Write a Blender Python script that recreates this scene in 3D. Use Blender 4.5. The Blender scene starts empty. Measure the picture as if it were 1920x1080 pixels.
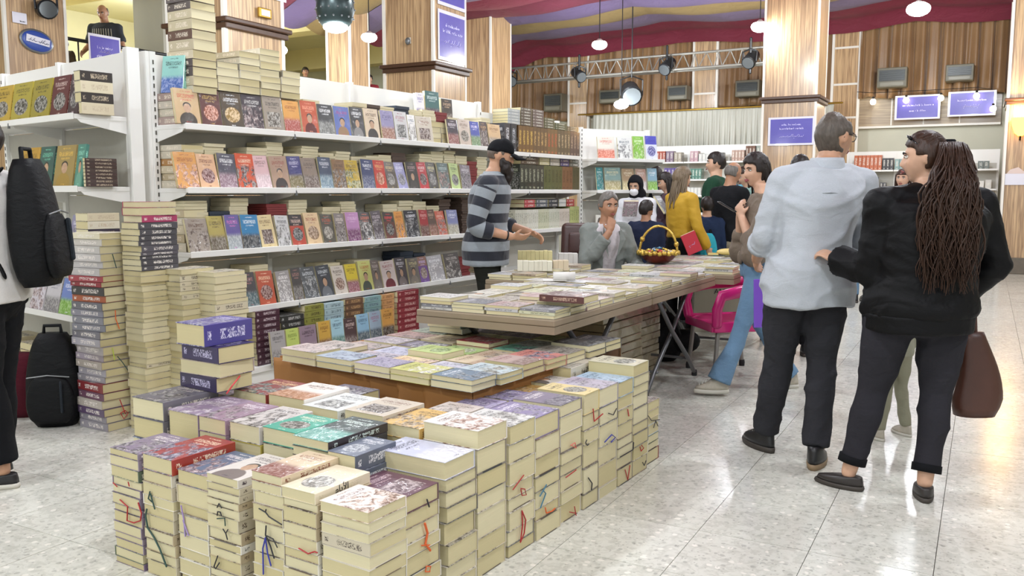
import bpy, bmesh, math, random
import numpy as np
from mathutils import Vector, Matrix, noise as mnoise

random.seed(7)
SC = bpy.context.scene
COL = SC.collection
R = math.radians

# ------------------------------------------------------------------ camera
F_PX, CAM_H, YAW = 1623.0, 1.40, R(32.5)
PITCH = math.atan(180.0 / F_PX)
cam_d = bpy.data.cameras.new('camera')
cam_d.sensor_width = 36.0
cam_d.lens = 36.0 * F_PX / 1920.0
cam_d.clip_end = 120
cam = bpy.data.objects.new('camera', cam_d)
COL.objects.link(cam)
cam.location = (0, 0, CAM_H)
cam.rotation_euler = (math.pi / 2 - PITCH, 0, YAW)
SC.camera = cam

# ------------------------------------------------------------------ world, exposure
SC.view_settings.view_transform = 'Standard'
SC.view_settings.look = 'None'
SC.view_settings.gamma = 1.0
SC.view_settings.use_curve_mapping = False
SC.view_settings.exposure = 0.2
world = bpy.data.worlds.new('world')
SC.world = world
world.use_nodes = True
wb = world.node_tree.nodes['Background']
wb.inputs[0].default_value = (0.94, 0.985, 1.0, 1)
wb.inputs[1].default_value = 0.85

# the hall's axes are turned a little against the bookshelves: hall (u, v) -> world (x, y)
HA = R(3.9)
HC, HS = math.cos(HA), math.sin(HA)
def hw(u, v, z=0.0):
    return Vector((u * HC - v * HS, u * HS + v * HC, z))

# the hall's pendant lamps: rows of them hang over the whole floor, also behind the photographer
LAMP_W = 200
def lamp_light(loc, watts=LAMP_W, color=(0.915, 0.99, 1.06), size=0.16):
    d = bpy.data.lights.new('lamp_light', 'POINT')
    d.energy = watts
    d.color = color
    d.shadow_soft_size = size
    o = bpy.data.objects.new('lamp_light', d)
    COL.objects.link(o)
    o.location = loc
    return o

# ------------------------------------------------------------------ pixel helpers (1920x1080 frame -> real point on a real plane)
_fw = Vector((-math.sin(YAW) * math.cos(PITCH), math.cos(YAW) * math.cos(PITCH), -math.sin(PITCH)))
_rt = Vector((math.cos(YAW), math.sin(YAW), 0))
_up = _rt.cross(_fw)
def ray(x, y):
    return _fw + _rt * ((x - 960) / F_PX) - _up * ((y - 540) / F_PX)
def on_z(x, y, z):
    d = ray(x, y); return Vector((0, 0, CAM_H)) + d * ((z - CAM_H) / d.z)
def on_x(x, y, v):
    d = ray(x, y); return Vector((0, 0, CAM_H)) + d * (v / d.x)
def on_y(x, y, v):
    d = ray(x, y); return Vector((0, 0, CAM_H)) + d * (v / d.y)
def at_d(x, y, dep):
    d = ray(x, y); h = -d.x * math.sin(YAW) + d.y * math.cos(YAW)
    return Vector((0, 0, CAM_H)) + d * (dep / h)
def project(p):
    d = Vector(p) - Vector((0, 0, CAM_H)); z = d.dot(_fw)
    if z < 0.01: return (-9999, -9999, z)
    return (960 + F_PX * d.dot(_rt) / z, 540 - F_PX * d.dot(_up) / z, z)
def on_v(x, y, v):
    # point of the pixel's ray on the hall plane v = const
    d = ray(x, y); dv = -d.x * HS + d.y * HC
    return Vector((0, 0, CAM_H)) + d * (v / dv)
def to_hall(p):
    return (p.x * HC + p.y * HS, -p.x * HS + p.y * HC, p.z)

# ------------------------------------------------------------------ materials
def lin(c):
    if isinstance(c, str):
        c = c.lstrip('#'); c = [int(c[i:i + 2], 16) / 255 for i in (0, 2, 4)]
    return tuple(((x / 12.92) if x <= 0.04045 else ((x + 0.055) / 1.055) ** 2.4) for x in c)
def lin4(c): return lin(c) + (1.0,)

class NT:
    """tiny wrapper to write node graphs as expressions"""
    def __init__(s, m):
        m.use_nodes = True
        s.t = m.node_tree; s.n = s.t.nodes; s.n.clear()
        s.out = s.n.new('ShaderNodeOutputMaterial')
    def node(s, typ, **kw):
        nd = s.n.new(typ)
        for k, v in kw.items(): setattr(nd, k, v)
        return nd
    def put(s, sock, v):
        if hasattr(v, 'is_linked') or isinstance(v, bpy.types.NodeSocket): s.t.links.new(v, sock)
        elif v is not None:
            try: sock.default_value = v
            except Exception: sock.default_value = tuple(v) + (1.0,)
    def m(s, op, a, b=None, c=None, clamp=False):
        nd = s.node('ShaderNodeMath', operation=op, use_clamp=clamp)
        s.put(nd.inputs[0], a)
        if b is not None: s.put(nd.inputs[1], b)
        if c is not None: s.put(nd.inputs[2], c)
        return nd.outputs[0]
    def mix(s, f, a, b, mode='MIX'):
        nd = s.node('ShaderNodeMix', data_type='RGBA', blend_type=mode)
        s.put(nd.inputs[0], f); s.put(nd.inputs[6], a); s.put(nd.inputs[7], b)
        return nd.outputs[2]
    def noise(s, vec, scale=5, detail=2, rough=0.5, dist=0.0):
        nd = s.node('ShaderNodeTexNoise'); s.put(nd.inputs['Vector'], vec)
        s.put(nd.inputs['Scale'], scale); s.put(nd.inputs['Detail'], detail); s.put(nd.inputs['Roughness'], rough)
        s.put(nd.inputs['Distortion'], dist)
        return nd.outputs[0]
    def map(s, vec, scale=(1, 1, 1), loc=(0, 0, 0), rot=(0, 0, 0)):
        nd = s.node('ShaderNodeMapping'); s.put(nd.inputs[0], vec)
        s.put(nd.inputs[1], loc); s.put(nd.inputs[2], rot); s.put(nd.inputs[3], scale)
        return nd.outputs[0]
    def ramp(s, f, stops, interp='LINEAR'):
        nd = s.node('ShaderNodeValToRGB'); s.put(nd.inputs[0], f); cr = nd.color_ramp; cr.interpolation = interp
        while len(cr.elements) < len(stops): cr.elements.new(0.5)
        for e, (p, c) in zip(cr.elements, stops): e.position = p; e.color = lin4(c)
        return nd.outputs[0]
    def coord(s, which='Object'): return s.node('ShaderNodeTexCoord').outputs[which]
    def sep(s, v):
        nd = s.node('ShaderNodeSeparateXYZ'); s.put(nd.inputs[0], v); return nd.outputs
    def comb(s, x=0, y=0, z=0):
        nd = s.node('ShaderNodeCombineXYZ'); s.put(nd.inputs[0], x); s.put(nd.inputs[1], y); s.put(nd.inputs[2], z); return nd.outputs[0]
    def attr(s, name):
        nd = s.node('ShaderNodeAttribute', attribute_type='OBJECT', attribute_name=name); return nd.outputs
    def step(s, a, edge, soft=0.02):
        # smooth step of a at edge
        nd = s.node('ShaderNodeMapRange', interpolation_type='SMOOTHSTEP')
        s.put(nd.inputs[0], a); s.put(nd.inputs[1], edge if not isinstance(edge, (int, float)) else edge - soft)
        s.put(nd.inputs[2], edge if not isinstance(edge, (int, float)) else edge + soft)
        nd.inputs[3].default_value = 0; nd.inputs[4].default_value = 1
        return nd.outputs[0]
    def bump(s, h, strength=0.3, dist=0.01):
        nd = s.node('ShaderNodeBump'); s.put(nd.inputs['Height'], h); nd.inputs['Strength'].default_value = strength; nd.inputs['Distance'].default_value = dist
        return nd.outputs[0]
    def bsdf(s, color, rough=0.6, metal=0.0, normal=None, **kw):
        b = s.node('ShaderNodeBsdfPrincipled')
        s.put(b.inputs['Base Color'], color); s.put(b.inputs['Roughness'], rough); s.put(b.inputs['Metallic'], metal)
        if normal is not None: s.put(b.inputs['Normal'], normal)
        for k, v in kw.items(): s.put(b.inputs[k.replace('_', ' ')], v)
        s.t.links.new(b.outputs[0], s.out.inputs[0])
        return b

MATS = {}
def new_mat(name):
    m = bpy.data.materials.new(name); MATS[name] = m; return m, NT(m)

def plain(name, color, rough=0.6, metal=0.0, var=0.0, scale=20, bump=0.0, bscale=None, bdist=0.004, **kw):
    if name in MATS: return MATS[name]
    m, t = new_mat(name)
    c = lin4(color)
    v = t.coord('Object')
    if var > 0:
        n = t.noise(v, scale, 3)
        dark = tuple(x * (1 - var) for x in c[:3]) + (1,)
        lite = tuple(min(1, x * (1 + var * 0.6)) for x in c[:3]) + (1,)
        c = t.mix(n, dark, lite)
    nrm = None
    if bump > 0: nrm = t.bump(t.noise(v, bscale or scale, 4), bump, bdist)
    t.bsdf(c, rough, metal, nrm, **kw)
    return m

def glow(name, color, strength):
    if name in MATS: return MATS[name]
    m, t = new_mat(name)
    e = t.node('ShaderNodeEmission'); e.inputs[0].default_value = lin4(color); e.inputs[1].default_value = strength
    t.t.links.new(e.outputs[0], t.out.inputs[0])
    return m

def fabric(name, color, fold=0.5, scale=14, rough=0.9, weave=True, dist=0.012):
    """cloth: fine weave and soft crumples"""
    if name in MATS: return MATS[name]
    m, t = new_mat(name)
    v = t.coord('Object')
    n1 = t.noise(t.map(v, (1, 1, 1.8)), scale, 3, 0.55, 0.6)
    n2 = t.noise(v, 420, 1)
    h = t.m('ADD', n1, t.m('MULTIPLY', n2, 0.03))
    c = lin4(color)
    cc = t.mix(n2, tuple(x * 0.82 for x in c[:3]) + (1,), tuple(min(1, x * 1.14) for x in c[:3]) + (1,))
    t.bsdf(cc, rough, 0, t.bump(h, fold, dist), Sheen_Weight=0.03 if sum(c[:3]) > 0.15 else 0.0, Specular_IOR_Level=0.5 if sum(c[:3]) > 0.15 else 0.2)
    return m

# ------------------------------------------------------------------ mesh helpers
class MB:
    def __init__(s): s.v = []; s.f = []; s.mi = []; s.cur = 0
    def add(s, vs, fs, mi=None):
        b = len(s.v); s.v += [tuple(x) for x in vs]
        s.f += [tuple(i + b for i in f) for f in fs]; s.mi += [s.cur if mi is None else mi] * len(fs); return s
    def box(s, a, b, M=None, mi=None):
        x0, y0, z0 = a; x1, y1, z1 = b
        vs = [(x0, y0, z0), (x1, y0, z0), (x1, y1, z0), (x0, y1, z0), (x0, y0, z1), (x1, y0, z1), (x1, y1, z1), (x0, y1, z1)]
        if M is not None: vs = [M @ Vector(p) for p in vs]
        return s.add(vs, [(0, 3, 2, 1), (4, 5, 6, 7), (0, 1, 5, 4), (1, 2, 6, 5), (2, 3, 7, 6), (3, 0, 4, 7)], mi)
    def loft(s, rings, mi=None, caps=True, closed=True):
        n = len(rings[0]); vs = [p for r in rings for p in r]; fs = []
        for i in range(len(rings) - 1):
            for j in range(n if closed else n - 1):
                k = (j + 1) % n
                fs.append((i * n + j, i * n + k, (i + 1) * n + k, (i + 1) * n + j))
        if caps:
            fs.append(tuple(range(n - 1, -1, -1))); fs.append(tuple((len(rings) - 1) * n + j for j in range(n)))
        return s.add(vs, fs, mi)
    def tube(s, pts, rad, n=10, mi=None, ends=True, flat=1.0):
        pts = [Vector(p) for p in pts]
        if isinstance(rad, (int, float)): rad = [rad] * len(pts)
        rings = []; prev = None
        for i, p in enumerate(pts):
            d = (pts[min(i + 1, len(pts) - 1)] - pts[max(i - 1, 0)])
            d = d.normalized() if d.length > 1e-9 else Vector((0, 0, 1))
            if prev is None:
                a = Vector((0, 0, 1)) if abs(d.z) < 0.9 else Vector((1, 0, 0))
                u = d.cross(a).normalized()
            else:
                u = (prev - d * prev.dot(d)).normalized()
            w = d.cross(u); prev = u
            rings.append((p, u, w, rad[i], d))
        out = []
        def ring(p, u, w, r): return [p + u * (r * math.cos(2 * math.pi * j / n)) + w * (r * flat * math.sin(2 * math.pi * j / n)) for j in range(n)]
        e0, e1 = ends if isinstance(ends, tuple) else (ends, ends)
        if e0:
            p, u, w, r, d = rings[0]
            for k in (0.95, 0.7, 0.35): out.append(ring(p - d * (r * k), u, w, r * math.sqrt(1 - k * k)))
        for p, u, w, r, d in rings: out.append(ring(p, u, w, r))
        if e1:
            p, u, w, r, d = rings[-1]
            for k in (0.35, 0.7, 0.95): out.append(ring(p + d * (r * k), u, w, r * math.sqrt(1 - k * k)))
        return s.loft(out, mi)
    def ellipsoid(s, c, r, M=None, n=16, m=10, mi=None):
        c = Vector(c); rings = []
        for i in range(1, m):
            a = math.pi * i / m
            ring = []
            for j in range(n):
                b = 2 * math.pi * j / n
                p = Vector((r[0] * math.sin(a) * math.cos(b), r[1] * math.sin(a) * math.sin(b), -r[2] * math.cos(a)))
                if M is not None: p = M @ p
                ring.append(c + p)
            rings.append(ring)
        return s.loft(rings, mi)
    def lathe(s, prof, c=(0, 0, 0), n=20, mi=None, caps=True):
        c = Vector(c)
        return s.loft([[c + Vector((r * math.cos(2 * math.pi * j / n), r * math.sin(2 * math.pi * j / n), z)) for j in range(n)] for r, z in prof], mi, caps)
    def mesh(s, name):
        me = bpy.data.meshes.new(name); me.from_pydata(s.v, [], s.f); me.update()
        if any(s.mi): me.polygons.foreach_set('material_index', s.mi)
        bm = bmesh.new(); bm.from_mesh(me); bmesh.ops.recalc_face_normals(bm, faces=bm.faces); bm.to_mesh(me); bm.free()
        return me
    def build(s, name, mats, parent=None, smooth=False, bevel=0.0, loc=None, rz=None):
        me = s.mesh(name)
        return link(name, me, mats, parent, smooth, bevel, loc, rz)

def link(name, me, mats, parent=None, smooth=False, bevel=0.0, loc=None, rz=None):
    if mats is not None:
        if not isinstance(mats, (list, tuple)): mats = [mats]
        if len(me.materials) == 0:
            for m in mats: me.materials.append(m)
    if smooth: me.polygons.foreach_set('use_smooth', [True] * len(me.polygons))
    o = bpy.data.objects.new(name, me); COL.objects.link(o)
    if parent is not None: o.parent = parent
    if bevel > 0:
        b = o.modifiers.new('bevel', 'BEVEL'); b.width = bevel; b.segments = 2; b.limit_method = 'ANGLE'; b.angle_limit = R(40)
    if loc is not None: o.location = loc
    if rz is not None: o.rotation_euler = (0, 0, rz)
    return o

def tag(o, label, cat, group=None):
    o['label'] = label; o['category'] = cat
    if group: o['group'] = group
    return o
def empty(name, loc=(0, 0, 0), rz=0.0):
    o = bpy.data.objects.new(name, None); COL.objects.link(o); o.location = loc; o.rotation_euler = (0, 0, rz)
    o.empty_display_size = 0.1
    return o
def struct(o): o['kind'] = 'structure'; return o
def copy_tree(o, parent=None):
    c = o.copy(); COL.objects.link(c)
    if parent is not None: c.parent = parent
    for ch in list(o.children): copy_tree(ch, c)
    return c
ORD = ['first', 'second', 'third', 'fourth', 'fifth', 'sixth', 'seventh', 'eighth', 'ninth', 'tenth', 'eleventh', 'twelfth', 'thirteenth', 'fourteenth', 'fifteenth', 'sixteenth', 'seventeenth', 'eighteenth', 'nineteenth', 'twentieth']
def nth(i): return ORD[i] if i < 20 else 'twenty-' + ORD[i - 20] if i < 29 else 'number %d' % (i + 1)
# ------------------------------------------------------------------ structure materials
def m_terrazzo():
    m, t = new_mat('terrazzo')
    info = t.node('ShaderNodeObjectInfo')
    v = t.coord('Object')
    vv = t.node('ShaderNodeVectorMath', operation='ADD')
    t.put(vv.inputs[0], v); t.put(vv.inputs[1], t.comb(t.m('MULTIPLY', info.outputs['Random'], 37.0), t.m('MULTIPLY', info.outputs['Random'], 91.0), 0))
    v = vv.outputs[0]
    warp = t.node('ShaderNodeVectorMath', operation='ADD')
    wn = t.node('ShaderNodeTexNoise'); t.put(wn.inputs['Vector'], v); wn.inputs['Scale'].default_value = 30
    sc = t.node('ShaderNodeVectorMath', operation='SCALE'); t.put(sc.inputs[0], wn.outputs['Color']); sc.inputs['Scale'].default_value = 0.02
    t.put(warp.inputs[0], v); t.put(warp.inputs[1], sc.outputs[0])
    def chips(scale, lo):
        vo = t.node('ShaderNodeTexVoronoi'); t.put(vo.inputs['Vector'], warp.outputs[0]); vo.inputs['Scale'].default_value = scale
        sepc = t.node('ShaderNodeSeparateColor'); t.put(sepc.inputs[0], vo.outputs['Color'])
        sel = t.step(sepc.outputs[0], lo, 0.02)
        near = t.m('SUBTRACT', 1.0, t.step(vo.outputs['Distance'], 0.36, 0.08))
        return t.m('MULTIPLY', sel, near), sepc.outputs[1]
    big = t.noise(v, 3.0, 3)
    base = t.mix(big, lin4('#c9c9be'), lin4('#dcdcd2'))
    mott = t.noise(v, 24, 4, 0.65, 0.8)
    base = t.mix(t.step(mott, 0.47, 0.10), lin4('#bcbcb1'), base)
    fine = t.noise(v, 90, 3)
    base = t.mix(t.m('MULTIPLY', fine, 0.5), base, lin4('#e2dfd6'))
    c1, r1 = chips(38, 0.74)
    col = t.mix(t.m('MULTIPLY', c1, 0.5), base, t.mix(r1, lin4('#8f8f88'), lin4('#adaca4')))
    c2, r2 = chips(30, 0.84)
    col = t.mix(t.m('MULTIPLY', c2, 0.8), col, lin4('#eeeae0'))
    c3, r3 = chips(80, 0.88)
    col = t.mix(t.m('MULTIPLY', c3, 0.4), col, lin4('#76756f'))
    tint = t.mix(info.outputs['Random'], (0.93, 0.93, 0.92, 1), (1, 1, 1, 1))
    col = t.mix(1.0, col, tint, 'MULTIPLY')
    smear = t.noise(t.map(v, (1, 1, 1)), 2.2, 4, 0.6)
    rough = t.m('MULTIPLY_ADD', smear, 0.22, 0.10)
    t.bsdf(col, rough, 0, t.bump(t.noise(v, 14, 2), 0.03, 0.004), Specular_IOR_Level=0.5)
    return m
def m_wood(name, a, b, horiz=False, rough=0.28):
    m, t = new_mat(name)
    v = t.coord('Object')
    s = (1, 1, 0.03) if not horiz else (0.03, 0.03, 1)
    n1 = t.noise(t.map(v, s), 22, 3, 0.55, 0.3)
    n2 = t.noise(t.map(v, s), 7, 2)
    f = t.m('ADD', t.m('MULTIPLY', n1, 0.7), t.m('MULTIPLY', n2, 0.4))
    col = t.ramp(f, [(0.36, a), (0.47, b), (0.55, a), (0.64, b), (0.74, a)])
    t.bsdf(col, rough, 0, None, Coat_Weight=0.25, Coat_Roughness=0.12)
    return m
M_FLOOR = m_terrazzo()
M_GROUT = plain('floor_grout', '#77746c', 0.8, var=0.2)
M_WOOD = m_wood('column_laminate', '#98795a', '#cfae84')
M_WOODH = m_wood('band_laminate', '#94826c', '#b6a284', True, 0.4)
M_WOODD = plain('ledge_wood', '#4d3322', 0.35, var=0.3, scale=30)
M_TRIM = plain('white_edge_trim', '#e9e4da', 0.35)
M_CREAM = plain('cream_wall_paint', '#d6cfa9', 0.7, var=0.06, scale=4)
M_CREAM2 = plain('pale_wall_paint', '#cbc9b6', 0.75, var=0.06, scale=3)
M_CONC = plain('soffit_paint', '#cfc28e', 0.75, var=0.08, scale=3)
M_STONE = plain('stone_base', '#6d6355', 0.4, var=0.35, scale=12)
M_BLACK = plain('black_metal', '#1b1b1c', 0.45, 0.3)
M_GREYM = plain('grey_metal', '#7d7f80', 0.4, 0.6, var=0.1)
M_WHITE = plain('white_enamel', '#e4e3de', 0.32, 0.0)
M_PLAST = plain('white_plastic', '#d9d6cc', 0.4)
M_BULB = glow('lamp_bulb', '#fff8ea', 30.0)
M_BULB2 = glow('string_bulb', '#fff3d6', 14.0)

def hall_box(name, u0, u1, v0, v1, z0, z1, mats, parent=None, bevel=0.0):
    c = hw((u0 + u1) / 2, (v0 + v1) / 2, 0)
    b = MB().box((-(u1 - u0) / 2, -(v1 - v0) / 2, z0), ((u1 - u0) / 2, (v1 - v0) / 2, z1))
    o = b.build(name, mats, None, bevel=bevel)
    o.location = c; o.rotation_euler = (0, 0, HA)
    if parent is not None:
        o.parent = parent; o.matrix_parent_inverse = parent.matrix_basis.inverted()
    return o

# ------------------------------------------------------------------ floor of separate terrazzo tiles
floor = struct(hall_box('floor', -16, 9, -5, 19.4, -0.14, -0.0095, M_GROUT))
floor['label'] = 'pale speckled terrazzo floor of square tiles'
TS = 0.44
tile_me = MB().box((-TS / 2 + 0.0014, -TS / 2 + 0.0014, -0.009), (TS / 2 - 0.0014, TS / 2 - 0.0014, 0.0)).mesh('floor_tile')
tile_me.materials.append(M_FLOOR)
cells = []
for i in range(-34, 21):
    for j in range(-10, 43):
        u = -0.979 + TS * (i + 0.5); v = 3.418 + TS * (j + 0.5)
        cells.append((u, v))
scored = []
for (u, v) in cells:
    pr = [project(hw(u + a * TS / 2, v + b * TS / 2, 0)) for a in (-1, 1) for b in (-1, 1)]
    inside = any(-40 < p[0] < 1960 and p[1] < 1130 and p[2] > 0.3 for p in pr) 
    w = hw(u, v)
    hid = (-2.9 < w.x < -2.0 and 2.2 < w.y < 4.2) or (w.x < -4.9 and w.y > 3.0) 
    d = math.hypot(w.x, w.y)
    scored.append((0 if inside and not hid else 1, d, u, v))
scored.sort()
fl_inv = floor.matrix_basis.inverted()
far = MB()
for k, (_, d, u, v) in enumerate(scored):
    if k < 300 and _ == 0:
        o = bpy.data.objects.new('floor_tile', tile_me); COL.objects.link(o)
        o.parent = floor; o.matrix_parent_inverse = fl_inv
        o.location = hw(u, v, random.uniform(-0.0004, 0.0)); o.rotation_euler = (0, 0, HA)
    else:
        h = TS / 2 - 0.0014
        far.add([hw(u - h, v - h, 0), hw(u + h, v - h, 0), hw(u + h, v + h, 0), hw(u - h, v + h, 0)], [(0, 1, 2, 3)])
fo = far.build('floor_tile_field', M_FLOOR, floor); fo.matrix_parent_inverse = fl_inv; fo['kind'] = 'stuff'

# ------------------------------------------------------------------ back wall
VB = 19.0
wall = struct(hall_box('wall_back', -16, 9, VB, VB + 0.25, 0, 5.4, M_CREAM2))
wall['label'] = 'pale end wall of the hall behind the curtains'
wl = struct(hall_box('wall_left', -16.25, -16, -5, VB + 0.25, 0, 5.4, M_CREAM))
wl['label'] = 'cream side wall behind the mezzanine'
wr = struct(hall_box('wall_right', 9, 9.25, 2, VB + 0.25, 0, 5.4, M_CREAM2))
wr['label'] = 'pale side wall on the far right'
ceil = struct(hall_box('ceiling', -16, 9, -5, VB + 0.25, 5.4, 5.6, M_CREAM))
ceil['label'] = 'plain ceiling slab above the draped fabric'

def u_at(px, v=VB): return to_hall(on_v(px, 300, v))[0]
def z_at(px, py, v=VB): return on_v(px, py, v).z

# wooden band below the curtains on the right, with panels
band = struct(hall_box('trim_1', u_at(1607), u_at(1872), VB - 0.06, VB, z_at(1740, 235), z_at(1740, 176), M_WOODH))
band['label'] = 'wood panelled band under the right-hand curtain'
for px in (1668, 1728, 1795):
    hall_box('seam_strip', u_at(px) - 0.012, u_at(px) + 0.012, VB - 0.066, VB - 0.058, z_at(1740, 233), z_at(1740, 180), M_TRIM, band)
rail = struct(hall_box('trim_2', u_at(1607), u_at(1872), VB - 0.12, VB - 0.001, z_at(1740, 238), z_at(1740, 234), M_TRIM))
rail['label'] = 'thin white ledge below the wood band'

# pilasters on the end wall
def pilaster(px0, px1, ys, lab):
    u0, u1 = u_at(px0), u_at(px1)
    p = struct(hall_box('pilaster', u0, u1, VB - 0.16, VB + 0.02, 0, 5.3, M_WOOD))
    p['label'] = lab
    for uu in (u0, u1):
        hall_box('edge_strip', uu - 0.025, uu + 0.025, VB - 0.175, VB - 0.1, 0, 5.3, M_TRIM, p)
    for y in ys:
        z = z_at((px0 + px1) / 2, y)
        hall_box('cross_strip', u0 + 0.03, u1 - 0.03, VB - 0.172, VB - 0.15, z - 0.02, z + 0.02, M_TRIM, p)
pilaster(1071, 1107, (195,), 'wood pilaster between the leftmost curtain and the middle curtain')
pilaster(1301, 1344, (177,), 'wood pilaster between the two middle curtains')
pilaster(1557, 1606, (92, 160, 222), 'wood pilaster left of the broad right-hand curtain')

# gathered brown curtains
def m_curtain(name, a, b):
    m, t = new_mat(name)
    v = t.coord('Object')
    n = t.noise(t.map(v, (1, 1, 0.25)), 5, 3)
    t.bsdf(t.mix(n, lin4(a), lin4(b)), 0.42, 0, t.bump(t.noise(v, 9, 3), 0.15, 0.02), Sheen_Weight=0.3)
    return m
M_CURT = m_curtain('brown_satin', '#7a5a3b', '#9a774e')
M_WCURT = m_curtain('grey_white_voile', '#a3a296', '#bdbbae')
def curtain(name, u0, u1, v, ztop, zbot, mat, label, folds, amp, scallop=0.0, seed=0, group=None):
    rng = random.Random(seed)
    n = max(24, int((u1 - u0) / 0.022)); m = 22
    top, bot = [], []
    vs = []
    ph = [rng.uniform(0, 6.28) for _ in range(6)]
    for i in range(m + 1):
        f = i / m
        for j in range(n + 1):
            s = j / n; u = u0 + (u1 - u0) * s
            a = amp * (0.45 + 0.75 * f)
            w = math.sin(2 * math.pi * folds * s + ph[0] + 0.7 * math.sin(5 * s + ph[1]) + 0.4 * f) \
                + 0.55 * math.sin(2 * math.pi * folds * 1.73 * s + ph[2] + 0.6 * f) + 0.35 * math.sin(2 * math.pi * folds * 0.37 * s + ph[3])
            uu = u + 0.03 * math.sin(2 * math.pi * folds * s + ph[4]) * f
            zz = ztop + (zbot - ztop) * f
            if scallop: zz -= scallop * f * abs(math.sin(math.pi * s * 2.6 + ph[5]))
            p = hw(uu, v - a * (w + 1.6), zz); vs.append(p)
    fs = []
    for i in range(m):
        for j in range(n):
            a = i * (n + 1) + j; fs.append((a, a + 1, a + n + 2, a + n + 1))
    c = sum((Vector(p) for p in vs), Vector()) / len(vs); c.z = zbot
    b = MB().add([Vector(p) - c for p in vs], fs)
    o = b.build(name, mat, None, True); o.location = c
    s = o.modifiers.new('thick', 'SOLIDIFY'); s.thickness = 0.006
    tag(o, label, 'curtain', group)
    return o
VC = VB - 0.05
zb = z_at(1200, 212); zt = 5.3
curtain('brown_curtain', u_at(930), u_at(1071), VC, zt, zb - 0.08, M_CURT, 'brown gathered curtain left of the first wood pilaster', 9, 0.035, 0.05, 1)
curtain('brown_curtain', u_at(1107), u_at(1301), VC, zt, zb, M_CURT, 'wide brown gathered curtain between the two wood pilasters', 11, 0.06, 0.04, 2)
curtain('brown_curtain', u_at(1344), u_at(1557), VC, zt, zb + 0.05, M_CURT, 'brown gathered curtain half hidden behind the big wood column', 13, 0.04, 0.06, 3)
curtain('brown_curtain', u_at(1606), u_at(1890), VC, zt, z_at(1740, 178), M_CURT, 'broad brown satin curtain on the right above the purple posters', 12, 0.06, 0.06, 4)
VWC = VB - 0.5
curtain('white_curtain', u_at(1112, VWC), u_at(1560, VWC), VWC, z_at(1270, 208, VWC), z_at(1270, 285, VWC), M_WCURT, 'long pale grey curtain hanging from the gold rod over far shelves', 46, 0.02, 0, 5)
b = MB().tube([hw(u_at(1085, VWC), VWC - 0.03, z_at(1270, 207, VWC)), hw(u_at(1575, VWC), VWC - 0.03, z_at(1270, 207, VWC))], 0.02, 8)
tag(b.build('curtain_rod', plain('brass', '#b08d3e', 0.3, 0.9), None, True), 'gold rod carrying the pale grey curtain', 'curtain rod')

# ------------------------------------------------------------------ air conditioners stuck through the curtains
M_AC = plain('ac_casing', '#6b6655', 0.5, var=0.15)
M_ACD = plain('ac_grille', '#262b2a', 0.4)
def aircon(px, py, wpx, hpx, lab):
    c = on_v(px, py, VB - 0.2); sc = (c - Vector((0, 0, CAM_H))).dot(_fw) / F_PX
    w, h = wpx * sc / 0.9, hpx * sc
    r = empty('air_conditioner', c - Vector((0, 0, h / 2)), HA)
    MB().box((-w / 2, -0.29, 0), (w / 2, 0.17, h)).build('casing', M_AC, r, bevel=0.015)
    g = MB().box((-w / 2 + 0.04, -0.302, h * 0.32), (w / 2 - 0.04, -0.291, h - 0.05)).build('grille', M_ACD, r)
    for k in range(5):
        z = h * 0.36 + k * (h * 0.55 / 5)
        MB().box((-w / 2 + 0.05, -0.312, z), (w / 2 - 0.05, -0.302, z + 0.012)).build('louvre', plain('ac_louvre', '#3c413e', 0.4), g)
    MB().box((-w / 2 + 0.06, -0.298, h * 0.08), (w / 2 - 0.06, -0.291, h * 0.25)).build('control_panel', plain('ac_panel', '#7f7b6b', 0.4), r)
    tag(r, lab, 'air conditioner', 'air conditioners in the end wall')
aircon(1046, 194, 34, 32, 'leftmost window air conditioner poking through the brown curtain')
aircon(1152, 183, 38, 24, 'window air conditioner behind the hanging lamp and dark spotlight')
aircon(1277, 176, 34, 26, 'window air conditioner just left of the second wood pilaster')
aircon(1407, 168, 40, 30, 'window air conditioner left of the big wood column')
aircon(1675, 148, 46, 36, 'window air conditioner over the left of the two right-hand posters')
aircon(1800, 139, 42, 30, 'rightmost window air conditioner in the broad brown curtain')

# ------------------------------------------------------------------ columns
def column(u0, v0, w, label, ledge=3.08, trim=0.03, base=None):
    """u0 = right side (+u face), v0 = front face"""
    c = hw(u0 - w / 2, v0 + w / 2)
    r = struct(empty('column', c, HA)); r['label'] = label
    h = w / 2
    MB().box((-h, -h, 0), (h, h, 5.38)).build('shaft', M_WOOD, r)
    for sx in (-1, 1):
        for sy in (-1, 1):
            MB().box((sx * h - trim, sy * h - trim, 0), (sx * h + trim * 0.25, sy * h + trim * 0.25, 5.36)).build('corner_strip', M_TRIM, r)
    if ledge:
        MB().box((-h - 0.07, -h - 0.07, ledge), (h + 0.07, h + 0.07, ledge + 0.05)).build('ledge', M_WOODD, r, bevel=0.012)
        MB().box((-h - 0.04, -h - 0.04, ledge - 0.06), (h + 0.04, h + 0.04, ledge)).build('ledge_moulding', M_WOODD, r, bevel=0.01)
    if base:
        MB().box((-h - 0.05, -h - 0.05, 0), (h + 0.05, h + 0.05, base)).build('stone_base', M_STONE, r, bevel=0.01)
    return r
p = to_hall(at_d(425, 60, 8.85)); COL0 = (p[0], p[1])
column(p[0], p[1], 0.80, 'wood column nearest on the left, behind the tall book stacks', trim=0.035)
p = to_hall(at_d(814, 60, 11.8)); COL1 = (p[0], p[1])
column(p[0], p[1], 0.80, 'wood column carrying two purple posters one above the other')
p = to_hall(at_d(921, 60, 17.3))
column(p[0], p[1], 0.80, 'far wood column just right of the poster column', ledge=0)
p = to_hall(at_d(657, 60, 15.8))
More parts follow.
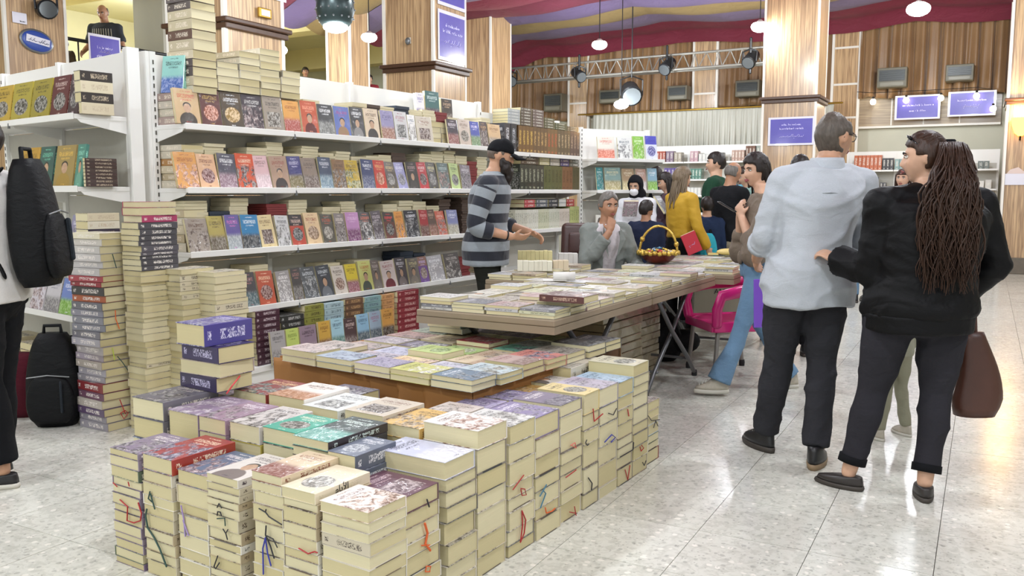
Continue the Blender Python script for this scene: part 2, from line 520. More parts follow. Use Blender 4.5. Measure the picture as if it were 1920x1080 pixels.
column(p[0], p[1], 0.52, 'slender wood column on the mezzanine edge behind the shelves', ledge=0)
p = to_hall(at_d(1531, 200, 14.6)); COL3 = (p[0], p[1])
column(p[0], p[1], 0.86, 'big wood column behind the man in the grey-blue shirt', ledge=2.95)
p = to_hall(at_d(12, 60, 10.6)); COL4 = (p[0], p[1])
column(p[0], p[1], 0.78, 'wood column at far left carrying the oval sign', ledge=0)
p = to_hall(at_d(1885, 300, 14.95)); COL5 = (p[0] + 1.2, p[1])
column(p[0] + 1.2, p[1], 1.2, 'wide wood column at the right edge with the lit wall lamp', ledge=2.93, base=0.28)

# ------------------------------------------------------------------ mezzanine on the left
UM = -11.0
mz = struct(hall_box('trim_3', -16, UM, 2.5, VB, 2.2, 2.46, M_CONC)); mz['label'] = 'cream mezzanine slab along the left side'
for k, v in enumerate((5.0, 9.0, 13.0, 17.0)):
    bm_ = struct(hall_box('trim_%d' % (4 + k), -16, UM + 0.2, v, v + 0.4, 4.45, 5.4, M_CONC))
    bm_['label'] = ['nearest', 'second', 'third', 'farthest'][k] + ' cream ceiling beam over the mezzanine'
ms = struct(hall_box('trim_8', -16, UM + 0.2, 2.5, VB, 4.95, 5.05, M_CREAM)); ms['label'] = 'cream ceiling over the mezzanine'
me_ = struct(hall_box('trim_9', UM - 0.1, UM + 0.22, 2.5, VB, 4.55, 4.95, M_CONC)); me_['label'] = 'cream edge beam above the mezzanine opening'
rl = empty('balcony_railing', hw(UM, 9, 2.46), HA)
MB().tube([(0, -6, 1.0), (0, 8, 1.0)], 0.025, 8).build('handrail', M_BLACK, rl, True)
MB().tube([(0, -6, 0.12), (0, 8, 0.12)], 0.015, 6).build('bottom_rail', M_BLACK, rl, True)
for k in range(71):
    o = link('baluster', bpy.data.meshes.get('baluster') or MB().tube([(0, 0, 0), (0, 0, 1.0)], 0.011, 6).mesh('baluster'), M_BLACK, rl)
    o.location = (0, -6 + k * 0.2, 0)
tag(rl, 'black metal balcony railing along the mezzanine edge', 'railing')
pl = struct(hall_box('pilaster', UM - 0.75, UM - 0.1, 9.3, 9.95, 2.46, 5.0, plain('grey_pillar', '#85806f', 0.6))); pl['label'] = 'plain grey pillar on the mezzanine beside the standing man'

# ------------------------------------------------------------------ draped ceiling of long cloth strips
M_DR = {k: fabric('drape_' + k, c, 0.6, 3, 0.55, dist=0.05) for k, c in dict(maroon='#642034', lilac='#6e6078', gold='#857048', violet='#5f5070', wine='#742539').items()}
seq = ['wine', 'lilac', 'gold', 'violet', 'maroon']
dr = struct(empty('trim_20', hw(-2, 9, 4.9), HA)); dr['label'] = 'striped cloth ceiling of maroon, purple and gold strips'
v = 18.75; k = 0
while v > -1.5:
    w = 0.82
    n = 60; mm = 8; vs = []
    for i in range(mm + 1):
        f = i / mm
        for j in range(n + 1):
            s = j / n; u = -10.85 + 18.95 * s
            sag = 0.10 * math.sin(math.pi * f) + 0.12 * math.sin(math.pi * ((s * 4) % 1)) + 0.02 * math.sin(60 * s + k)
            z = 4.98 - sag
            if v > 18.5 and f < 0.3: z -= (0.3 - f) * 1.1
            if u < -9.3: z -= 0.62 * min(1.0, (-9.3 - u) / 1.5) ** 1.3
            vs.append((u + 2, v - 9 - w * f * 1.02, z - 4.9))
    fs = [(i * (n + 1) + j, i * (n + 1) + j + 1, (i + 1) * (n + 1) + j + 1, (i + 1) * (n + 1) + j) for i in range(mm) for j in range(n)]
    o = MB().add(vs, fs).build('drape_strip', M_DR[seq[k % 5]], dr, True)
    v -= w; k += 1

# ------------------------------------------------------------------ pendant lamps
M_SHADE = plain('lamp_shade_white', '#d9d6cc', 0.4)
M_DOME = plain('dark_dome', '#2f3b3b', 0.35, 0.5)
def pendant(loc, label, r=0.17, group='pendant lamps of the hall', ztop=5.0, watts=150):
    o = empty('pendant_lamp', loc)
    MB().ellipsoid((0, 0, 0), (r, r, r * 0.62), n=16, m=8).build('bulb', M_BULB, o, True)
    MB().lathe([(0.03, r * 0.75), (0.05, r * 0.6), (r * 0.75, r * 0.42), (r * 0.78, r * 0.36), (0.04, r * 0.52)], n=16).build('shade', M_SHADE, o, True)
    MB().tube([(0, 0, r * 0.7), (0, 0, max(0.3, ztop - loc[2]))], 0.008, 6).build('cord', M_BLACK, o)
    tag(o, label, 'lamp', group)
    lamp_light((loc[0], loc[1], loc[2] - r * 0.62 - 0.08), watts)
    return o
pendant(at_d(1124, 84, 16.0), 'bright pendant lamp in front of the first wood pilaster', 0.14)
pendant(at_d(1425, 50, 15.0), 'bright pendant lamp just left of the big wood column', 0.15)
pendant(at_d(1722, 17, 14.0), 'bright pendant lamp over the broad right-hand curtain', 0.18)
pendant(at_d(1165, 196, 16.5), 'low hanging bright bulb beside the dark spotlight', 0.14)
pendant(at_d(521, 94, 14.2), 'glowing lamp under the mezzanine ceiling beside the cream stacks', 0.15, watts=120)
pendant(at_d(692, 70, 14.5), 'glowing lamp between the slender column and the poster column', 0.13, watts=90)
for uv_ in ((-13.4, 7.6), (-13.4, 11.2)): pendant(hw(uv_[0], uv_[1], 4.55), 'unseen lamp added to brighten the mezzanine, behind the ' + ('grey pillar' if uv_[1] < 9 else 'wood columns'), 0.14, 'added mezzanine lamps', 4.95, 130)  # extra unseen lamps, added to brighten the dark mezzanine
# near lamp with a studded dark dome
dl = at_d(629, 48, 7.6)
o = empty('dome_lamp', dl)
MB().lathe([(0.02, 0.30), (0.10, 0.29), (0.155, 0.22), (0.165, 0.12), (0.14, 0.03), (0.115, 0.0), (0.10, 0.0)], n=24).build('dome', M_DOME, o, True)
for ring_, zz, rr in ((0, 0.06, 0.155), (1, 0.13, 0.166), (2, 0.2, 0.16)):
    for q in range(14):
        a = 2 * math.pi * (q + 0.5 * ring_) / 14
        st = link('stud', bpy.data.meshes.get('stud') or MB().ellipsoid((0, 0, 0), (0.009, 0.009, 0.009), n=6, m=4).mesh('stud'), M_GREYM, o)
        st.location = (rr * math.cos(a), rr * math.sin(a), zz)
MB().ellipsoid((0, 0, -0.012), (0.105, 0.105, 0.05), n=18, m=8).build('bulb', M_BULB, o, True)
MB().tube([(0, 0, 0.3), (0, 0, 1.8)], 0.01, 6).build('cord', M_BLACK, o)
tag(o, 'dark studded dome lamp hanging near the shelves, lit', 'lamp')
lamp_light(dl - Vector((0, 0, 0.17)), 60)
for (u, v) in ((-8.0, 2.0), (-4.5, -1.0), (-4.2, 4.0), (-0.6, 1.5), (0.2, 6.5), (2.8, 3.2), (-3.8, 8.3), (3.0, 10.0), (-0.8, 11.5), (-2.5, -3.5), (2.0, -2.0)):
    lp = hw(u, v, 4.45)
    pendant(lp, 'pendant lamp hanging over the hall floor outside the view', 0.16, 'pendant lamps overhead out of view', 4.85, LAMP_W)
for k, (x, y) in enumerate(((1637, 191), (1699, 188), (1764, 184), (1831, 180), (1862, 204))):
    c = on_v(x, y, VB - 0.42)
    bb = empty('string_bulb', c, 0)
    MB().ellipsoid((0, 0, 0), (0.055, 0.055, 0.06), n=12, m=8).build('bulb', M_BULB2, bb, True)
    MB().lathe([(0.02, 0.05), (0.024, 0.09), (0.01, 0.1)], n=8).build('socket', M_BLACK, bb)
    tag(bb, nth(k) + ' small round bulb of the string under the right-hand curtain', 'bulb', 'string of bulbs')
b = MB().tube([on_v(x, y, VB - 0.42) + Vector((0, 0, 0.1)) for x, y in ((1607, 182), (1637, 184), (1699, 181), (1764, 178), (1831, 174), (1860, 178))], 0.006, 5)
tag(b.build('string_light_wire', M_BLACK), 'thin dark wire of the bulb string across the wood band', 'wire')

# sconce on the right column
c = on_v(1913, 255, COL5[1] - 0.12)
s = empty('wall_lamp', c, HA)
MB().lathe([(0.03, 0.0), (0.09, 0.05), (0.14, 0.2), (0.15, 0.3)], n=16, caps=False).build('shade', glow('sconce_glass', '#ffb84a', 6.0), s, True)
MB().tube([(0, 0.12, -0.05), (0, 0.04, -0.06), (0, 0, 0.0)], 0.015, 8).build('bracket', M_BLACK, s, True)
tag(s, 'amber glowing wall lamp on the right-edge column', 'wall lamp')
lamp_light(c + Vector((-0.02, -0.12, 0.42)), 35, (1, 0.62, 0.22), 0.06)
# ------------------------------------------------------------------ lighting truss with spotlights
VT = 16.6
t0 = on_v(925, 158, VT); t1 = on_v(1450, 118, VT)
tr = empty('lighting_truss', (t0 + t1) / 2, HA)
L = (t1 - t0).length; dz = (t1.z - t0.z) / 2
M_TRUSS = plain('truss_grey', '#8b8880', 0.45, 0.5)
for (yy, zz) in ((-0.12, 0.0), (0.12, 0.0), (0, 0.3)):
    MB().tube([(-L / 2, yy, zz - dz), (L / 2, yy, zz + dz)], 0.024, 8).build('chord', M_TRUSS, tr, True)
nb = 26
for k in range(nb):
    xa = -L / 2 + L * k / nb; xb = -L / 2 + L * (k + 0.5) / nb; xc = -L / 2 + L * (k + 1) / nb
    za = -dz + 2 * dz * k / nb; zc = -dz + 2 * dz * (k + 1) / nb; zm = (za + zc) / 2
    yy = -0.12 if k % 2 == 0 else 0.12
    MB().tube([(xa, yy, za), (xb, 0, zm + 0.3)], 0.012, 6).build('brace', M_TRUSS, tr)
    MB().tube([(xb, 0, zm + 0.3), (xc, -yy, zc)], 0.012, 6).build('brace', M_TRUSS, tr)
tag(tr, 'grey metal lighting truss spanning in front of the curtains', 'truss')
M_SPOT = plain('spot_black', '#26282a', 0.4, 0.3)
M_LENS = plain('spot_lens', '#565a5c', 0.15, 0.2)
def spot(px, py, D, r, lab, tilt=35, yaw=0, v=None):
    c = on_v(px, py, VT - 0.17) if v is None else v
    o = empty('stage_spotlight', c, HA + R(yaw))
    M = Matrix.Rotation(R(90 + tilt), 4, 'X')
    def T(prof): 
        b = MB(); n = 16
        rings = [[M @ Vector((rr * math.cos(6.2832 * j / n), rr * math.sin(6.2832 * j / n), z)) for j in range(n)] for rr, z in prof]
        return b.loft(rings)
    T([(r * 0.5, -0.32), (r * 0.9, -0.26), (r, -0.05), (r * 1.05, 0.05), (r * 1.08, 0.06)]).build('housing', M_SPOT, o, True)
    T([(r * 0.9, 0.055), (r * 0.9, 0.075)]).build('lens', M_LENS, o)
    MB().tube([(-r * 1.1, 0, 0), (-r * 1.15, 0.02, r * 1.5), (0, 0.03, r * 1.9), (r * 1.15, 0.02, r * 1.5), (r * 1.1, 0, 0)], 0.015, 6).build('yoke', M_SPOT, o)
    MB().tube([(0, 0.05, -0.2), (0, 0.05, 0.42)] if v is None else [(0, 0, r * 1.7), (0, 0, r * 1.7 + 1.5)], 0.025 if v is None else 0.012, 6).build('clamp', M_SPOT, o)
    tag(o, lab, 'spotlight', 'stage spotlights')
spot(958, 152, 0, 0.11, 'leftmost stage spotlight on the grey truss', 20, 40)
spot(1088, 143, 0, 0.11, 'stage spotlight on the truss before the first wood pilaster', 25, 50)
spot(1248, 128, 0, 0.12, 'stage spotlight on the truss with round grey face', 35, -10)
spot(1405, 115, 0, 0.12, 'stage spotlight on the truss nearest the big wood column', 35, -10)
spot(0, 0, 0, 0.19, 'large dark spotlight hanging below the truss by the low bulb', 30, 30, v=at_d(1184, 178, 16.9))

# ------------------------------------------------------------------ posters
def m_poster():
    m, t = new_mat('poster_purple')
    v = t.coord('Object')
    n = t.noise(v, 3, 2)
    t.bsdf(t.mix(n, lin4('#453c9c'), lin4('#5a4fb4')), 0.4, 0, t.bump(t.noise(v, 6, 3), 0.25, 0.02), Coat_Weight=0.25, Coat_Roughness=0.12)
    return m
M_POST = m_poster(); M_PBORD = plain('poster_border', '#dcdae4', 0.3, Coat_Weight=0.5)
M_INK = plain('poster_lettering', '#cfc9f0', 0.5)
def scribble(b, x0, x1, z, h, y, rng, arabic=False):
    """a line of small unreadable lettering built from strokes"""
    x = x0
    while x < x1:
        w = h * rng.uniform(0.35, 0.8)
        if rng.random() < 0.14: x += h * 0.5; continue
        if arabic:
            b.tube([(x, y, z + h * rng.uniform(0.1, 0.3)), (x + w * 0.5, y, z + h * rng.uniform(0.0, 0.3)), (x + w * 1.1, y, z + h * rng.uniform(0.1, 0.9))], h * 0.11, 4, flat=0.5)
            if rng.random() < 0.4: b.ellipsoid((x + w * 0.4, y, z + h * rng.choice((-0.25, 0.85))), (h * 0.1, 0.002, h * 0.1), n=6, m=4)
        else:
            b.box((x, y - 0.001, z), (x + w * 0.25, y + 0.001, z + h * rng.choice((0.6, 0.6, 1.0))))
            b.box((x + w * 0.2, y - 0.001, z + h * rng.choice((0, 0.45))), (x + w * 0.75, y + 0.001, z + h * rng.choice((0.15, 0.6))))
        x += w
def poster(c, w, h, rz, lab, lines, tilt=0.0, seed=0):
    o = empty('poster', c - Vector((0, 0, h / 2)), rz)
    o.rotation_euler = (0, tilt, rz)
    MB().box((-w / 2, -0.006, 0), (w / 2, 0.0, h)).build('border_sheet', M_PBORD, o)
    MB().box((-w / 2 + 0.05 * w, -0.009, 0.07 * h), (w / 2 - 0.05 * w, -0.0061, h - 0.07 * h)).build('print_sheet', M_POST, o)
    rng = random.Random(seed)
    for (zc, hh, ww, ar) in lines:
        b = MB(); scribble(b, -w * ww / 2, w * ww / 2, zc * h, hh * h, -0.011, rng, ar)
        if b.v: b.build('lettering', M_INK, o)
    tag(o, lab, 'poster', 'purple hall posters')
# on the poster column's right-hand face (+u)
c5 = [(0.55, 0.085, 0.62, False), (0.38, 0.085, 0.7, False), (0.22, 0.12, 0.62, True)]
cu, cv = COL1
for (zc, lab, li, sd) in ((3.50, 'purple poster lower of the two on the wood column', [(0.68, 0.07, 0.5, False), (0.56, 0.07, 0.68, False), (0.34, 0.12, 0.62, True)], 1),
                          (4.22, 'purple poster upper of the two on the wood column', [(0.78, 0.08, 0.74, False), (0.52, 0.12, 0.55, True)], 2)):
    c = hw(cu + 0.012, cv + 0.42, zc)
    poster(c, 0.70, 0.66, HA + math.pi / 2, lab, li, 0.0, sd)
c = on_v(1484, 246, COL3[1] - 0.012)
poster(c + Vector((0, -0.02, 0)), 0.76, 0.47, HA, 'purple poster on the big column left of the man in grey-blue', [(0.7, 0.07, 0.42, False), (0.56, 0.07, 0.5, False), (0.28, 0.12, 0.5, True)], 0, 3)
c = on_v(1720, 201, VB - 0.32)
poster(c, 0.80, 0.46, HA, 'purple poster on the wood band, left of the right-hand pair', [(0.55, 0.08, 0.7, False), (0.32, 0.08, 0.35, False)], 0, 4)
c = on_v(1822, 194, VB - 0.32)
poster(c, 0.80, 0.46, HA, 'purple poster on the wood band beside the right column', [(0.6, 0.08, 0.6, False), (0.35, 0.12, 0.35, True)], 0, 5)
cu, cv = COL0
c = hw(cu + 0.012, cv + 0.45, 3.72)
poster(c, 0.78, 0.60, HA + math.pi / 2, 'purple poster cut off by the upper picture edge on the left column', [(0.4, 0.1, 0.6, True)], 0, 6)
c = at_d(197, 101, 12.3)
poster(c, 0.50, 0.5, HA + R(90), 'purple banner with silver emblem hung on the balcony railing', [(0.62, 0.07, 0.5, False), (0.5, 0.1, 0.4, True), (0.38, 0.07, 0.55, False), (0.26, 0.07, 0.4, False)], 0, 7)
# small notices and signs on the left column
cu, cv = COL4
g = empty('oval_sign', hw(cu + 0.02, cv + 0.36, 3.24), HA + math.pi / 2)
g.rotation_euler = (0, R(8), HA + math.pi / 2)
MB().ellipsoid((0, 0, 0), (0.22, 0.02, 0.145), n=28, m=12).build('rim', M_GREYM, g, True)
MB().ellipsoid((0, -0.012, 0), (0.195, 0.016, 0.122), n=28, m=12).build('face_plate', plain('sign_blue', '#2f4a9a', 0.3), g, True)
MB().box((-0.15, -0.034, -0.035), (0.15, -0.028, 0.05)).build('white_label', M_PBORD, g)
b = MB(); scribble(b, -0.12, 0.12, -0.02, 0.055, -0.036, random.Random(3), True); b.build('lettering', plain('sign_ink', '#5a5a6a', 0.5), g)
tag(g, 'blue oval sign with white label on the far left column', 'sign')
g = empty('notice_plate', hw(cu + 0.015, cv + 0.16, 3.42), HA + math.pi / 2)
MB().box((-0.09, -0.012, 0), (0.09, 0, 0.13)).build('plate', M_PBORD, g, bevel=0.01)
b = MB(); scribble(b, 0.0, 0.06, 0.02, 0.018, -0.014, random.Random(5)); b.build('lettering', M_BLACK, g)
tag(g, 'small white plate above the oval sign', 'sign')
spot(0, 0, 0, 0.11, 'dark spotlight fixed to the far left column above the oval sign', 10, 70, v=hw(cu + 0.16, cv + 0.42, 3.62))
cu, cv = COL0
g = empty('wall_switch_box', hw(cu + 0.015, cv + 0.50, 3.2), HA + math.pi / 2)
MB().box((-0.09, -0.03, 0), (0.09, 0, 0.10)).build('box_body', plain('brass', '#b08d3e', 0.3, 0.9), g, bevel=0.008)
MB().box((-0.06, -0.034, 0.02), (0.06, -0.03, 0.08)).build('cover_plate', M_PBORD, g)
tag(g, 'small brass fitting on the left column above its ledge', 'fitting')
cu, cv = COL1
g = empty('cup_hook', hw(cu - 0.4, cv - 0.01, 3.42), HA)
MB().ellipsoid((0, -0.03, 0), (0.04, 0.03, 0.05), n=12, m=8).build('hook_body', M_GREYM, g, True)
MB().box((-0.03, -0.01, -0.03), (0.03, 0, 0.05)).build('hook_plate', M_PLAST, g)
tag(g, 'small metal fitting on the poster column front', 'fitting')
cu, cv = COL5
g = empty('paper_notice', hw(cu - 1.02, cv - 0.01, 1.52), HA)
MB().box((-0.17, -0.006, 0), (0.17, 0, 0.19)).build('sheet', M_PBORD, g)
MB().add([(-0.15, -0.008, 0.19), (0.15, -0.008, 0.19), (0.02, -0.008, 0.30), (-0.1, -0.008, 0.26)], [(0, 1, 2, 3)]).build('printed_flowers', plain('pale_pink_print', '#d8c3bb', 0.5), g)
tag(g, 'small pale paper notice on the right-edge column', 'notice')
# ------------------------------------------------------------------ book materials (colours come from each book's own properties)
def cover_nodes():
    m, t = new_mat('cover_print')
    x, y, z = t.sep(t.coord('Object'))
    u = t.m('ADD', x, 0.5); v = t.m('ADD', y, 0.5)
    c1 = t.attr('c1')[0]; c2 = t.attr('c2')[0]; c3 = t.attr('c3')[0]
    sd = t.attr('seed')[2]; kind = t.attr('motif')[2]
    def is_kind(k): return t.m('COMPARE', kind, float(k), 0.4)
    P = t.comb(t.m('ADD', u, sd), t.m('ADD', v, t.m('MULTIPLY', sd, 0.37)), sd)
    # paper ground with a soft printed blend
    n0 = t.noise(P, 2.2, 3)
    bg = t.mix(t.m('MULTIPLY', n0, 0.35), c1, t.mix(0.55, c1, c3))
    # picture area masks
    du = t.m('ABSOLUTE', t.m('SUBTRACT', u, 0.5))
    dv = t.m('ABSOLUTE', t.m('SUBTRACT', v, 0.33))
    rect = t.m('MULTIPLY', t.m('LESS_THAN', du, 0.33), t.m('LESS_THAN', dv, 0.22))
    def ell(cx, cy, rx, ry):
        a = t.m('DIVIDE', t.m('SUBTRACT', u, cx), rx); b = t.m('DIVIDE', t.m('SUBTRACT', v, cy), ry)
        d = t.m('ADD', t.m('MULTIPLY', a, a), t.m('MULTIPLY', b, b))
        return t.m('SUBTRACT', 1.0, t.step(d, 1.0, 0.12))
    oval = ell(0.5, 0.36, 0.36, 0.22)
    head = ell(0.5, 0.45, 0.15, 0.13); hair = ell(0.5, 0.52, 0.17, 0.10); shoulders = ell(0.5, 0.08, 0.36, 0.26)
    art_n = t.noise(P, 4.5, 5, 0.62, 0.8)
    art_m = t.m('MULTIPLY', t.step(art_n, 0.5, 0.07), t.m('SUBTRACT', 1.0, t.step(v, 0.66, 0.06)))
    fine = t.noise(P, 13, 4, 0.6, 0.5)
    pic = t.mix(t.step(fine, 0.5, 0.10), t.mix(0.6, c3, (0.02, 0.02, 0.02, 1)), t.mix(0.35, c3, (0.9, 0.88, 0.82, 1)))
    skin = t.mix(fine, (0.30, 0.16, 0.09, 1), (0.62, 0.42, 0.28, 1))
    port = t.mix(shoulders, c1, t.mix(0.5, c3, (0.03, 0.03, 0.03, 1)))
    portm = t.m('MAXIMUM', t.m('MAXIMUM', head, hair), shoulders)
    port = t.mix(hair, port, (0.03, 0.025, 0.02, 1)); port = t.mix(head, port, skin)
    col = bg
    col = t.mix(t.m('MULTIPLY', rect, is_kind(0)), col, pic)
    col = t.mix(t.m('MULTIPLY', portm, is_kind(1)), col, port)
    col = t.mix(t.m('MULTIPLY', oval, is_kind(2)), col, pic)
    col = t.mix(t.m('MULTIPLY', art_m, is_kind(3)), col, pic)
    low = t.m('SUBTRACT', 1.0, t.step(v, 0.42, 0.08))
    col = t.mix(t.m('MULTIPLY', low, is_kind(4)), col, t.mix(fine, c3, pic))
    upb = t.step(v, 0.64, 0.005)
    col = t.mix(t.m('MULTIPLY', upb, is_kind(5)), col, c3)
    col = t.mix(t.m('MULTIPLY', oval, is_kind(5)), col, pic)
    # title lettering: thin strokes cut out of stretched noise, in two rows
    tn = t.noise(t.comb(t.m('MULTIPLY', t.m('ADD', u, sd), 17.0), t.m('MULTIPLY', v, 26.0), sd), 1.0, 2, 0.6, 1.2)
    ink = t.m('SUBTRACT', 1.0, t.step(t.m('ABSOLUTE', t.m('SUBTRACT', tn, 0.5)), 0.045, 0.02))
    row = t.m('LESS_THAN', t.m('ABSOLUTE', t.m('SUBTRACT', v, 0.79)), 0.055)
    row2 = t.m('MULTIPLY', t.m('LESS_THAN', t.m('ABSOLUTE', t.m('SUBTRACT', v, 0.68)), 0.022), t.m('LESS_THAN', du, 0.22))
    row3 = t.m('MULTIPLY', t.m('LESS_THAN', t.m('ABSOLUTE', t.m('SUBTRACT', v, 0.92)), 0.016), t.m('LESS_THAN', du, 0.20))
    row4 = t.m('MULTIPLY', t.m('LESS_THAN', t.m('ABSOLUTE', t.m('SUBTRACT', v, 0.06)), 0.014), t.m('LESS_THAN', du, 0.10))
    rows = t.m('MAXIMUM', t.m('MAXIMUM', t.m('MULTIPLY', row, t.m('LESS_THAN', du, 0.36)), row2), t.m('MAXIMUM', row3, row4))
    col = t.mix(t.m('MULTIPLY', rows, ink), col, c2)
    wrap = t.noise(t.map(t.coord('Object'), (1.0, 1.0, 1.0)), 3.5, 3, 0.6, 1.0)
    nb = t.node('ShaderNodeBump'); t.put(nb.inputs['Height'], t.m('ADD', wrap, t.m('MULTIPLY', sd, 0.01))); nb.inputs['Strength'].default_value = 0.35; nb.inputs['Distance'].default_value = 0.02
    b = t.bsdf(col, 0.5, 0, None, Coat_Weight=0.28, Coat_Roughness=0.09, Specular_IOR_Level=0.35)
    t.t.links.new(nb.outputs[0], b.inputs['Coat Normal'])
    return m
def spine_nodes():
    m, t = new_mat('spine_print')
    x, y, z = t.sep(t.coord('Object'))
    c1 = t.attr('c1')[0]; c2 = t.attr('c2')[0]; sd = t.attr('seed')[2]
    tn = t.noise(t.comb(t.m('MULTIPLY', z, 3.2), t.m('MULTIPLY', t.m('ADD', y, sd), 22.0), sd), 1.0, 2, 0.6, 1.0)
    ink = t.m('SUBTRACT', 1.0, t.step(t.m('ABSOLUTE', t.m('SUBTRACT', tn, 0.5)), 0.05, 0.02))
    dz = t.m('ABSOLUTE', t.m('SUBTRACT', z, 0.5))
    row = t.m('MULTIPLY', t.m('LESS_THAN', dz, 0.24), t.m('LESS_THAN', t.m('ABSOLUTE', t.m('SUBTRACT', y, 0.08)), 0.26))
    row2 = t.m('MULTIPLY', t.m('LESS_THAN', dz, 0.2), t.m('LESS_THAN', t.m('ABSOLUTE', t.m('ADD', y, 0.40)), 0.04))
    col = t.mix(t.m('MULTIPLY', t.m('MAXIMUM', row, row2), ink), c1, c2)
    t.bsdf(col, 0.35, 0, None, Coat_Weight=0.5, Coat_Roughness=0.08)
    return m
def page_nodes():
    m, t = new_mat('page_edges')
    v = t.coord('Object'); info = t.node('ShaderNodeObjectInfo')
    n = t.noise(t.map(v, (0.6, 0.6, 34.0)), 1.6, 3, 0.6)
    base = t.mix(info.outputs['Random'], lin4('#cdc091'), lin4('#dfd6b2'))
    col = t.mix(t.m('MULTIPLY', n, 0.6), base, t.mix(0.42, base, lin4('#8f8464')))
    t.bsdf(col, 0.75, 0, t.bump(n, 0.25, 0.002), Coat_Weight=0.08, Coat_Roughness=0.2)
    return m
M_COVER, M_SPINE, M_PAGE = cover_nodes(), spine_nodes(), page_nodes()

def book_meshes():
    b = MB(); a = 0.035
    # boards and spine as one folded cover (C section), spine at +x
    sec = [(-0.5, 0.0), (0.485, 0.0), (0.5, 0.02), (0.5, 0.98), (0.485, 1.0), (-0.5, 1.0), (-0.5, 1 - a), (0.478, 1 - a), (0.478, a), (-0.5, a)]
    n = len(sec)
    vs = [(x, -0.5, z) for x, z in sec] + [(x, 0.5, z) for x, z in sec]
    fs = []; mi = []
    for i in range(n):
        k = (i + 1) % n; fs.append((i, k, n + k, n + i)); mi.append(1 if i in (1, 2, 3) else 0)
    for off in (0, n):
        q = lambda *ids: tuple(off + i for i in ids)
        fs += [q(0, 1, 8, 9), q(1, 2, 3, 4, 7, 8), q(4, 5, 6, 7)]; mi += [0, 1, 0]
    me = bpy.data.meshes.new('book_cover'); me.from_pydata(vs, [], fs); me.update()
    me.polygons.foreach_set('material_index', mi)
    bm = bmesh.new(); bm.from_mesh(me); bmesh.ops.recalc_face_normals(bm, faces=bm.faces); bm.to_mesh(me); bm.free()
    me.materials.append(M_COVER); me.materials.append(M_SPINE)
    p = MB().box((-0.488, -0.488, a), (0.478, 0.488, 1 - a)).mesh('page_block'); p.materials.append(M_PAGE)
    return me, p
BK_C, BK_P = book_meshes()

def book(name, label, loc, w, h, t, rot=(0, 0, 0), c=('#888888', '#ffffff', '#444444'), kind=3, group=None, cat='book'):
    o = bpy.data.objects.new(name, BK_C); COL.objects.link(o)
    o.location = loc; o.rotation_euler = rot; o.scale = (w, h, t)
    p = bpy.data.objects.new('page_block', BK_P); COL.objects.link(p); p.parent = o
    for q in (o,):
        q['c1'] = list(lin(c[0])); q['c2'] = list(lin(c[1])); q['c3'] = list(lin(c[2]))
        q['seed'] = random.uniform(0, 20); q['motif'] = float(kind)
    tag(o, label, cat, group)
    return o

PAL = [('#7c6a86', '#e9e2d8', '#5a4a60'), ('#4c5a78', '#f0ece2', '#8aa0c0'), ('#d9d3c4', '#3a2a22', '#8f7a66'), ('#3a3a40', '#e8d9a8', '#7a6a5a'),
       ('#b9a98c', '#402c20', '#6a5644'), ('#8a3a34', '#f3e6cf', '#3a2420'), ('#c7c9cc', '#3b3b55', '#8b90a8'), ('#5d6b5a', '#efe9d6', '#a3a888'),
       ('#d8c9b0', '#8a2a22', '#a08468'), ('#e4e0d6', '#444444', '#9a958c'), ('#6a6f78', '#e8e8e8', '#3c4048'), ('#a48fb0', '#2f2438', '#6a567a'),
       ('#c9d2d6', '#394a60', '#7d93a8'), ('#c2b25a', '#4a3a1c', '#8a7a3a'), ('#5a3f38', '#e8cfa0', '#9a6a4a'), ('#9fb6ae', '#27403a', '#5f8078')]
def pal(): return random.choice(PAL)
def orient(cx, cy, z, lx, ly, long_axis, flip=False):
    """location, w, h, rz of a book lying flat and filling lx by ly, its height along long_axis"""
    if long_axis == 'y': return (cx, cy, z), lx, ly, (math.pi if flip else 0.0)
    return (cx, cy, z), ly, lx, (-math.pi / 2 if flip else math.pi / 2)

M_RED = plain('marker_red', '#a8282c', 0.5); M_BLK = plain('marker_black', '#26262c', 0.5); M_BLU = plain('ribbon_blue', '#343a9c', 0.5)
M_ORA = plain('marker_orange', '#d8622c', 0.5); M_GRN = plain('ribbon_dark_green', '#2f4a44', 0.5); M_TEAL = plain('marker_teal', '#3a7088', 0.5)
def stroke(parent, pts, mat, r=0.0032, name='marker_stroke', q=0.72):
    """thin drawn stroke or ribbon; pts in world space, child of the book it lies on"""
    b = MB().tube(pts, r * q, 5)
    o = b.build(name, mat, parent)
    o.matrix_parent_inverse = parent.matrix_basis.inverted()
    return o
def spread_stack(z_top, t_mean, jit=0.35, zbase=0.0):
    """book thicknesses that fill zbase..z_top"""
    n = max(1, round((z_top - zbase) / t_mean)); w = [random.uniform(1 - jit, 1 + jit) for _ in range(n)]; s = sum(w)
    return [(z_top - zbase) * x / s for x in w]

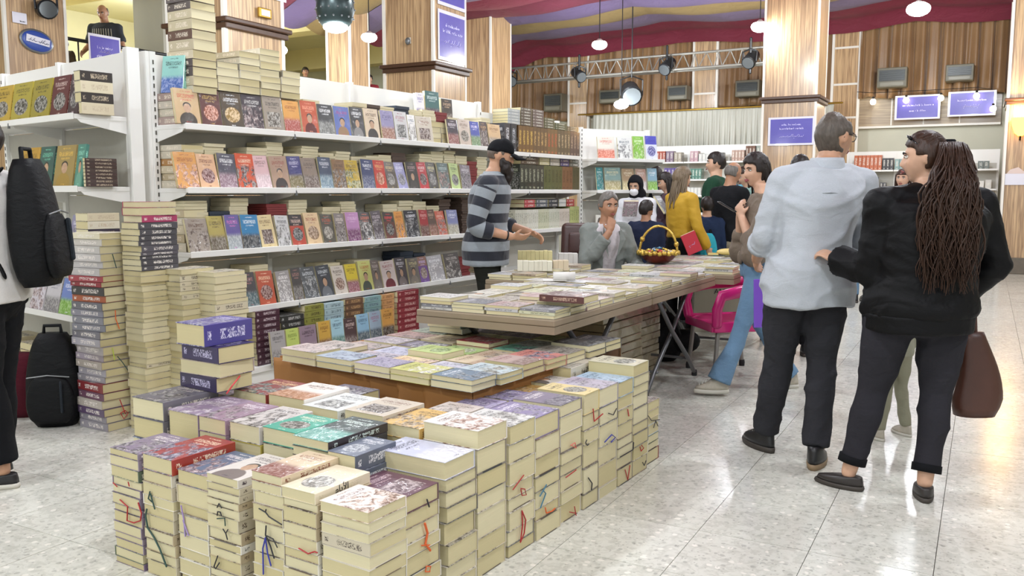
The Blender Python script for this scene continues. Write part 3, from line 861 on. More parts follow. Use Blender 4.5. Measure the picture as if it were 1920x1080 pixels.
STACK_N = 0
def stack(x0, x1, y0, y1, z_top, t_mean, long_axis, top, desc, zbase=0.0, name='stacked_book', group='books piled on the floor in front', pals=None, only=None, core=None, jx=0.004, spine_mix=0.15, flip=None):
    """a column of lying books; top = (colours, kind) of the uppermost; desc names the column by its top book"""
    ts = spread_stack(z_top, t_mean, zbase=zbase); z = zbase; n = len(ts); out = []
    for i, t in enumerate(ts):
        k = n - 1 - i          # 0 = top
        if only is not None and k >= only:
            if core is not None: core.box((x0 + 0.006, y0 + 0.006, z + 0.001), (x1 - 0.006, y1 - 0.006, z + t - 0.001))
            z += t; continue
        cx, cy = (x0 + x1) / 2 + random.uniform(-jx, jx), (y0 + y1) / 2 + random.uniform(-jx, jx)
        lx, ly = (x1 - x0) - random.uniform(0.001, 0.008), (y1 - y0) - random.uniform(0.001, 0.008)
        fl = (random.random() < spine_mix) if k else (bool(flip) if flip is not None else False)
        loc, w, h, rz = orient(cx, cy, z, lx, ly, long_axis, fl)
        cc, kd = top if k == 0 else (random.choice(pals) if pals else top[0] if random.random() < 0.7 else pal(), random.choice((0, 1, 3, 4)))
        lab = desc + ', top book of its pile' if k == 0 else nth(k) + ' book down in the pile topped by ' + desc
        if k == n - 1 and n > 1: lab = 'bottom book of the pile topped by ' + desc
        out.append(book(name, lab, loc, w, h, t - 0.0006, (0, 0, rz + random.uniform(-0.012, 0.012)), cc, kd, group))
        z += t
    return out[::-1]

def to_mesh(o):
    dg = bpy.context.evaluated_depsgraph_get(); me = bpy.data.meshes.new_from_object(o.evaluated_get(dg))
    q = bpy.data.objects.new(o.name, me); COL.objects.link(q); q.parent = o.parent; q.matrix_parent_inverse = o.matrix_parent_inverse.copy()
    q.location = o.location; q.rotation_euler = o.rotation_euler; n = o.name; bpy.data.objects.remove(o); q.name = n
    return q
# ------------------------------------------------------------------ the big floor pile in front
core = MB()
A = []
def C(*a): return a
rowA = [(-2.98, -2.800, 1.86, 2.10, 0.447, 0.034, C('#8c7f92', '#efe8e4', '#6a6070'), 3, 'the worn mauve cover at the left corner'),
        (-2.794, -2.615, 1.86, 2.14, 0.455, 0.046, C('#a03a2e', '#f2dcc0', '#6a6488'), 3, 'the red-spined novel'),
        (-2.608, -2.436, 1.87, 2.13, 0.425, 0.055, C('#5a6f86', '#e8e0e0', '#7a4a5a'), 3, 'the blue-grey scenic cover'),
        (-2.430, -2.262, 1.86, 2.12, 0.447, 0.032, C('#d6d0c8', '#4a4048', '#9a8a84'), 1, 'the pale grey portrait cover'),
        (-2.214, -2.066, 1.87, 2.13, 0.490, 0.044, C('#d9c6a8', '#7a3a28', '#8a4634'), 4, 'the cream cover with a reclining reader'),
        (-2.060, -1.905, 1.86, 2.115, 0.470, 0.040, C('#e2d6ba', '#d2c6a8', '#9a9488'), 2, 'the cream paperback with dark Arabic spine title'),
        (-1.898, -1.695, 1.865, 2.045, 0.452, 0.038, C('#eadfd6', '#5a3f40', '#a06a3e'), 3, 'the near white cover with grouped figures')]
for i, (x0, x1, y0, y1, zt, tm, cc, kd, ds) in enumerate(rowA):
    A.append(stack(x0, x1, y0, y1, zt, tm, 'x' if i == 6 else 'y', (cc, kd), ds, pals=[('#d9d3c4', '#3a2a22', '#8f7a66'), ('#b9a98c', '#402c20', '#6a5644'), ('#e4e0d6', '#444444', '#9a958c'), ('#c7bda6', '#403028', '#7a6e5c')] if i != 0 else None))
# spine title of the cream paperback
fc = bpy.data.curves.new('spine_title', 'FONT'); fc.body = '\uFEE1\uFE8E\uFEF3\uFEF7\uFE8D'; fc.size = 0.033; fc.extrude = 0.0004; fc.align_x = 'CENTER'
fo_ = bpy.data.objects.new('spine_title', fc); COL.objects.link(fo_); fo_.data.materials.append(M_BLK)
bk = A[5][0]; fo_.parent = bk; fo_.matrix_parent_inverse = bk.matrix_basis.inverted()
fo_ = to_mesh(fo_)
fo_.location = (bk.location.x + bk.scale.x / 2 + 0.001, 1.98, bk.location.z + 0.011); fo_.rotation_euler = (math.pi / 2, 0, math.pi / 2)

rowB = [(-3.270, -3.060, 2.15, 2.43, 0.545, 0.075, C('#6f6c74', '#e0d6c8', '#4c4a52'), 3, 'the dark grey thick cover', 4),
        (-3.050, -2.860, 2.16, 2.44, 0.520, 0.115, C('#8d7a92', '#ece4ec', '#b8a8b8'), 3, 'the violet marbled cover', 3),
        (-2.855, -2.690, 2.16, 2.44, 0.520, 0.050, C('#9c8294', '#ece4e8', '#6a5668'), 3, 'the dusty mauve cover', 5),
        (-2.685, -2.510, 2.17, 2.45, 0.520, 0.100, C('#cfc9c4', '#2c2426', '#4a3a38'), 3, 'the white and maroon photo cover', 4),
        (-2.500, -2.320, 2.17, 2.40, 0.525, 0.060, C('#3fa58c', '#efe8cf', '#5a5240'), 2, 'the teal cover with an oval picture', 3),
        (-2.310, -2.125, 2.14, 2.46, 0.528, 0.042, C('#332b2e', '#d9e8e0', '#62a89a'), 4, 'the black cover with turquoise light', 4),
        (-2.120, -2.070, 2.14, 2.14, 0.0, 0.05, None, 0, '', 0)]
B = []
for (x0, x1, y0, y1, zt, tm, cc, kd, ds, n) in rowB[:6]:
    B.append(stack(x0, x1, y0, y1, zt, tm, 'y', (cc, kd), ds, only=n, core=core, spine_mix=0.0))
B.append(stack(-2.120, -1.985, 2.125, 2.345, 0.505, 0.058, 'y', (C('#5d6474', '#e6e6ea', '#8a93a4'), 2), 'the slate grey cover with a pale ring', only=4, core=core))
rowC = [(-3.06, -2.84, 2.50, 2.76, 0.535, 0.05, C('#8a2f30', '#e6c890', '#3a5a50'), 3, 'the crimson cover beside the purple tomes'),
        (-2.835, -2.61, 2.50, 2.77, 0.545, 0.06, C('#e8e2da', '#5a4238', '#b87a48'), 4, 'the white cover with an orange landscape'),
        (-2.605, -2.40, 2.48, 2.74, 0.530, 0.05, C('#d5d8d4', '#4a4a4c', '#8a8a86'), 0, 'the pale cover with a grey crowd photo'),
        (-2.395, -2.185, 2.50, 2.76, 0.535, 0.06, C('#cfc4b2', '#6a3a2c', '#5f4a3c'), 0, 'the beige cover with a sepia photo'),
        (-2.180, -1.985, 2.48, 2.74, 0.520, 0.05, C('#d8b268', '#4a3018', '#a88a5a'), 3, 'the mustard cover with dark figures')]
for (x0, x1, y0, y1, zt, tm, cc, kd, ds) in rowC:
    stack(x0, x1, y0, y1, zt, tm, 'y', (cc, kd), ds, only=2, core=core, spine_mix=0.0)
# back row just before the cardboard box
for k, (x0, x1, cc, ds) in enumerate(((-3.3, -3.09, C('#a38a9c', '#efe6e6', '#7a6478'), 'the lilac cover left of the purple tomes'),
                                      (-2.83, -2.61, C('#8b8794', '#e8e2dc', '#6a6676'), 'the grey-mauve cover by the cardboard'))):
    stack(x0, x1, 2.78 if k else 2.50, 2.97 if k else 2.74, 0.50, 0.06, 'x', (cc, 3), ds, only=1, core=core)

# right-hand face: columns with their short edges to the aisle
XF = -1.72
wing = [(2.055, 2.250, 0.430, 0.052, C('#5f3d4c', '#d8c0c4', '#8a6470'), 0, 'the plum purple cover', -1.965),
        (2.285, 2.470, 0.487, 0.058, C('#b9bccf', '#3a3a4a', '#e6e6f2'), 4, 'the pale violet castle cover', -2.040),
        (2.475, 2.668, 0.552, 0.078, C('#ece8e2', '#5a4038', '#a86a48'), 3, 'the white cover with orange and brown figures', -1.975),
        (2.680, 2.872, 0.520, 0.062, C('#d9d8d4', '#3c3c3c', '#85807a'), 3, 'the white and grey photo cover', -1.965),
        (2.882, 3.080, 0.507, 0.072, C('#8f83a6', '#efe9f0', '#6a5c80'), 3, 'the lavender cover wrapped in plastic', -1.965),
        (3.088, 3.278, 0.515, 0.066, C('#7f7488', '#e8e0e0', '#564c62'), 4, 'the dull violet plastic-wrapped cover', -1.965),
        (3.288, 3.436, 0.520, 0.086, C('#ddc98e', '#4a3c2a', '#7f7664'), 2, 'the yellow cover with a dark oval', -1.965),
        (3.442, 3.632, 0.516, 0.090, C('#b7aebc', '#4a4458', '#8f8698'), 3, 'the pale lilac cover behind the yellow one', -1.965),
        (3.640, 3.808, 0.508, 0.060, C('#a9c0d4', '#37506a', '#7fa0c0'), 3, 'the sky blue cover', -1.965),
        (3.812, 3.990, 0.560, 0.064, C('#c9c3a8', '#4a4438', '#8a8a78'), 2, 'the olive-grey cover at the far end', -1.975)]
W = []
for (y0, y1, zt, tm, cc, kd, ds, xi) in wing:
    W.append(stack(xi, XF, y0, y1, zt, tm, 'x', (cc, kd), ds, pals=[('#d9d3c4', '#3a2a22', '#8f7a66'), ('#c7bda6', '#403028', '#7a6e5c'), ('#8d8478', '#e8e0d0', '#555555')], spine_mix=0.06))
W.append(stack(-1.99, -1.745, 4.0, 4.19, 0.325, 0.045, 'x', (C('#b8a898', '#5a4a40', '#8a7a70'), 3), 'the low worn pile past the far end', pals=PAL))
inner = [(2.70, 2.90, 0.515, C('#cfc4bc', '#5a4a44', '#9a8a80'), 3, 'the rosy beige cover inside the wing'), (2.91, 3.09, 0.50, C('#a69cba', '#3a3450', '#7f74a0'), 3, 'the soft purple cover inside the wing'),
         (3.10, 3.28, 0.50, C('#8f86a8', '#efe9f0', '#675c84'), 3, 'the mid violet cover inside the wing'), (3.29, 3.46, 0.49, C('#c09a58', '#4a3014', '#8f7038'), 3, 'the tan cover inside the wing'),
         (3.47, 3.65, 0.50, C('#d9d5cc', '#4a4440', '#8f8a80'), 1, 'the pale cover with black spine title'), (3.66, 3.99, 0.545, C('#cfc8b8', '#4a4a40', '#9a958a'), 4, 'the cream cover at the far inside corner')]
for (y0, y1, zt, cc, kd, ds) in inner:
    stack(-2.17, -1.985, y0, y1, zt, 0.06, 'y', (cc, kd), ds, only=2, core=core, spine_mix=0)
co = core.build('covered_book_core', M_PAGE); co['kind'] = 'stuff'; tag(co, 'cream book edges packed deep inside the front pile', 'books')
co['kind'] = 'stuff'

# marker digits and ribbons on the page edges
def on_front(i, pts, mat, r=0.0032, name='marker_stroke'):
    z = sum(p[1] for p in pts) / len(pts)
    col = A[i]; bk = min(col, key=lambda o: abs(o.location.z + o.scale.z / 2 - z))
    yf = min(o.location.y - o.scale.y / 2 if i != 6 else o.location.y - o.scale.x / 2 for o in col) - 0.0025
    stroke(bk, [(x, yf, zz) for x, zz in pts], mat, r, name)
def on_right(i, pts, mat, r=0.0034, name='marker_stroke'):
    z = sum(p[1] for p in pts) / len(pts)
    col = W[i] if i >= 0 else A[6]; bk = min(col, key=lambda o: abs(o.location.z + o.scale.z / 2 - z))
    xf = max(o.location.x + o.scale.y / 2 for o in col) + 0.0025
    stroke(bk, [(xf, y, zz) for y, zz in pts], mat, r, name)
def fpx(*pp): return [(lambda q: (q.x, q.z))(on_y(x, y, 1.857)) for x, y in pp]
def rpx(*pp): return [(lambda q: (q.y, q.z))(on_x(x, y, -1.716)) for x, y in pp]
on_front(0, fpx((226, 937), (240, 950), (239, 976), (252, 980), (264, 976), (266, 962), (260, 943)), M_RED, 0.004)
on_front(0, fpx((213, 905), (220, 912)), M_RED); on_front(0, fpx((241, 904), (243, 911)), M_RED)
on_front(1, fpx((281, 922), (278, 935), (286, 942), (282, 925), (290, 954)), M_GRN, 0.004, 'ribbon')
on_front(1, fpx((275, 955), (273, 968), (277, 990), (289, 1008), (300, 1030), (312, 1062)), M_GRN, 0.005, 'ribbon')
on_front(2, fpx((335, 950), (340, 975), (343, 1008), (349, 1006), (339, 978)), plain('ribbon_lilac', '#9a86b8', 0.5), 0.004, 'ribbon')
on_front(3, fpx((408, 951), (411, 944), (416, 952)), M_BLK); on_front(3, fpx((408, 966), (409, 959), (414, 960), (416, 966)), M_BLK)
on_front(3, fpx((408, 972), (422, 971), (423, 985)), M_GRN); on_front(3, fpx((419, 992), (424, 1000), (428, 993)), M_BLK); on_front(3, fpx((424, 1000), (427, 1011)), M_BLK)
on_front(3, fpx((409, 1042), (402, 1062), (405, 1066), (412, 1055)), M_BLK)
on_front(4, fpx((482, 955), (494, 962), (500, 970), (524, 985)), M_BLK); on_front(4, fpx((494, 962), (495, 957)), M_BLK)
on_front(4, fpx((495, 988), (494, 1005), (503, 1025), (510, 1048)), M_BLK, 0.0038, 'ribbon'); on_front(4, fpx((496, 1006), (508, 1012), (516, 1028)), M_BLK, 0.003, 'ribbon')
on_front(4, fpx((494, 1010), (489, 1030), (490, 1078)), M_BLU, 0.004, 'ribbon'); on_front(4, fpx((494, 1012), (498, 1040), (504, 1062)), M_BLU, 0.004, 'ribbon')
on_front(5, fpx((561, 1028), (578, 1038), (590, 1034), (595, 1036)), M_RED, 0.0035)
on_right(0, rpx((801, 937), (805, 950)), M_BLK, 0.004); on_right(0, rpx((797, 982), (802, 1000), (798, 1020), (807, 1032)), M_ORA, 0.006); on_right(0, rpx((791, 1023), (806, 1022)), M_ORA)
on_right(0, rpx((800, 1062), (798, 1072), (806, 1072), (808, 1062), (800, 1062)), M_ORA)
on_right(3, rpx((982, 891), (962, 918)), M_RED); on_right(3, rpx((977, 918), (979, 929), (987, 928), (984, 917), (977, 916)), M_RED)
on_right(3, rpx((979, 958), (986, 975), (983, 1000), (976, 1017), (980, 985), (979, 958)), M_RED, 0.004)
on_right(4, rpx((1024, 909), (1012, 930)), M_TEAL, 0.004); on_right(4, rpx((1018, 920), (1023, 925), (1013, 952)), M_TEAL, 0.004); on_right(4, rpx((1022, 952), (1024, 962), (1035, 958), (1040, 953)), M_ORA, 0.004)
on_right(5, rpx((1080, 881), (1061, 895)), M_RED, 0.0035); on_right(5, rpx((1070, 835), (1078, 830), (1080, 840), (1073, 836)), plain('marker_pink', '#d87868', 0.5)); on_right(5, rpx((1077, 950), (1080, 966)), M_RED); on_right(5, rpx((1068, 960), (1078, 962)), M_RED)
on_right(6, rpx((1100, 825), (1098, 830), (1101, 835), (1104, 833)), M_BLK); on_right(6, rpx((1103, 896), (1110, 906), (1109, 918)), M_BLK, 0.004)
on_right(6, rpx((1112, 767), (1114, 790), (1130, 776)), M_RED, 0.004); on_right(7, rpx((1134, 829), (1147, 815), (1154, 820), (1146, 829)), M_BLU, 0.004)
on_right(7, rpx((1141, 775), (1150, 778), (1156, 766)), M_BLK); on_right(8, rpx((1178, 768), (1180, 780)), M_RED, 0.004); on_right(8, rpx((1173, 881), (1178, 900), (1182, 873)), M_RED, 0.0035)
on_right(9, rpx((1205, 867), (1208, 873), (1211, 864)), M_BLK); on_right(9, rpx((1200, 838), (1202, 846), (1207, 840), (1203, 835)), M_RED); on_right(8, rpx((1164, 857), (1188, 843), (1189, 830)), M_BLK)
on_right(10, rpx((1222, 778), (1230, 790), (1245, 788)), M_BLK); on_right(10, rpx((1238, 790), (1234, 803)), M_BLK); on_right(10, rpx((1238, 790), (1242, 800)), M_BLK)

# purple tomes on the pile
pt = [(0.095, C('#4a4288', '#d8d4ec', '#7f7fae'), 0.0, 0.0, 'tx'), (0.072, C('#2e2350', '#c8c2e0', '#544a80'), 0.02, 0.3, 's'), (0.062, C('#b5a6a4', '#5a4a50', '#8a7a7c'), 0.01, 0.1, 'p'), (0.066, C('#2c2248', '#c8c2e0', '#4a3f90'), 0.0, 0.2, 's')]
z = 0.546
for k, (t, cc, dx, dr_, md) in enumerate(reversed(pt)):
    rz = {'tx': 0.0, 's': -math.pi / 2 - 0.05, 'p': math.pi / 2 + 0.03}[md]
    bx, by = (-3.13 + dx, 2.475)
    lab = ['thick purple tome at the bottom of the purple stack, red ribbon out', 'thick tome with cream edge outward, second from below in the purple stack', 'dark violet tome with spine outward, second from top of the purple stack', 'violet-blue topped thick tome, uppermost of the purple stack'][k]
    o = book('thick_tome', lab, (bx, by, z), 0.19, 0.255, t - 0.001, (0, 0, rz), cc, 3, 'purple tomes stacked on the pile')
    if k == 0: stroke(o, [(bx + 0.13, by + 0.02, z + 0.055), (bx + 0.16, by - 0.02, z + 0.05), (bx + 0.165, by - 0.05, z + 0.03), (bx + 0.14, by - 0.06, z - 0.005)], plain('ribbon_coral', '#d84a4e', 0.5), 0.005, 'ribbon')
    z += t

# ------------------------------------------------------------------ tall book stacks by the shelf corner
s1 = []
zz = 0.0
spine_cols = ['#8d8890', '#8d8890', '#5c4a66', '#b3aaa0', '#6d4a5c', '#7e2f33', '#8f8a90', '#9d98a0', '#a49a90', '#9a8f98', '#a8a0a0', '#a09ca4', '#6c6a74', '#707078', '#76767e', '#7c7a84', '#606068', '#a85a38', '#3a3836', '#8a3038', '#9c3c44', '#b6b2b0', '#b9b4b2', '#bdb8b4', '#bab6b0', '#c2bcb2', '#d8d0b4']
th = [0.05, 0.04, 0.045, 0.05, 0.045, 0.055, 0.04, 0.045, 0.045, 0.04, 0.05, 0.045, 0.045, 0.04, 0.045, 0.04, 0.045, 0.04, 0.05, 0.03, 0.035, 0.045, 0.04, 0.045, 0.045, 0.04, 0.035]
k_ = 1.165 / sum(th)
for i, (cc, t) in enumerate(zip(spine_cols, th)):
    t *= k_
    tw = 0.09 * math.sin(i * 0.5)
    o = book('leaning_stack_book', nth(len(th) - 1 - i) + ' book from the top of the tall stack by the shelf corner', (-4.80 + random.uniform(-0.012, 0.012), 3.0 + random.uniform(-0.012, 0.012), zz), 0.21, 0.27, t - 0.001,
             (0, 0, -math.pi / 2 + 0.0 + random.uniform(-0.05, 0.05) + (0.12 if i > 12 else 0)), (cc, '#e8e0d8', '#5a5058'), 3, 'books of the tall corner stack')
    s1.append(o); zz += t
s1[-1]['label'] = 'cream book lying on top of the tall stack by the shelf corner'
for (i, pts, mt) in ((2, [(0, 0.06), (0.01, 0.03), (0.03, -0.03)], M_RED), (1, [(0, 0.02), (0.02, -0.02), (0.05, 0.01), (0.03, 0.03), (0, 0.02)], M_RED), (14, [(0, 0.05), (0.0, 0.0), (0.02, -0.06)], M_ORA), (8, [(0, 0.04), (0.03, 0), (0.06, -0.05)], M_GRN), (9, [(-0.03, 0.05), (-0.02, -0.02)], plain('ribbon_lime', '#b8c84a', 0.5)), (22, [(0, 0.05), (0.02, -0.03)], M_GRN)):
    o = s1[i]; xf = -4.80 + 0.155
    stroke(o, [(xf, 2.98 + a, o.location.z + 0.03 + b_) for a, b_ in pts], mt, 0.004, 'ribbon')
def thin_stack(cx, cy, lx, ly, ztop, tm, ds, zb=0.0, cols=None, rz=0.0):
    z = zb; i = 0; ts = spread_stack(ztop, tm, 0.4, zb); n = len(ts)
    for i, t in enumerate(ts):
        c = random.choice(cols) if cols else ('#cfc6ac', '#4a4040', '#8a8478')
        k = n - 1 - i
        book('thin_paperback', (nth(k) + ' book down in ' if k else 'topmost book of ') + ds, (cx + random.uniform(-0.008, 0.008), cy + random.uniform(-0.008, 0.008), z), lx, ly, t - 0.0006, (0, 0, rz + random.uniform(-0.05, 0.05) + (0 if random.random() < 0.85 else math.pi)), c if isinstance(c, tuple) else (c, '#eee8e0', '#777777'), 3, 'books of the shelf-corner stacks')
        z += t
    return z
ra = math.pi
thin_stack(-4.545, 3.155, 0.17, 0.24, 0.945, 0.034, 'the cream stack right beside the tall corner stack', rz=ra)
thin_stack(-4.415, 3.32, 0.17, 0.24, 0.95, 0.034, 'the middle cream stack before the corner shelf', rz=ra)
thin_stack(-4.27, 3.44, 0.17, 0.24, 0.93, 0.032, 'the rightmost cream stack before the corner shelf', rz=ra)
z = thin_stack(-4.545, 3.16, 0.18, 0.25, 1.225, 0.030, 'the dark plastic-wrapped bundle on the cream stack', zb=0.947, cols=['#4c4a50', '#55525a', '#46444a', '#5a5468', '#544a80'], rz=0.0)
thin_stack(-4.54, 3.165, 0.17, 0.24, 1.345, 0.038, 'the pink bundle on top of the dark bundle', zb=z + 0.001, cols=['#a83a62', '#b04068', '#9c3660'], rz=0.0)
# ------------------------------------------------------------------ white gondola shelving
XB, XFR = -5.05, -4.72
SZ = [1.83, 1.425, 1.01, 0.605]
M_PANEL = plain('shelf_back_panel', '#bdbab0', 0.5, var=0.05)
M_SLOT = plain('upright_slot', '#55534c', 0.7)
def shelving(name, label, org, ang, sections, depth, shelf_zs, top, base_z=0.19, first_end=True):
    """org: left end of the back panel; local x along the run, local -y towards the reader"""
    r = empty(name, org, ang)
    x = 0
    xs = [0]
    for s_ in sections: xs.append(xs[-1] + s_)
    for i, xx in enumerate(xs):
        u = MB().box((xx - 0.02, -0.03, 0), (xx + 0.02, 0.03, top)).build('upright', M_WHITE, r)
        if i in (0,):
            for k in range(int(top / 0.05)):
                o = link('slot', bpy.data.meshes.get('upright_slot') or MB().box((-0.005, -0.0325, 0), (0.005, -0.0305, 0.026)).mesh('upright_slot'), M_SLOT, u)
                o.location = (xx, 0, 0.02 + k * 0.05)
            if first_end:
                MB().box((-0.045, -0.02, 0), (-0.021, 0.05, top)).build('end_cover', M_WHITE, r)
    for i, s_ in enumerate(sections):
        a, b = xs[i] + 0.021, xs[i + 1] - 0.021
        nrow = 5; hz = (top - 0.02) / nrow
        for k in range(nrow):
            MB().box((a, -0.008, 0.01 + k * hz), (b, 0.008, 0.01 + (k + 1) * hz - 0.004)).build('back_panel', M_PANEL if k < nrow - 1 else M_WHITE, r)
        for z in shelf_zs + [base_z]:
            dd = depth if z != base_z else depth + 0.08
            b_ = MB().box((a - 0.018, -dd, z - 0.03), (b + 0.018, -0.012, z))
            b_.box((a - 0.018, -dd - 0.008, z - 0.034), (b + 0.018, -dd, z + 0.006))
            sh = b_.build('shelf', M_WHITE, r, bevel=0.003)
            for xe in (a - 0.012, b + 0.012):
                if z == base_z: continue
                bb = MB().add([(xe - 0.003, -0.02, z - 0.03), (xe - 0.003, -dd + 0.02, z - 0.03), (xe - 0.003, -dd + 0.04, z - 0.05), (xe - 0.003, -0.02, z - 0.11),
                               (xe + 0.003, -0.02, z - 0.03), (xe + 0.003, -dd + 0.02, z - 0.03), (xe + 0.003, -dd + 0.04, z - 0.05), (xe + 0.003, -0.02, z - 0.11)],
                              [(0, 1, 2, 3), (4, 5, 6, 7), (0, 1, 5, 4), (1, 2, 6, 5), (2, 3, 7, 6), (3, 0, 4, 7)])
                bb.build('bracket', M_WHITE, sh)
            if z != base_z and i > 0:
                MB().add([(a - 0.03, -dd - 0.012, z - 0.05), (a - 0.01, -dd - 0.012, z - 0.05), (a - 0.02, -dd - 0.012, z - 0.015), (a - 0.03, -dd, z - 0.05), (a - 0.01, -dd, z - 0.05), (a - 0.02, -dd, z - 0.015)],
                         [(0, 1, 2), (3, 4, 5), (0, 1, 4, 3), (1, 2, 5, 4), (2, 0, 3, 5)]).build('joint_cap', M_GREYM, sh)
        kick = MB().box((a - 0.018, -depth - 0.06, 0), (b + 0.018, -depth - 0.045, base_z - 0.035)).build('kick_plate', M_WHITE, r)
    tag(r, label, 'bookshelf', 'white metal shelving')
    return r
shelving('bookshelf', 'long white shelving run full of face-out books behind the bearded man', (XB, 3.57, 0), math.pi / 2, [0.925, 0.93, 0.93, 0.93], XFR * 1 - XB - 0.008, SZ, 2.30)
shelving('bookshelf', 'white shelving run holding brown leather-bound sets', (XB, 7.29, 0), math.pi / 2, [0.46, 1.14], XFR - XB - 0.008, [1.80, 1.42, 1.0, 0.60], 2.22, first_end=False)

RL = math.radians(-6.0)   # the left run turns the corner
LU_F = Vector((-5.12, 3.08, 0)); 
ldir = Vector((-math.cos(RL), -math.sin(RL) * -1 * -1, 0))
# local x of a run points along its length with the reader at local -y
LANG = math.radians(-6.0)
lx = Vector((math.cos(LANG), math.sin(LANG), 0)); ly = Vector((-math.sin(LANG), math.cos(LANG), 0))
LDEP = 0.36
LORG = LU_F - lx * 1.86 + ly * LDEP
LZ = [1.875, 1.433, 1.02, 0.61]
shelving('bookshelf', 'white shelving turning the corner at far left behind the backpack wearer', LORG, LANG, [0.93, 0.93], LDEP, LZ, 2.30, first_end=False)
o = MB().box((-0.05, -0.03, 0), (0.0, 0.05, 2.31)).build('corner_post', M_WHITE, None, loc=LORG + lx * 1.90, rz=LANG)
tag(o, 'white corner post where the two shelving runs meet', 'post')

# end section with children's books, set at an angle
EA = math.radians(62)
ex = Vector((math.cos(EA), math.sin(EA), 0)); ey = Vector((-math.sin(EA), math.cos(EA), 0))
EORG = on_x(1088, 300, -4.95); EORG.z = 0
shelving('bookshelf', 'white end shelving with upright picture books', EORG, EA, [1.0], 0.36, [1.79, 1.42, 0.92, 0.55], 2.17, first_end=False)

# ------------------------------------------------------------------ face-out books on the main run
def face_out(px0, px1, z, cc, kd, lab, h=0.235, lean=14, roll=0.0, t=0.018, xf=XFR - 0.02, hscale=1.0, group='face-out books'):
    y0 = on_x(px0, 360, xf).y; y1 = on_x(px1, 360, xf).y
    w = max(0.06, (y1 - y0) * 0.985); cy = (y0 + y1) / 2
    # stands on its lower edge, cover towards +x, leaning back
    M = Matrix.Translation((xf, cy, z + 0.001)) @ Matrix.Rotation(roll, 4, 'X') @ Matrix.Rotation(R(-lean), 4, 'Y') @ Matrix(((0, 0, 1, 0), (1, 0, 0, 0), (0, 1, 0, 0), (0, 0, 0, 1)))
    hh = h * hscale
    M = M @ Matrix.Translation((0, hh / 2, -t)) 
    o = book('face_out_book', lab, (0, 0, 0), w, hh, t, (0, 0, 0), cc, kd, group)
    o.matrix_world = M @ Matrix.Diagonal((w, hh, t, 1))
    return o
S1 = [(337, 383, C('#c4a77e', '#b03a2c', '#4a3c28'), 1, 'tan cover with a capped portrait'), (385, 423, C('#3d2c30', '#c9a862', '#c4612e'), 2, 'dark brown cover with orange shape'), (424, 463, C('#23262c', '#dcdcdc', '#c89a34'), 2, 'black cover with yellow mask'),
      (463, 501, C('#26242a', '#c8c4c0', '#8a6a6a'), 3, 'black cover with faint figure'), (502, 538, C('#94887a', '#221c18', '#6f6250'), 0, 'taupe cover with dark title'), (539, 569, C('#d29a4c', '#8a4a1c', '#a8402c'), 4, 'amber cover with red foot'),
      (572, 602, C('#b8583a', '#e8a080', '#7a2c20'), 1, 'rust red cover with portrait'), (603, 632, C('#3c3c3e', '#eeeeee', '#7c7c78'), 4, 'charcoal cover with white title'), (633, 662, C('#4a68ac', '#a04a78', '#c8a078'), 1, 'blue cover with seated portrait'),
      (663, 688, C('#222326', '#eeeeee', '#b4b0ac'), 1, 'black cover with white-haired portrait'), (689, 716, C('#d3bfa4', '#5a4434', '#4c463f'), 1, 'beige cover with dark figure'), (720, 744, C('#8a88ac', '#4a3c60', '#a0705a'), 4, 'slate lilac cover'),
      (745, 769, C('#c6c4c2', '#8a3a44', '#6a6864'), 0, 'pale grey cover with group photo'), (770, 784, C('#e4e2de', '#44506a', '#9a948c'), 3, 'narrow white cover'), (785, 815, C('#c8bfae', '#7a4a34', '#6a4434'), 0, 'beige cover with brown photo'),
      (843, 863, C('#232832', '#d8ccd0', '#8a4a40'), 4, 'navy cover with red title'), (864, 885, C('#c4b4a6', '#6a5648', '#6a5a40'), 2, 'beige cover with ring picture'), (886, 903, C('#4448a0', '#e0d8f0', '#6a8a5a'), 4, 'royal blue cover with green foot'),
      (904, 918, C('#3a2c2e', '#c09a68', '#6a4a3c'), 3, 'dark maroon cover'), (919, 942, C('#c8a67a', '#7a5430', '#9a8a78'), 4, 'tan cover at the end')]
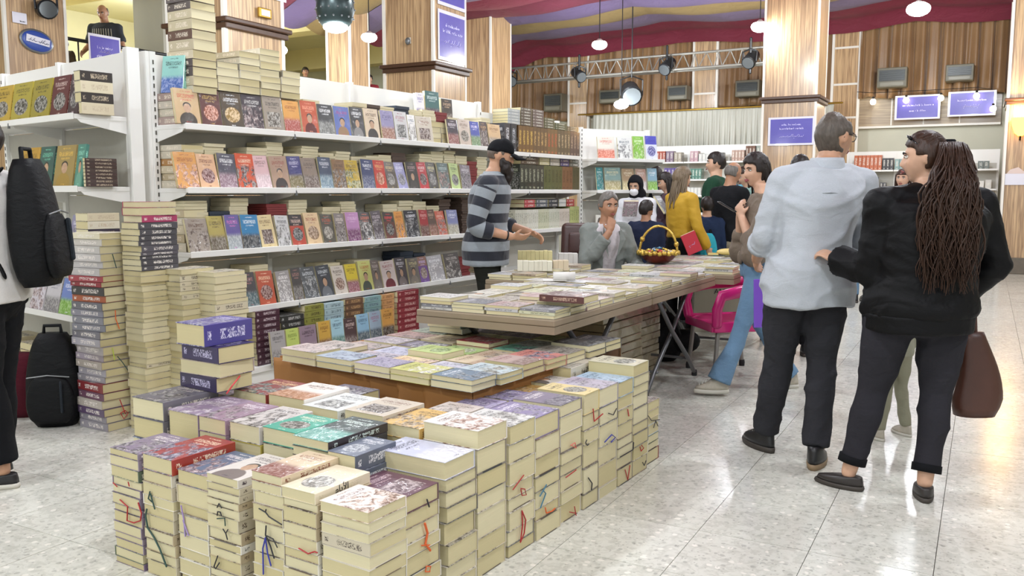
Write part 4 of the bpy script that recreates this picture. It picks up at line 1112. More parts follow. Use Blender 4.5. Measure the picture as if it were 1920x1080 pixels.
S2 = [(335, 377, C('#d69a4a', '#8a3a24', '#e0a088'), 3, 'orange-yellow cover'), (378, 413, C('#e2b890', '#6a2c20', '#8a2c24'), 2, 'peach cover with dark bull'), (414, 448, C('#454a55', '#e8e8ea', '#9a7a88'), 4, 'slate cover with white title'),
      (449, 483, C('#d8562c', '#f0d0b0', '#3c2a28'), 3, 'bright orange cover'), (484, 512, C('#d8b2b4', '#6a4a40', '#e6ccd0'), 4, 'pink tilted cover'), (514, 546, C('#b2947e', '#8a3c2c', '#4a3a32'), 1, 'tan cover with smiling portrait'),
      (547, 572, C('#3a3c7c', '#d8d4ec', '#7a6c3c'), 4, 'deep blue cover with gold foot'), (574, 602, C('#8f7f70', '#5a4a40', '#6f5c50'), 4, 'grey-brown cover'), (603, 627, C('#3c4258', '#e8e8f0', '#7f98a6'), 4, 'ink blue cover with pale wave'),
      (628, 652, C('#8a6a48', '#4a3420', '#5a4430'), 3, 'mottled brown cover'), (653, 679, C('#c2a22c', '#3c2c10', '#8a8a34'), 3, 'yellow cover with black figure'), (682, 705, C('#3c4468', '#eeeef4', '#585f80'), 4, 'navy blue cover'),
      (706, 727, C('#b8342c', '#e8b070', '#d8763c'), 2, 'plain red cover'), (728, 747, C('#4c4234', '#d8c084', '#5f5648'), 5, 'dark olive cover with gold title'), (749, 767, C('#9a98c0', '#e8e6f4', '#6a687c'), 2, 'lilac cover with oval'),
      (768, 788, C('#34302c', '#b49a98', '#5a544c'), 1, 'black cover with grey portrait'), (789, 806, C('#b83c40', '#f0d4cc', '#5a2c28'), 2, 'scarlet cover with oval'), (807, 824, C('#37332c', '#d4c890', '#4c463c'), 5, 'dark cover with white band'),
      (826, 846, C('#5c7270', '#c8d8d4', '#8a5a50'), 3, 'grey-teal cover'), (848, 865, C('#bcd08c', '#3a4a24', '#3c3c34'), 2, 'pale green cover'), (867, 886, C('#8a8288', '#e8e4e8', '#57505a'), 3, 'grey cover behind the man')]
S3 = [(352, 393, C('#9c9184', '#5a3c2c', '#7a6250'), 3, 'grey-brown cover with instruments'), (394, 425, C('#b0a050', '#4a3c24', '#5f5034'), 4, 'olive and yellow cover'), (426, 453, C('#5a4a94', '#d878c0', '#a8b0b4'), 4, 'violet cover with pink title'),
      (454, 487, C('#3a86b8', '#e8f0f4', '#3c4044'), 4, 'bright blue cover'), (489, 518, C('#e0cc98', '#6a4a24', '#6a3e24'), 0, 'cream cover with framed painting'), (520, 545, C('#d0cfce', '#4a4a4c', '#7a7876'), 3, 'white cover with grey collage'),
      (547, 573, C('#b8432c', '#e8c8b8', '#2c2624'), 5, 'red cover with black head band'), (576, 604, C('#dcc096', '#8a3c2c', '#a8783c'), 2, 'cream cover with brown picture'), (606, 629, C('#45433a', '#b85a3c', '#a49a88'), 2, 'dark olive cover'),
      (631, 650, C('#8f8886', '#e4d8cc', '#6a5a54'), 3, 'silver plastic-wrapped cover'), (652, 677, C('#c898c4', '#e8c4e4', '#7a3c6c'), 4, 'pink-lilac cover'), (679, 702, C('#2a2628', '#e47c5c', '#d8d4d0'), 3, 'black cover with white skeleton'),
      (703, 722, C('#544c50', '#c8bcc0', '#8a8086'), 3, 'dim grey cover'), (724, 744, C('#6a3c30', '#e83c3c', '#3a342c'), 5, 'dark cover with red top'), (745, 761, C('#d89444', '#8a4a1c', '#a86a2c'), 3, 'orange narrow cover'),
      (763, 788, C('#2c2c30', '#e8e8ec', '#54545a'), 3, 'black cover with white script'), (790, 806, C('#a83438', '#e8b0a8', '#6a3c2c'), 4, 'dark red cover'), (808, 822, C('#56463a', '#c8b094', '#8f5a44'), 4, 'brown cover with figures'),
      (823, 840, C('#c45a40', '#f0d0bc', '#8a5a50'), 3, 'coral red cover'), (842, 862, C('#7a82b0', '#e0e4f4', '#aaa694'), 4, 'periwinkle cover beside the man')]
S4 = [(387, 424, C('#c8907c', '#f0dcd8', '#4a3430'), 0, 'dusty pink cover with framed couple'), (426, 451, C('#d9d8d2', '#5a5652', '#8a8078'), 2, 'white cover with face detail'), (453, 481, C('#463c3c', '#b87a78', '#4f6a70'), 4, 'dark brown cover with waterfall'),
      (482, 513, C('#b85438', '#f0c8a4', '#8a3a24'), 2, 'brick orange cover'), (520, 546, C('#8f8a88', '#f4f0ee', '#d8d4d2'), 3, 'silvery glinting cover'), (548, 566, C('#4a4644', '#a87a74', '#6a6460'), 4, 'dark grey cover'),
      (568, 596, C('#4c4e4e', '#c8ccd0', '#8a9096'), 3, 'graphite cover'), (598, 624, C('#34363a', '#c4c8cc', '#8f9499'), 1, 'black cover with pale face'), (626, 650, C('#cfc8bc', '#4a3c34', '#9a6a4c'), 2, 'off-white cover with hands'),
      (651, 673, C('#d4c030', '#6a5a1c', '#9a5a64'), 4, 'lemon cover with pink flower'), (675, 699, C('#c8c878', '#a8582c', '#5f6a5c'), 1, 'yellow-green cover with vase'), (700, 716, C('#6c625c', '#c8bcb4', '#a49c90'), 1, 'grey cover with statue'),
      (718, 744, C('#cfc4be', '#8a2c34', '#8a2a34'), 1, 'white cover with red dress'), (745, 765, C('#38343a', '#e0dce0', '#9a8a84'), 1, 'dark cover with fan'), (767, 787, C('#67625c', '#d8cc98', '#b0a494'), 1, 'grey cover with bearded portrait'),
      (788, 805, C('#6a4c8a', '#c8b4dc', '#8a6a5c'), 5, 'purple topped cover'), (807, 835, C('#a8a6a8', '#f4f4f4', '#e4e2e2'), 3, 'mirror-bright wrapped cover'), (838, 866, C('#4c4846', '#b8b0aa', '#8a827a'), 3, 'dark patterned cover')]
SN = ['top', 'second', 'third', 'fourth']
for si, (lst, z) in enumerate(zip((S1, S2, S3, S4), SZ)):
    for i, (a, b, cc, kd, ds) in enumerate(lst):
        face_out(a, b, z, cc, kd, ds + ' face out on the ' + SN[si] + ' shelf of the long run', roll=random.uniform(-0.05, 0.05) if si else 0, lean=random.uniform(10, 16) if si else 9, h=random.uniform(0.225, 0.245), t=random.uniform(0.014, 0.024))
# upright books standing above the top shelf
for (a, b, z, h, cc, lab) in ((784, 799, 2.03, 0.24, C('#e6e4e2', '#6a5aa0', '#6a5aa0'), 'white book with purple stripe standing above the top shelf'), (801, 827, 2.03, 0.27, C('#3f6a66', '#c8d8d4', '#5a3040'), 'teal book standing above the top shelf'), (831, 851, 2.02, 0.23, C('#3c342c', '#c8a888', '#6a5a4c'), 'dark brown book standing above the top shelf')):
    face_out(a, b, z, cc, 4, lab, h=h, lean=4, xf=XFR - 0.14, t=0.03)
ya, yb = on_x(783, 360, XFR - 0.14).y, on_x(852, 360, XFR - 0.14).y
lying_ = [(ya + (yb - ya) * q / 2, ya + (yb - ya) * (q + 1) / 2 - 0.005) for q in range(2)]

# spare copies stacked behind the face-out books: cream edges, too many and too small to take apart
def m_spare():
    m, t = new_mat('spare_page_edges')
    v = t.coord('Object')
    x, y, z = t.sep(v)
    n = t.noise(t.map(v, (3, 3, 60)), 1.5, 3)
    t.bsdf(t.mix(n, lin4('#b9ad88'), lin4('#ddd5b8')), 0.8)
    return m
M_SPARE = m_spare()
M_SPD = [plain('spare_dark_spines', '#4a3a30', 0.6), plain('spare_red_spines', '#7a2c2c', 0.6), plain('spare_blue_spines', '#28323f', 0.6)]
sp = MB()
rng = random.Random(11)
def spare(x0, x1, y0, y1, z0, z1, t):
    if z1 <= z0: return
    z = z0; mi = 0 if rng.random() < 0.72 else rng.choice((1, 1, 2, 3))
    while z + t * 0.6 < z1:
        tt = t * rng.uniform(0.7, 1.3); j = rng.uniform(-0.006, 0.006)
        sp.box((x0 + j, y0 + j, z + 0.0008), (x1 + j, y1 + j, z + tt - 0.0008), mi=mi); z += tt
for si, z in enumerate(SZ):
    y = 3.62
    while y < 7.1:
        w = rng.uniform(0.15, 0.19)
        hmax = [0.30, 0.36, 0.35, 0.30][si]
        dens = [0.9, 0.85, 0.85, 0.6][si]
        if rng.random() < dens:
            hh = rng.uniform(0.26, hmax) if si < 3 else rng.uniform(0.14, 0.30)
            if si == 0 and y < 4.65: hh = 0.0
            spare(XB + 0.03, XFR - 0.10, y, y + w, z, z + hh, rng.uniform(0.018, 0.03))
        y += w + 0.006
spare(XB + 0.03, XFR - 0.10, 3.86, 4.61, SZ[0], SZ[0] + 0.238, 0.0397)
# cream blocks on the end of each shelf by the corner post
for z, hh in ((SZ[0], 0.26), (SZ[1], 0.34), (SZ[2], 0.33)):
    spare(XB + 0.03, XFR - 0.03, 3.42, 3.585, z, z + hh, 0.04) if False else None
so = sp.build('spare_copies', [M_SPARE] + M_SPD); tag(so, 'cream-edged spare copies stacked behind the face-out books', 'books'); so['kind'] = 'stuff'

# thick cream books at the corner end of the shelves and tall stacks on the top shelf
def lying(x0, x1, y0, y1, z0, ts, cols, ds, group, name='lying_book', ax='x', flip=True):
    z = z0; n = len(ts)
    for i, t in enumerate(ts):
        k = n - 1 - i
        loc, w, h, rz = orient((x0 + x1) / 2 + random.uniform(-0.006, 0.006), (y0 + y1) / 2 + random.uniform(-0.006, 0.006), z, x1 - x0, y1 - y0, ax, flip)
        c = cols[i % len(cols)]
        book(name, (nth(k) + ' book from the top of ' if k else 'uppermost book of ') + ds, loc, w, h, t - 0.001, (0, 0, rz + random.uniform(-0.04, 0.04)), (c, '#e8dcc8', '#6a5a4a'), 3, group)
        z += t
    return z
lying(-5.03, -4.815, 3.60, 3.77, SZ[0], [0.055, 0.05, 0.05, 0.05], ['#a08c84', '#c8c0ac', '#c0b8a8', '#9a847c'], 'the corner stack on the top shelf', 'books at the corner end')
lying(-5.03, -4.815, 3.60, 3.77, SZ[1], [0.05, 0.045, 0.05, 0.045, 0.05, 0.04], ['#c8c0ac', '#b8a888', '#c8bca0', '#a87c48', '#c4bca8'], 'the corner stack on the second shelf', 'books at the corner end')
lying(-5.03, -4.815, 3.60, 3.77, SZ[2], [0.06, 0.055, 0.06, 0.05, 0.05], ['#c8c0ac', '#b8a888', '#c8bca0'], 'the corner stack on the third shelf', 'books at the corner end')
o = book('face_out_book', 'mint green book with blue print leaning at the top shelf corner', (0, 0, 0), 0.17, 0.24, 0.035, (0, 0, 0), C('#8fc4b4', '#3a4a48', '#4a6ab0'), 4, 'face-out books')
o.matrix_world = Matrix.Translation((-4.90, 3.612, SZ[0] + 0.207)) @ Matrix.Rotation(R(-75), 4, 'Z') @ Matrix.Rotation(R(-9), 4, 'Y') @ Matrix(((0, 0, 1, 0), (1, 0, 0, 0), (0, 1, 0, 0), (0, 0, 0, 1))) @ Matrix.Translation((0, 0.12, -0.035)) @ Matrix.Diagonal((0.17, 0.24, 0.035, 1))
for q, (a_, b_) in enumerate(lying_):
    lying(-5.02, -4.80, a_, b_, SZ[0], [0.049] * 4, ['#c8c0ac', '#b8ac90'], 'the %s cream stack carrying the upright teal book' % ('left' if q == 0 else 'right'), 'books under the upright ones')
# tall stack above the top shelf, rising past the picture's upper edge
tz = SZ[0] + 0.32
lying(-5.0, -4.76, 3.675, 3.865, SZ[0] + 0.206, [0.045, 0.06, 0.06, 0.05, 0.055, 0.07, 0.06, 0.065, 0.06, 0.05, 0.055, 0.06], ['#c8c0ac', '#b8ac90', '#3c2c28', '#3a2a26', '#c8bca0', '#b8ac90', '#5a3c30', '#c0b494', '#c0b494', '#4a3c38', '#4a3c3a', '#6a5aa0'], 'the tall tower on the top shelf near the corner', 'books towering above the top shelf', flip=True, ax='x')
for i, (y0, n, lab) in enumerate(((3.87, 4, 'the short cream stack right of the tower'), (4.05, 6, 'the cream stack with black marks right of the tower'), (4.24, 7, 'the third cream stack right of the tower'), (4.43, 4, 'the fourth cream stack right of the tower'))):
    lying(-5.0, -4.77, y0, y0 + 0.18, SZ[0] + 0.24, [random.uniform(0.04, 0.055) for _ in range(n)], ['#c8c0ac', '#b8ac90', '#d0c8b4', '#8a8478'], lab, 'books towering above the top shelf', ax='x')

# ------------------------------------------------------------------ bottom deck books
DZ = 0.19
deck = [(473, 520, 583, C('#4c2f3a', '#cfc0c4', '#6a4a58'), 'maroon'), (521, 566, 592, C('#3a3a38', '#c8c8c4', '#5a5a58'), 'black'), (567, 604, 572, C('#8a8a44', '#3c2c20', '#5a3c34'), 'olive'), (605, 642, 568, C('#a9bfc4', '#5a6a70', '#c0ccd0'), 'pale blue'),
        (645, 679, 560, C('#6f5440', '#c8a070', '#4a3428'), 'brown'), (681, 713, 556, C('#8fb4b4', '#5a6a80', '#a8a8c0'), 'aqua'), (715, 738, 552, C('#d09a64', '#7a4a2c', '#b8783c'), 'orange'), (744, 785, 545, C('#8a2a34', '#e0b8b0', '#a84a50'), 'crimson')]
for (a, b, ytop, cc, nm) in deck:
    xf = XFR + 0.04
    y0 = on_x(a, 360, xf).y; y1 = on_x(b, 360, xf).y; zt = on_x((a + b) / 2, ytop, xf).z
    n = max(3, round((zt - DZ) / 0.045)); z = DZ + 0.001
    for i in range(n):
        t = (zt - DZ) / n; k = n - 1 - i
        book('deck_book', (nth(k) + ' ' if k else 'uppermost ') + nm + '-spined book in the bottom deck stack of the long run', (xf - 0.125, (y0 + y1) / 2, z), 0.23, (y1 - y0) * 0.97, t - 0.001, (0, 0, random.uniform(-0.03, 0.03)), cc, 3, 'stacks on the bottom deck')
        z += t
front_deck = [(502, 530, 650, C('#a8a4a2', '#4a4a4c', '#8a8684'), 'pale grey'), (532, 556, 640, C('#b8c86c', '#6a7a34', '#a0b050'), 'lime'), (558, 590, 612, C('#8a7684', '#3a2c34', '#a89498'), 'mauve'), (594, 616, 604, C('#c8a048', '#6a3c20', '#7a4c28'), 'mustard'),
              (618, 642, 598, C('#9fc0cc', '#3a4a58', '#5f8a80'), 'light blue'), (643, 666, 598, C('#4a3838', '#c8b0a8', '#6a5450'), 'dark brown'), (667, 690, 590, C('#8fb4cc', '#3c5060', '#4a5a64'), 'sky blue'), (691, 713, 585, C('#9fb0c0', '#a04868', '#4c5a64'), 'grey-blue'), (715, 737, 580, C('#d8a054', '#6a4020', '#4a3420'), 'amber')]
for (a, b, ytop, cc, nm) in front_deck:
    xf = XFR + 0.13
    h = 0.235
    zt = on_x((a + b) / 2, ytop, xf).z
    face_out(a, b, max(DZ + 0.005, zt - h), cc, 4, nm + ' cover face out low down behind the cardboard display', h=h, lean=6, xf=xf)
    zb_ = max(DZ + 0.005, zt - h)
    if zb_ > DZ + 0.03: pass

# ------------------------------------------------------------------ corner run on the left: books
def left_face(px0, px1, z, cc, kd, lab, h=0.235, lean=10, off=0.02, t=0.02):
    """cover facing the left run's reader (local -y)"""
    def lpos(px):
        # intersect the pixel's column with the front line of the run
        best = None
        for s_ in range(0, 2001):
            p = LU_F - lx * (s_ / 1000.0) + ly * off
            q = project((p.x, p.y, z + 0.1))
            if best is None or abs(q[0] - px) < best[0]: best = (abs(q[0] - px), s_ / 1000.0)
        return best[1]
    s0, s1_ = lpos(px0), lpos(px1)
    w = abs(s0 - s1_) * 0.98; p = LU_F - lx * ((s0 + s1_) / 2) + ly * off
    M = Matrix.Translation((p.x, p.y, z + 0.001)) @ Matrix.Rotation(LANG, 4, 'Z') @ Matrix.Rotation(R(90 - lean), 4, 'X') @ Matrix.Translation((0, h / 2, -t))
    o = book('face_out_book', lab, (0, 0, 0), w, h, t, (0, 0, 0), cc, kd, 'face-out books on the corner run')
    o.matrix_world = M @ Matrix.Diagonal((w, h, t, 1))
    return o
LT = [(-18, 15, C('#b89a3c', '#3c2c14', '#4a3c28'), 2, 'ochre cover cut by the picture edge'), (17, 52, C('#a89a3c', '#3c3420', '#3c3428'), 2, 'olive-gold cover with arched portrait'), (54, 89, C('#9a8c34', '#2c2818', '#3c3828'), 2, 'dark gold cover with arched portrait'), (91, 122, C('#5a2026', '#d0b8b0', '#3c2c28'), 2, 'maroon cover with arched portrait'), (124, 157, C('#3a262e', '#b8a4a8', '#4a3c40'), 2, 'aubergine cover with arched portrait')]
for i, (a, b, cc, kd, ds) in enumerate(LT): left_face(a, b, LZ[0], cc, kd, ds + ' on the top corner shelf', h=0.255)
LT2 = [(31, 65, C('#d2a850', '#6a5020', '#b08838'), 5, 'plain yellow cover'), (67, 94, C('#2c4446', '#6ab89c', '#5fb494'), 1, 'dark teal cover with mint face'), (97, 133, C('#8f7c4e', '#d8b050', '#d0a848'), 1, 'khaki cover with yellow face'), (136, 174, C('#3f7468', '#8fd0b8', '#84ccb0'), 1, 'teal cover with mint face')]
for i, (a, b, cc, kd, ds) in enumerate(LT2): left_face(a, b, LZ[1], cc, kd, ds + ' on the second corner shelf', h=0.265)
LT3 = [(122, 148, C('#8a86a0', '#d8d4e0', '#5a5468'), 3, 'lilac grey cover'), (150, 188, C('#4a4e5c', '#d0d0d8', '#6a6e7c'), 4, 'slate cover with crest')]
for i, (a, b, cc, kd, ds) in enumerate(LT3): left_face(a, b, LZ[2], cc, kd, ds + ' on the third corner shelf', h=0.24, lean=14)
LT4 = [(53, 77, C('#d0ccd4', '#4a4450', '#9a7a80'), 3, 'white and pink picture cover'), (79, 105, C('#c4c0c4', '#6a6a80', '#7f7c80'), 4, 'pale cover with a nest'), (107, 136, C('#6a7ac0', '#e8e8f4', '#7ab03c'), 4, 'blue cover with a green tree')]
for i, (a, b, cc, kd, ds) in enumerate(LT4): left_face(a, b, LZ[3], cc, kd, ds + ' on the lower corner shelf', h=0.235, lean=14)
def left_stack(px0, px1, z0, ts, cols, ds):
    s0 = None
    def lp(px):
        return min((abs(project(LU_F - lx * (k / 500.0) + ly * 0.1 + Vector((0, 0, z0)))[0] - px), k / 500.0) for k in range(-20, 900))[1]
    a, b = lp(px0), lp(px1); p = LU_F - lx * ((a + b) / 2) + ly * 0.13
    z = z0; n = len(ts)
    for i, t in enumerate(ts):
        k = n - 1 - i
        book('corner_volume', (nth(k) + ' book from the top of ' if k else 'uppermost book of ') + ds, (p.x, p.y, z), abs(a - b) * 0.97, 0.2, t - 0.001, (0, 0, LANG), (cols[i % len(cols)], '#b8a890', '#4a3c38'), 3, 'stacked volumes on the corner run')
        z += t
left_stack(163, 238, LZ[0], [0.07, 0.06, 0.07, 0.06], ['#c8bca0', '#2c2422', '#cfc4a8', '#2c2422'], 'the striped volumes ending the top corner shelf')
left_stack(178, 243, LZ[1], [0.022] * 8, ['#3a2624', '#40302c', '#382420'], 'the thin dark brown pile on the second corner shelf')
left_stack(30, 105, LZ[1] - 0.4 + 0.0, [0.04] * 3, ['#8a8478', '#c8c0ac'], 'the grey pile on the third corner shelf behind the backpack') if False else None
left_stack(165, 240, LZ[2], [0.05, 0.05, 0.05, 0.05, 0.05], ['#2c2438', '#c8c0ac', '#2c2438', '#cfc8b4', '#c8bca0'], 'the violet pile on the third corner shelf')
left_stack(28, 62, LZ[1] + 0.27, [0.001], ['#888888'], 'x') if False else None
for k, (px0, px1, ts, cols, ds) in enumerate(((20, 52, [0.06, 0.06, 0.06], ['#c8c0ac', '#3c3836', '#c0b494'], 'the small low pile by the floor backpack'), (58, 92, [0.05, 0.06, 0.05], ['#b8ac90', '#7a4a30', '#c8bca0'], 'the brown pile low on the corner run'), (95, 140, [0.05, 0.05, 0.04], ['#6a5040', '#a87048', '#8a8478'], 'the rusty pile low on the corner run'))):
    left_stack(px0, px1, 0.192, ts, cols, ds)

# ------------------------------------------------------------------ leather-bound sets and the end section
VX = -4.79
def upright(y0, y1, z, h, cc, lab, name='leather_volume', group='leather-bound volumes', x=VX, d=0.18, motif=3):
    """spine facing +x"""
    w = y1 - y0
    o = book(name, lab, (0, 0, 0), 1, 1, 1, (0, 0, 0), cc, motif, group)
    # book x axis (spine at +x) -> world +x, height -> z, thickness -> y
    M = Matrix.Translation((x - d / 2, y1, z + 0.001)) @ Matrix(((1, 0, 0, 0), (0, 0, -1, 0), (0, 1, 0, 0), (0, 0, 0, 1))) @ Matrix.Translation((0, h / 2, 0))
    o.matrix_world = M @ Matrix.Diagonal((d, h, w - 0.001, 1))
    return o
def vol_row(px0, px1, n, z, h, cols, ds, name='leather_volume', group='leather-bound volumes', d=0.18):
    y0 = on_x(px0, 360, VX).y; y1 = on_x(px1, 360, VX).y; w = (y1 - y0) / n
    for i in range(n):
        upright(y0 + i * w, y0 + (i + 1) * w, z, h * random.uniform(0.985, 1.0), cols[min(len(cols) - 1, i * len(cols) // n)], nth(i) + ' ' + ds, name, group, d=d)
vol_row(972, 1086, 18, 1.80, 0.285, [C('#6a4c2a', '#d8b45a', '#4a341c'), C('#5f4830', '#c8a468', '#4a341c'), C('#6c5234', '#b84a34', '#4a341c'), C('#4c4436', '#b0a080', '#3a3428'), C('#4a3c40', '#a09080', '#3a2c30')], 'brown leather volume from the left on the upper set shelf')
vol_row(975, 1086, 16, 1.42, 0.265, [C('#33362e', '#b4b8a0', '#2a2c26'), C('#3a3c34', '#b4b8a0', '#2a2c26'), C('#5a6038', '#2c3420', '#4a341c'), C('#565a34', '#2c3420', '#4a341c'), C('#7a5438', '#4c2c20', '#4a341c'), C('#4c4a30', '#3a3c28', '#4a341c')], 'dark leather volume from the left on the lower set shelf')
for k, px in enumerate((946, 958)):
    upright(on_x(px, 360, VX).y, on_x(px + 11, 360, VX).y, 1.80, 0.29, C('#2c3038', '#b8bcc4', '#3a4a68') if k else C('#3c3a40', '#d0d0d4', '#4a4a58'), ('black' if k else 'charcoal') + ' tall volume beside the brown leather set')
for i, (a, b, zt, n, cc, nm) in enumerate(((953, 976, 2.24, 5, '#a8acac', 'silver-grey'), (977, 998, 2.27, 6, '#5c5248', 'drab brown'), (999, 1020, 2.27, 6, '#6a5c58', 'dull mauve'), (1021, 1040, 2.20, 4, '#5a5c48', 'olive'), (1041, 1062, 2.16, 3, '#4c5844', 'moss green'), (1063, 1085, 2.14, 3, '#5a5648', 'khaki'))):
    y0 = on_x(a, 360, VX).y; y1 = on_x(b, 360, VX).y; z = 2.088; t = (zt - z) / n
    for j in range(n):
        k = n - 1 - j
        book('leather_volume', (nth(k) + ' ' if k else 'uppermost ') + nm + ' volume lying on the upper leather set', (VX - 0.1, (y0 + y1) / 2, z), 0.19, (y1 - y0) * 0.96, t - 0.001, (0, 0, 0), (cc, '#cfcfc4', '#4a463c'), 3, 'volumes lying on the leather sets')
        z += t
for i, (a, b, cc, nm) in enumerate(((977, 1011, '#5a4a40', 'brown'), (1012, 1031, '#c8c098', 'cream-wrapped'), (1032, 1050, '#b4b0a8', 'grey-wrapped'), (1051, 1068, '#3c3a78', 'violet'), (1069, 1086, '#6a6a60', 'grey'))):
    y0 = on_x(a, 360, VX).y; y1 = on_x(b, 360, VX).y
    for j in range(2):
        book('leather_volume', nm + (' wrapped' if 'wrapped' not in nm else '') + ' book lying ' + ('over' if j else 'directly on') + ' the lower leather set', (VX - 0.1, (y0 + y1) / 2, 1.69 + j * 0.04), 0.19, (y1 - y0) * 0.95, 0.038, (0, 0, 0), (cc, '#e0dcd0', '#4a463c'), 3, 'volumes lying on the leather sets')
vol_row(966, 1068, 30, 1.0, 0.215, [C('#cfcdbc', '#6a6a5a', '#a0a088'), C('#d8d6c8', '#8a8a70', '#b0b090'), C('#c8c8ac', '#6a7a4a', '#a8b078'), C('#d0d0c0', '#7a8a6a', '#a8b890'), C('#d4ccc0', '#8a7a6a', '#b8a898')], 'slim white volume from the left under the leather sets', 'slim_volume', 'slim white volumes')
vol_row(1069, 1086, 5, 1.0, 0.235, [C('#b8c080', '#5a6a3a', '#a0a868')], 'pale green volume from the left beside the seated man', 'slim_volume', 'slim pale green volumes')
for i, (a, b, cc, nm) in enumerate(((984, 1004, '#b83c3c', 'red'), (1006, 1028, '#5a5f66', 'steel grey'), (1030, 1048, '#3c4048', 'black'), (1049, 1062, '#c8ccc8', 'pale'), (1063, 1078, '#a83038', 'scarlet'))):
    y0 = on_x(a, 360, VX).y; y1 = on_x(b, 360, VX).y
    for j in range(2):
        book('wrapped_parcel', ('upper ' if j else 'lower ') + nm + ' wrapped book lying across the slim white volumes', (VX - 0.1, (y0 + y1) / 2, 1.237 + j * 0.042), 0.19, (y1 - y0) * 0.95, 0.04, (0, 0, 0), (cc, '#e0dcd0', '#4a463c'), 3, 'wrapped books under the leather sets')
def end_face(s0, s1_, z, h, cc, kd, lab, lean=8, t=0.015):
    w = s1_ - s0; p = EORG + ex * ((s0 + s1_) / 2) - ey * 0.30
    M = Matrix.Translation((p.x, p.y, z + 0.001)) @ Matrix.Rotation(EA, 4, 'Z') @ Matrix.Rotation(R(90 - lean), 4, 'X') @ Matrix.Translation((0, h / 2, -t))
    o = book('picture_book', lab, (0, 0, 0), w, h, t, (0, 0, 0), cc, kd, 'picture books on the end shelving'); o.matrix_world = M @ Matrix.Diagonal((w * 0.97, h, t, 1))
for (s0, s1_, z, h, cc, kd, lab) in ((0.05, 0.30, 1.79, 0.26, C('#d8d8cc', '#c8503c', '#d8765c'), 4, 'white picture book with red illustration on the upper end shelf'), (0.34, 0.55, 1.79, 0.26, C('#dcdcd8', '#3c4a5a', '#6a6a70'), 3, 'white picture book with line drawing on the upper end shelf'), (0.57, 0.74, 1.79, 0.28, C('#7ab03c', '#e8f0d0', '#9ac854'), 3, 'bright green picture book on the upper end shelf'), (0.76, 0.94, 1.79, 0.29, C('#d4d8e4', '#3c3c9a', '#4a4ab0'), 5, 'white picture book with blue cap on the upper end shelf'),
                                     (0.04, 0.14, 1.42, 0.27, C('#2f7a7c', '#c8e0dc', '#3f8a88'), 3, 'teal picture book on the lower end shelf'), (0.16, 0.40, 1.42, 0.27, C('#7a9a98', '#e0d8b0', '#b4a878'), 4, 'grey-green picture book on the lower end shelf'), (0.42, 0.60, 1.42, 0.26, C('#a08468', '#e8dcc0', '#d0c090'), 4, 'brown and cream picture book on the lower end shelf'), (0.62, 0.78, 1.42, 0.26, C('#b08a78', '#f0e4dc', '#d8d0cc'), 4, 'rosy picture book on the lower end shelf'), (0.80, 0.95, 1.42, 0.27, C('#8fb0cc', '#f0f4f8', '#84b840'), 4, 'blue picture book with green foot on the lower end shelf')):
    end_face(s0, s1_, z, h, cc, kd, lab)
for (s0, s1_, lab) in ((0.02, 0.14, 'left oval grey ornament card behind the seated man'), (0.16, 0.27, 'right oval grey ornament card behind the seated man')):
    p = EORG + ex * ((s0 + s1_) / 2) - ey * 0.3 + Vector((0, 0, 0.921))
    r = empty('oval_card', p, EA)
    MB().box((-0.055, -0.006, 0), (0.055, 0.006, 0.21)).build('card_sheet', M_PLAST, r)
    MB().ellipsoid((0, -0.006, 0.11), (0.035, 0.006, 0.075), n=18, m=8).build('oval_print', plain('oval_dark', '#5a4c44', 0.4), r, True)
    tag(r, lab, 'card')
for k, (s0, cc, h) in enumerate(((0.55, '#a86a2c', 0.26), (0.62, '#b8843c', 0.25), (0.70, '#6a3c24', 0.27), (0.80, '#d0a030', 0.25))):
    end_face(s0, s0 + 0.075, 0.92, h, C(cc, '#f0e0b0', '#8a5a2c'), 4, nth(k) + ' amber book from the left beside the seated man')

# ------------------------------------------------------------------ far shelving along the end wall
def far_run(u0, u1, v, zs, top, label):
    r = empty('far_bookshelf', hw((u0 + u1) / 2, v, 0), HA); L_ = u1 - u0; n = max(1, round(L_ / 0.95))
    for k in range(n + 1):
        MB().box((-L_ / 2 + k * L_ / n - 0.02, -0.02, 0), (-L_ / 2 + k * L_ / n + 0.02, 0.02, top)).build('upright', M_WHITE, r)
    for k in range(n):
        a = -L_ / 2 + k * L_ / n + 0.02; b = a + L_ / n - 0.04
        MB().box((a, -0.006, 0.01), (b, 0.006, top - 0.25)).build('back_panel', M_PANEL, r)
        MB().box((a, -0.012, top - 0.25), (b, 0.006, top)).build('header_panel', M_WHITE, r)
        for z in zs: MB().box((a - 0.015, -0.36, z - 0.03), (b + 0.015, -0.008, z)).build('shelf', M_WHITE, r)
    tag(r, label, 'bookshelf', 'white shelving at the end wall')
VS = 18.3
zs_l = [on_v(1300, y, VS - 0.36).z for y in (303, 336, 366, 400, 440)]
far_run(u_at(1150, VS), u_at(1446, VS), VS, zs_l, on_v(1300, 273, VS).z, 'far white shelving under the pale curtain behind the browsing people')
zs_r = [on_v(1700, y, VS - 0.36).z for y in (318, 354, 392, 432)]
far_run(u_at(1590, VS), u_at(1872, VS), VS, zs_r, on_v(1700, 283, VS).z, 'far white shelving between the shirted man and the right column')
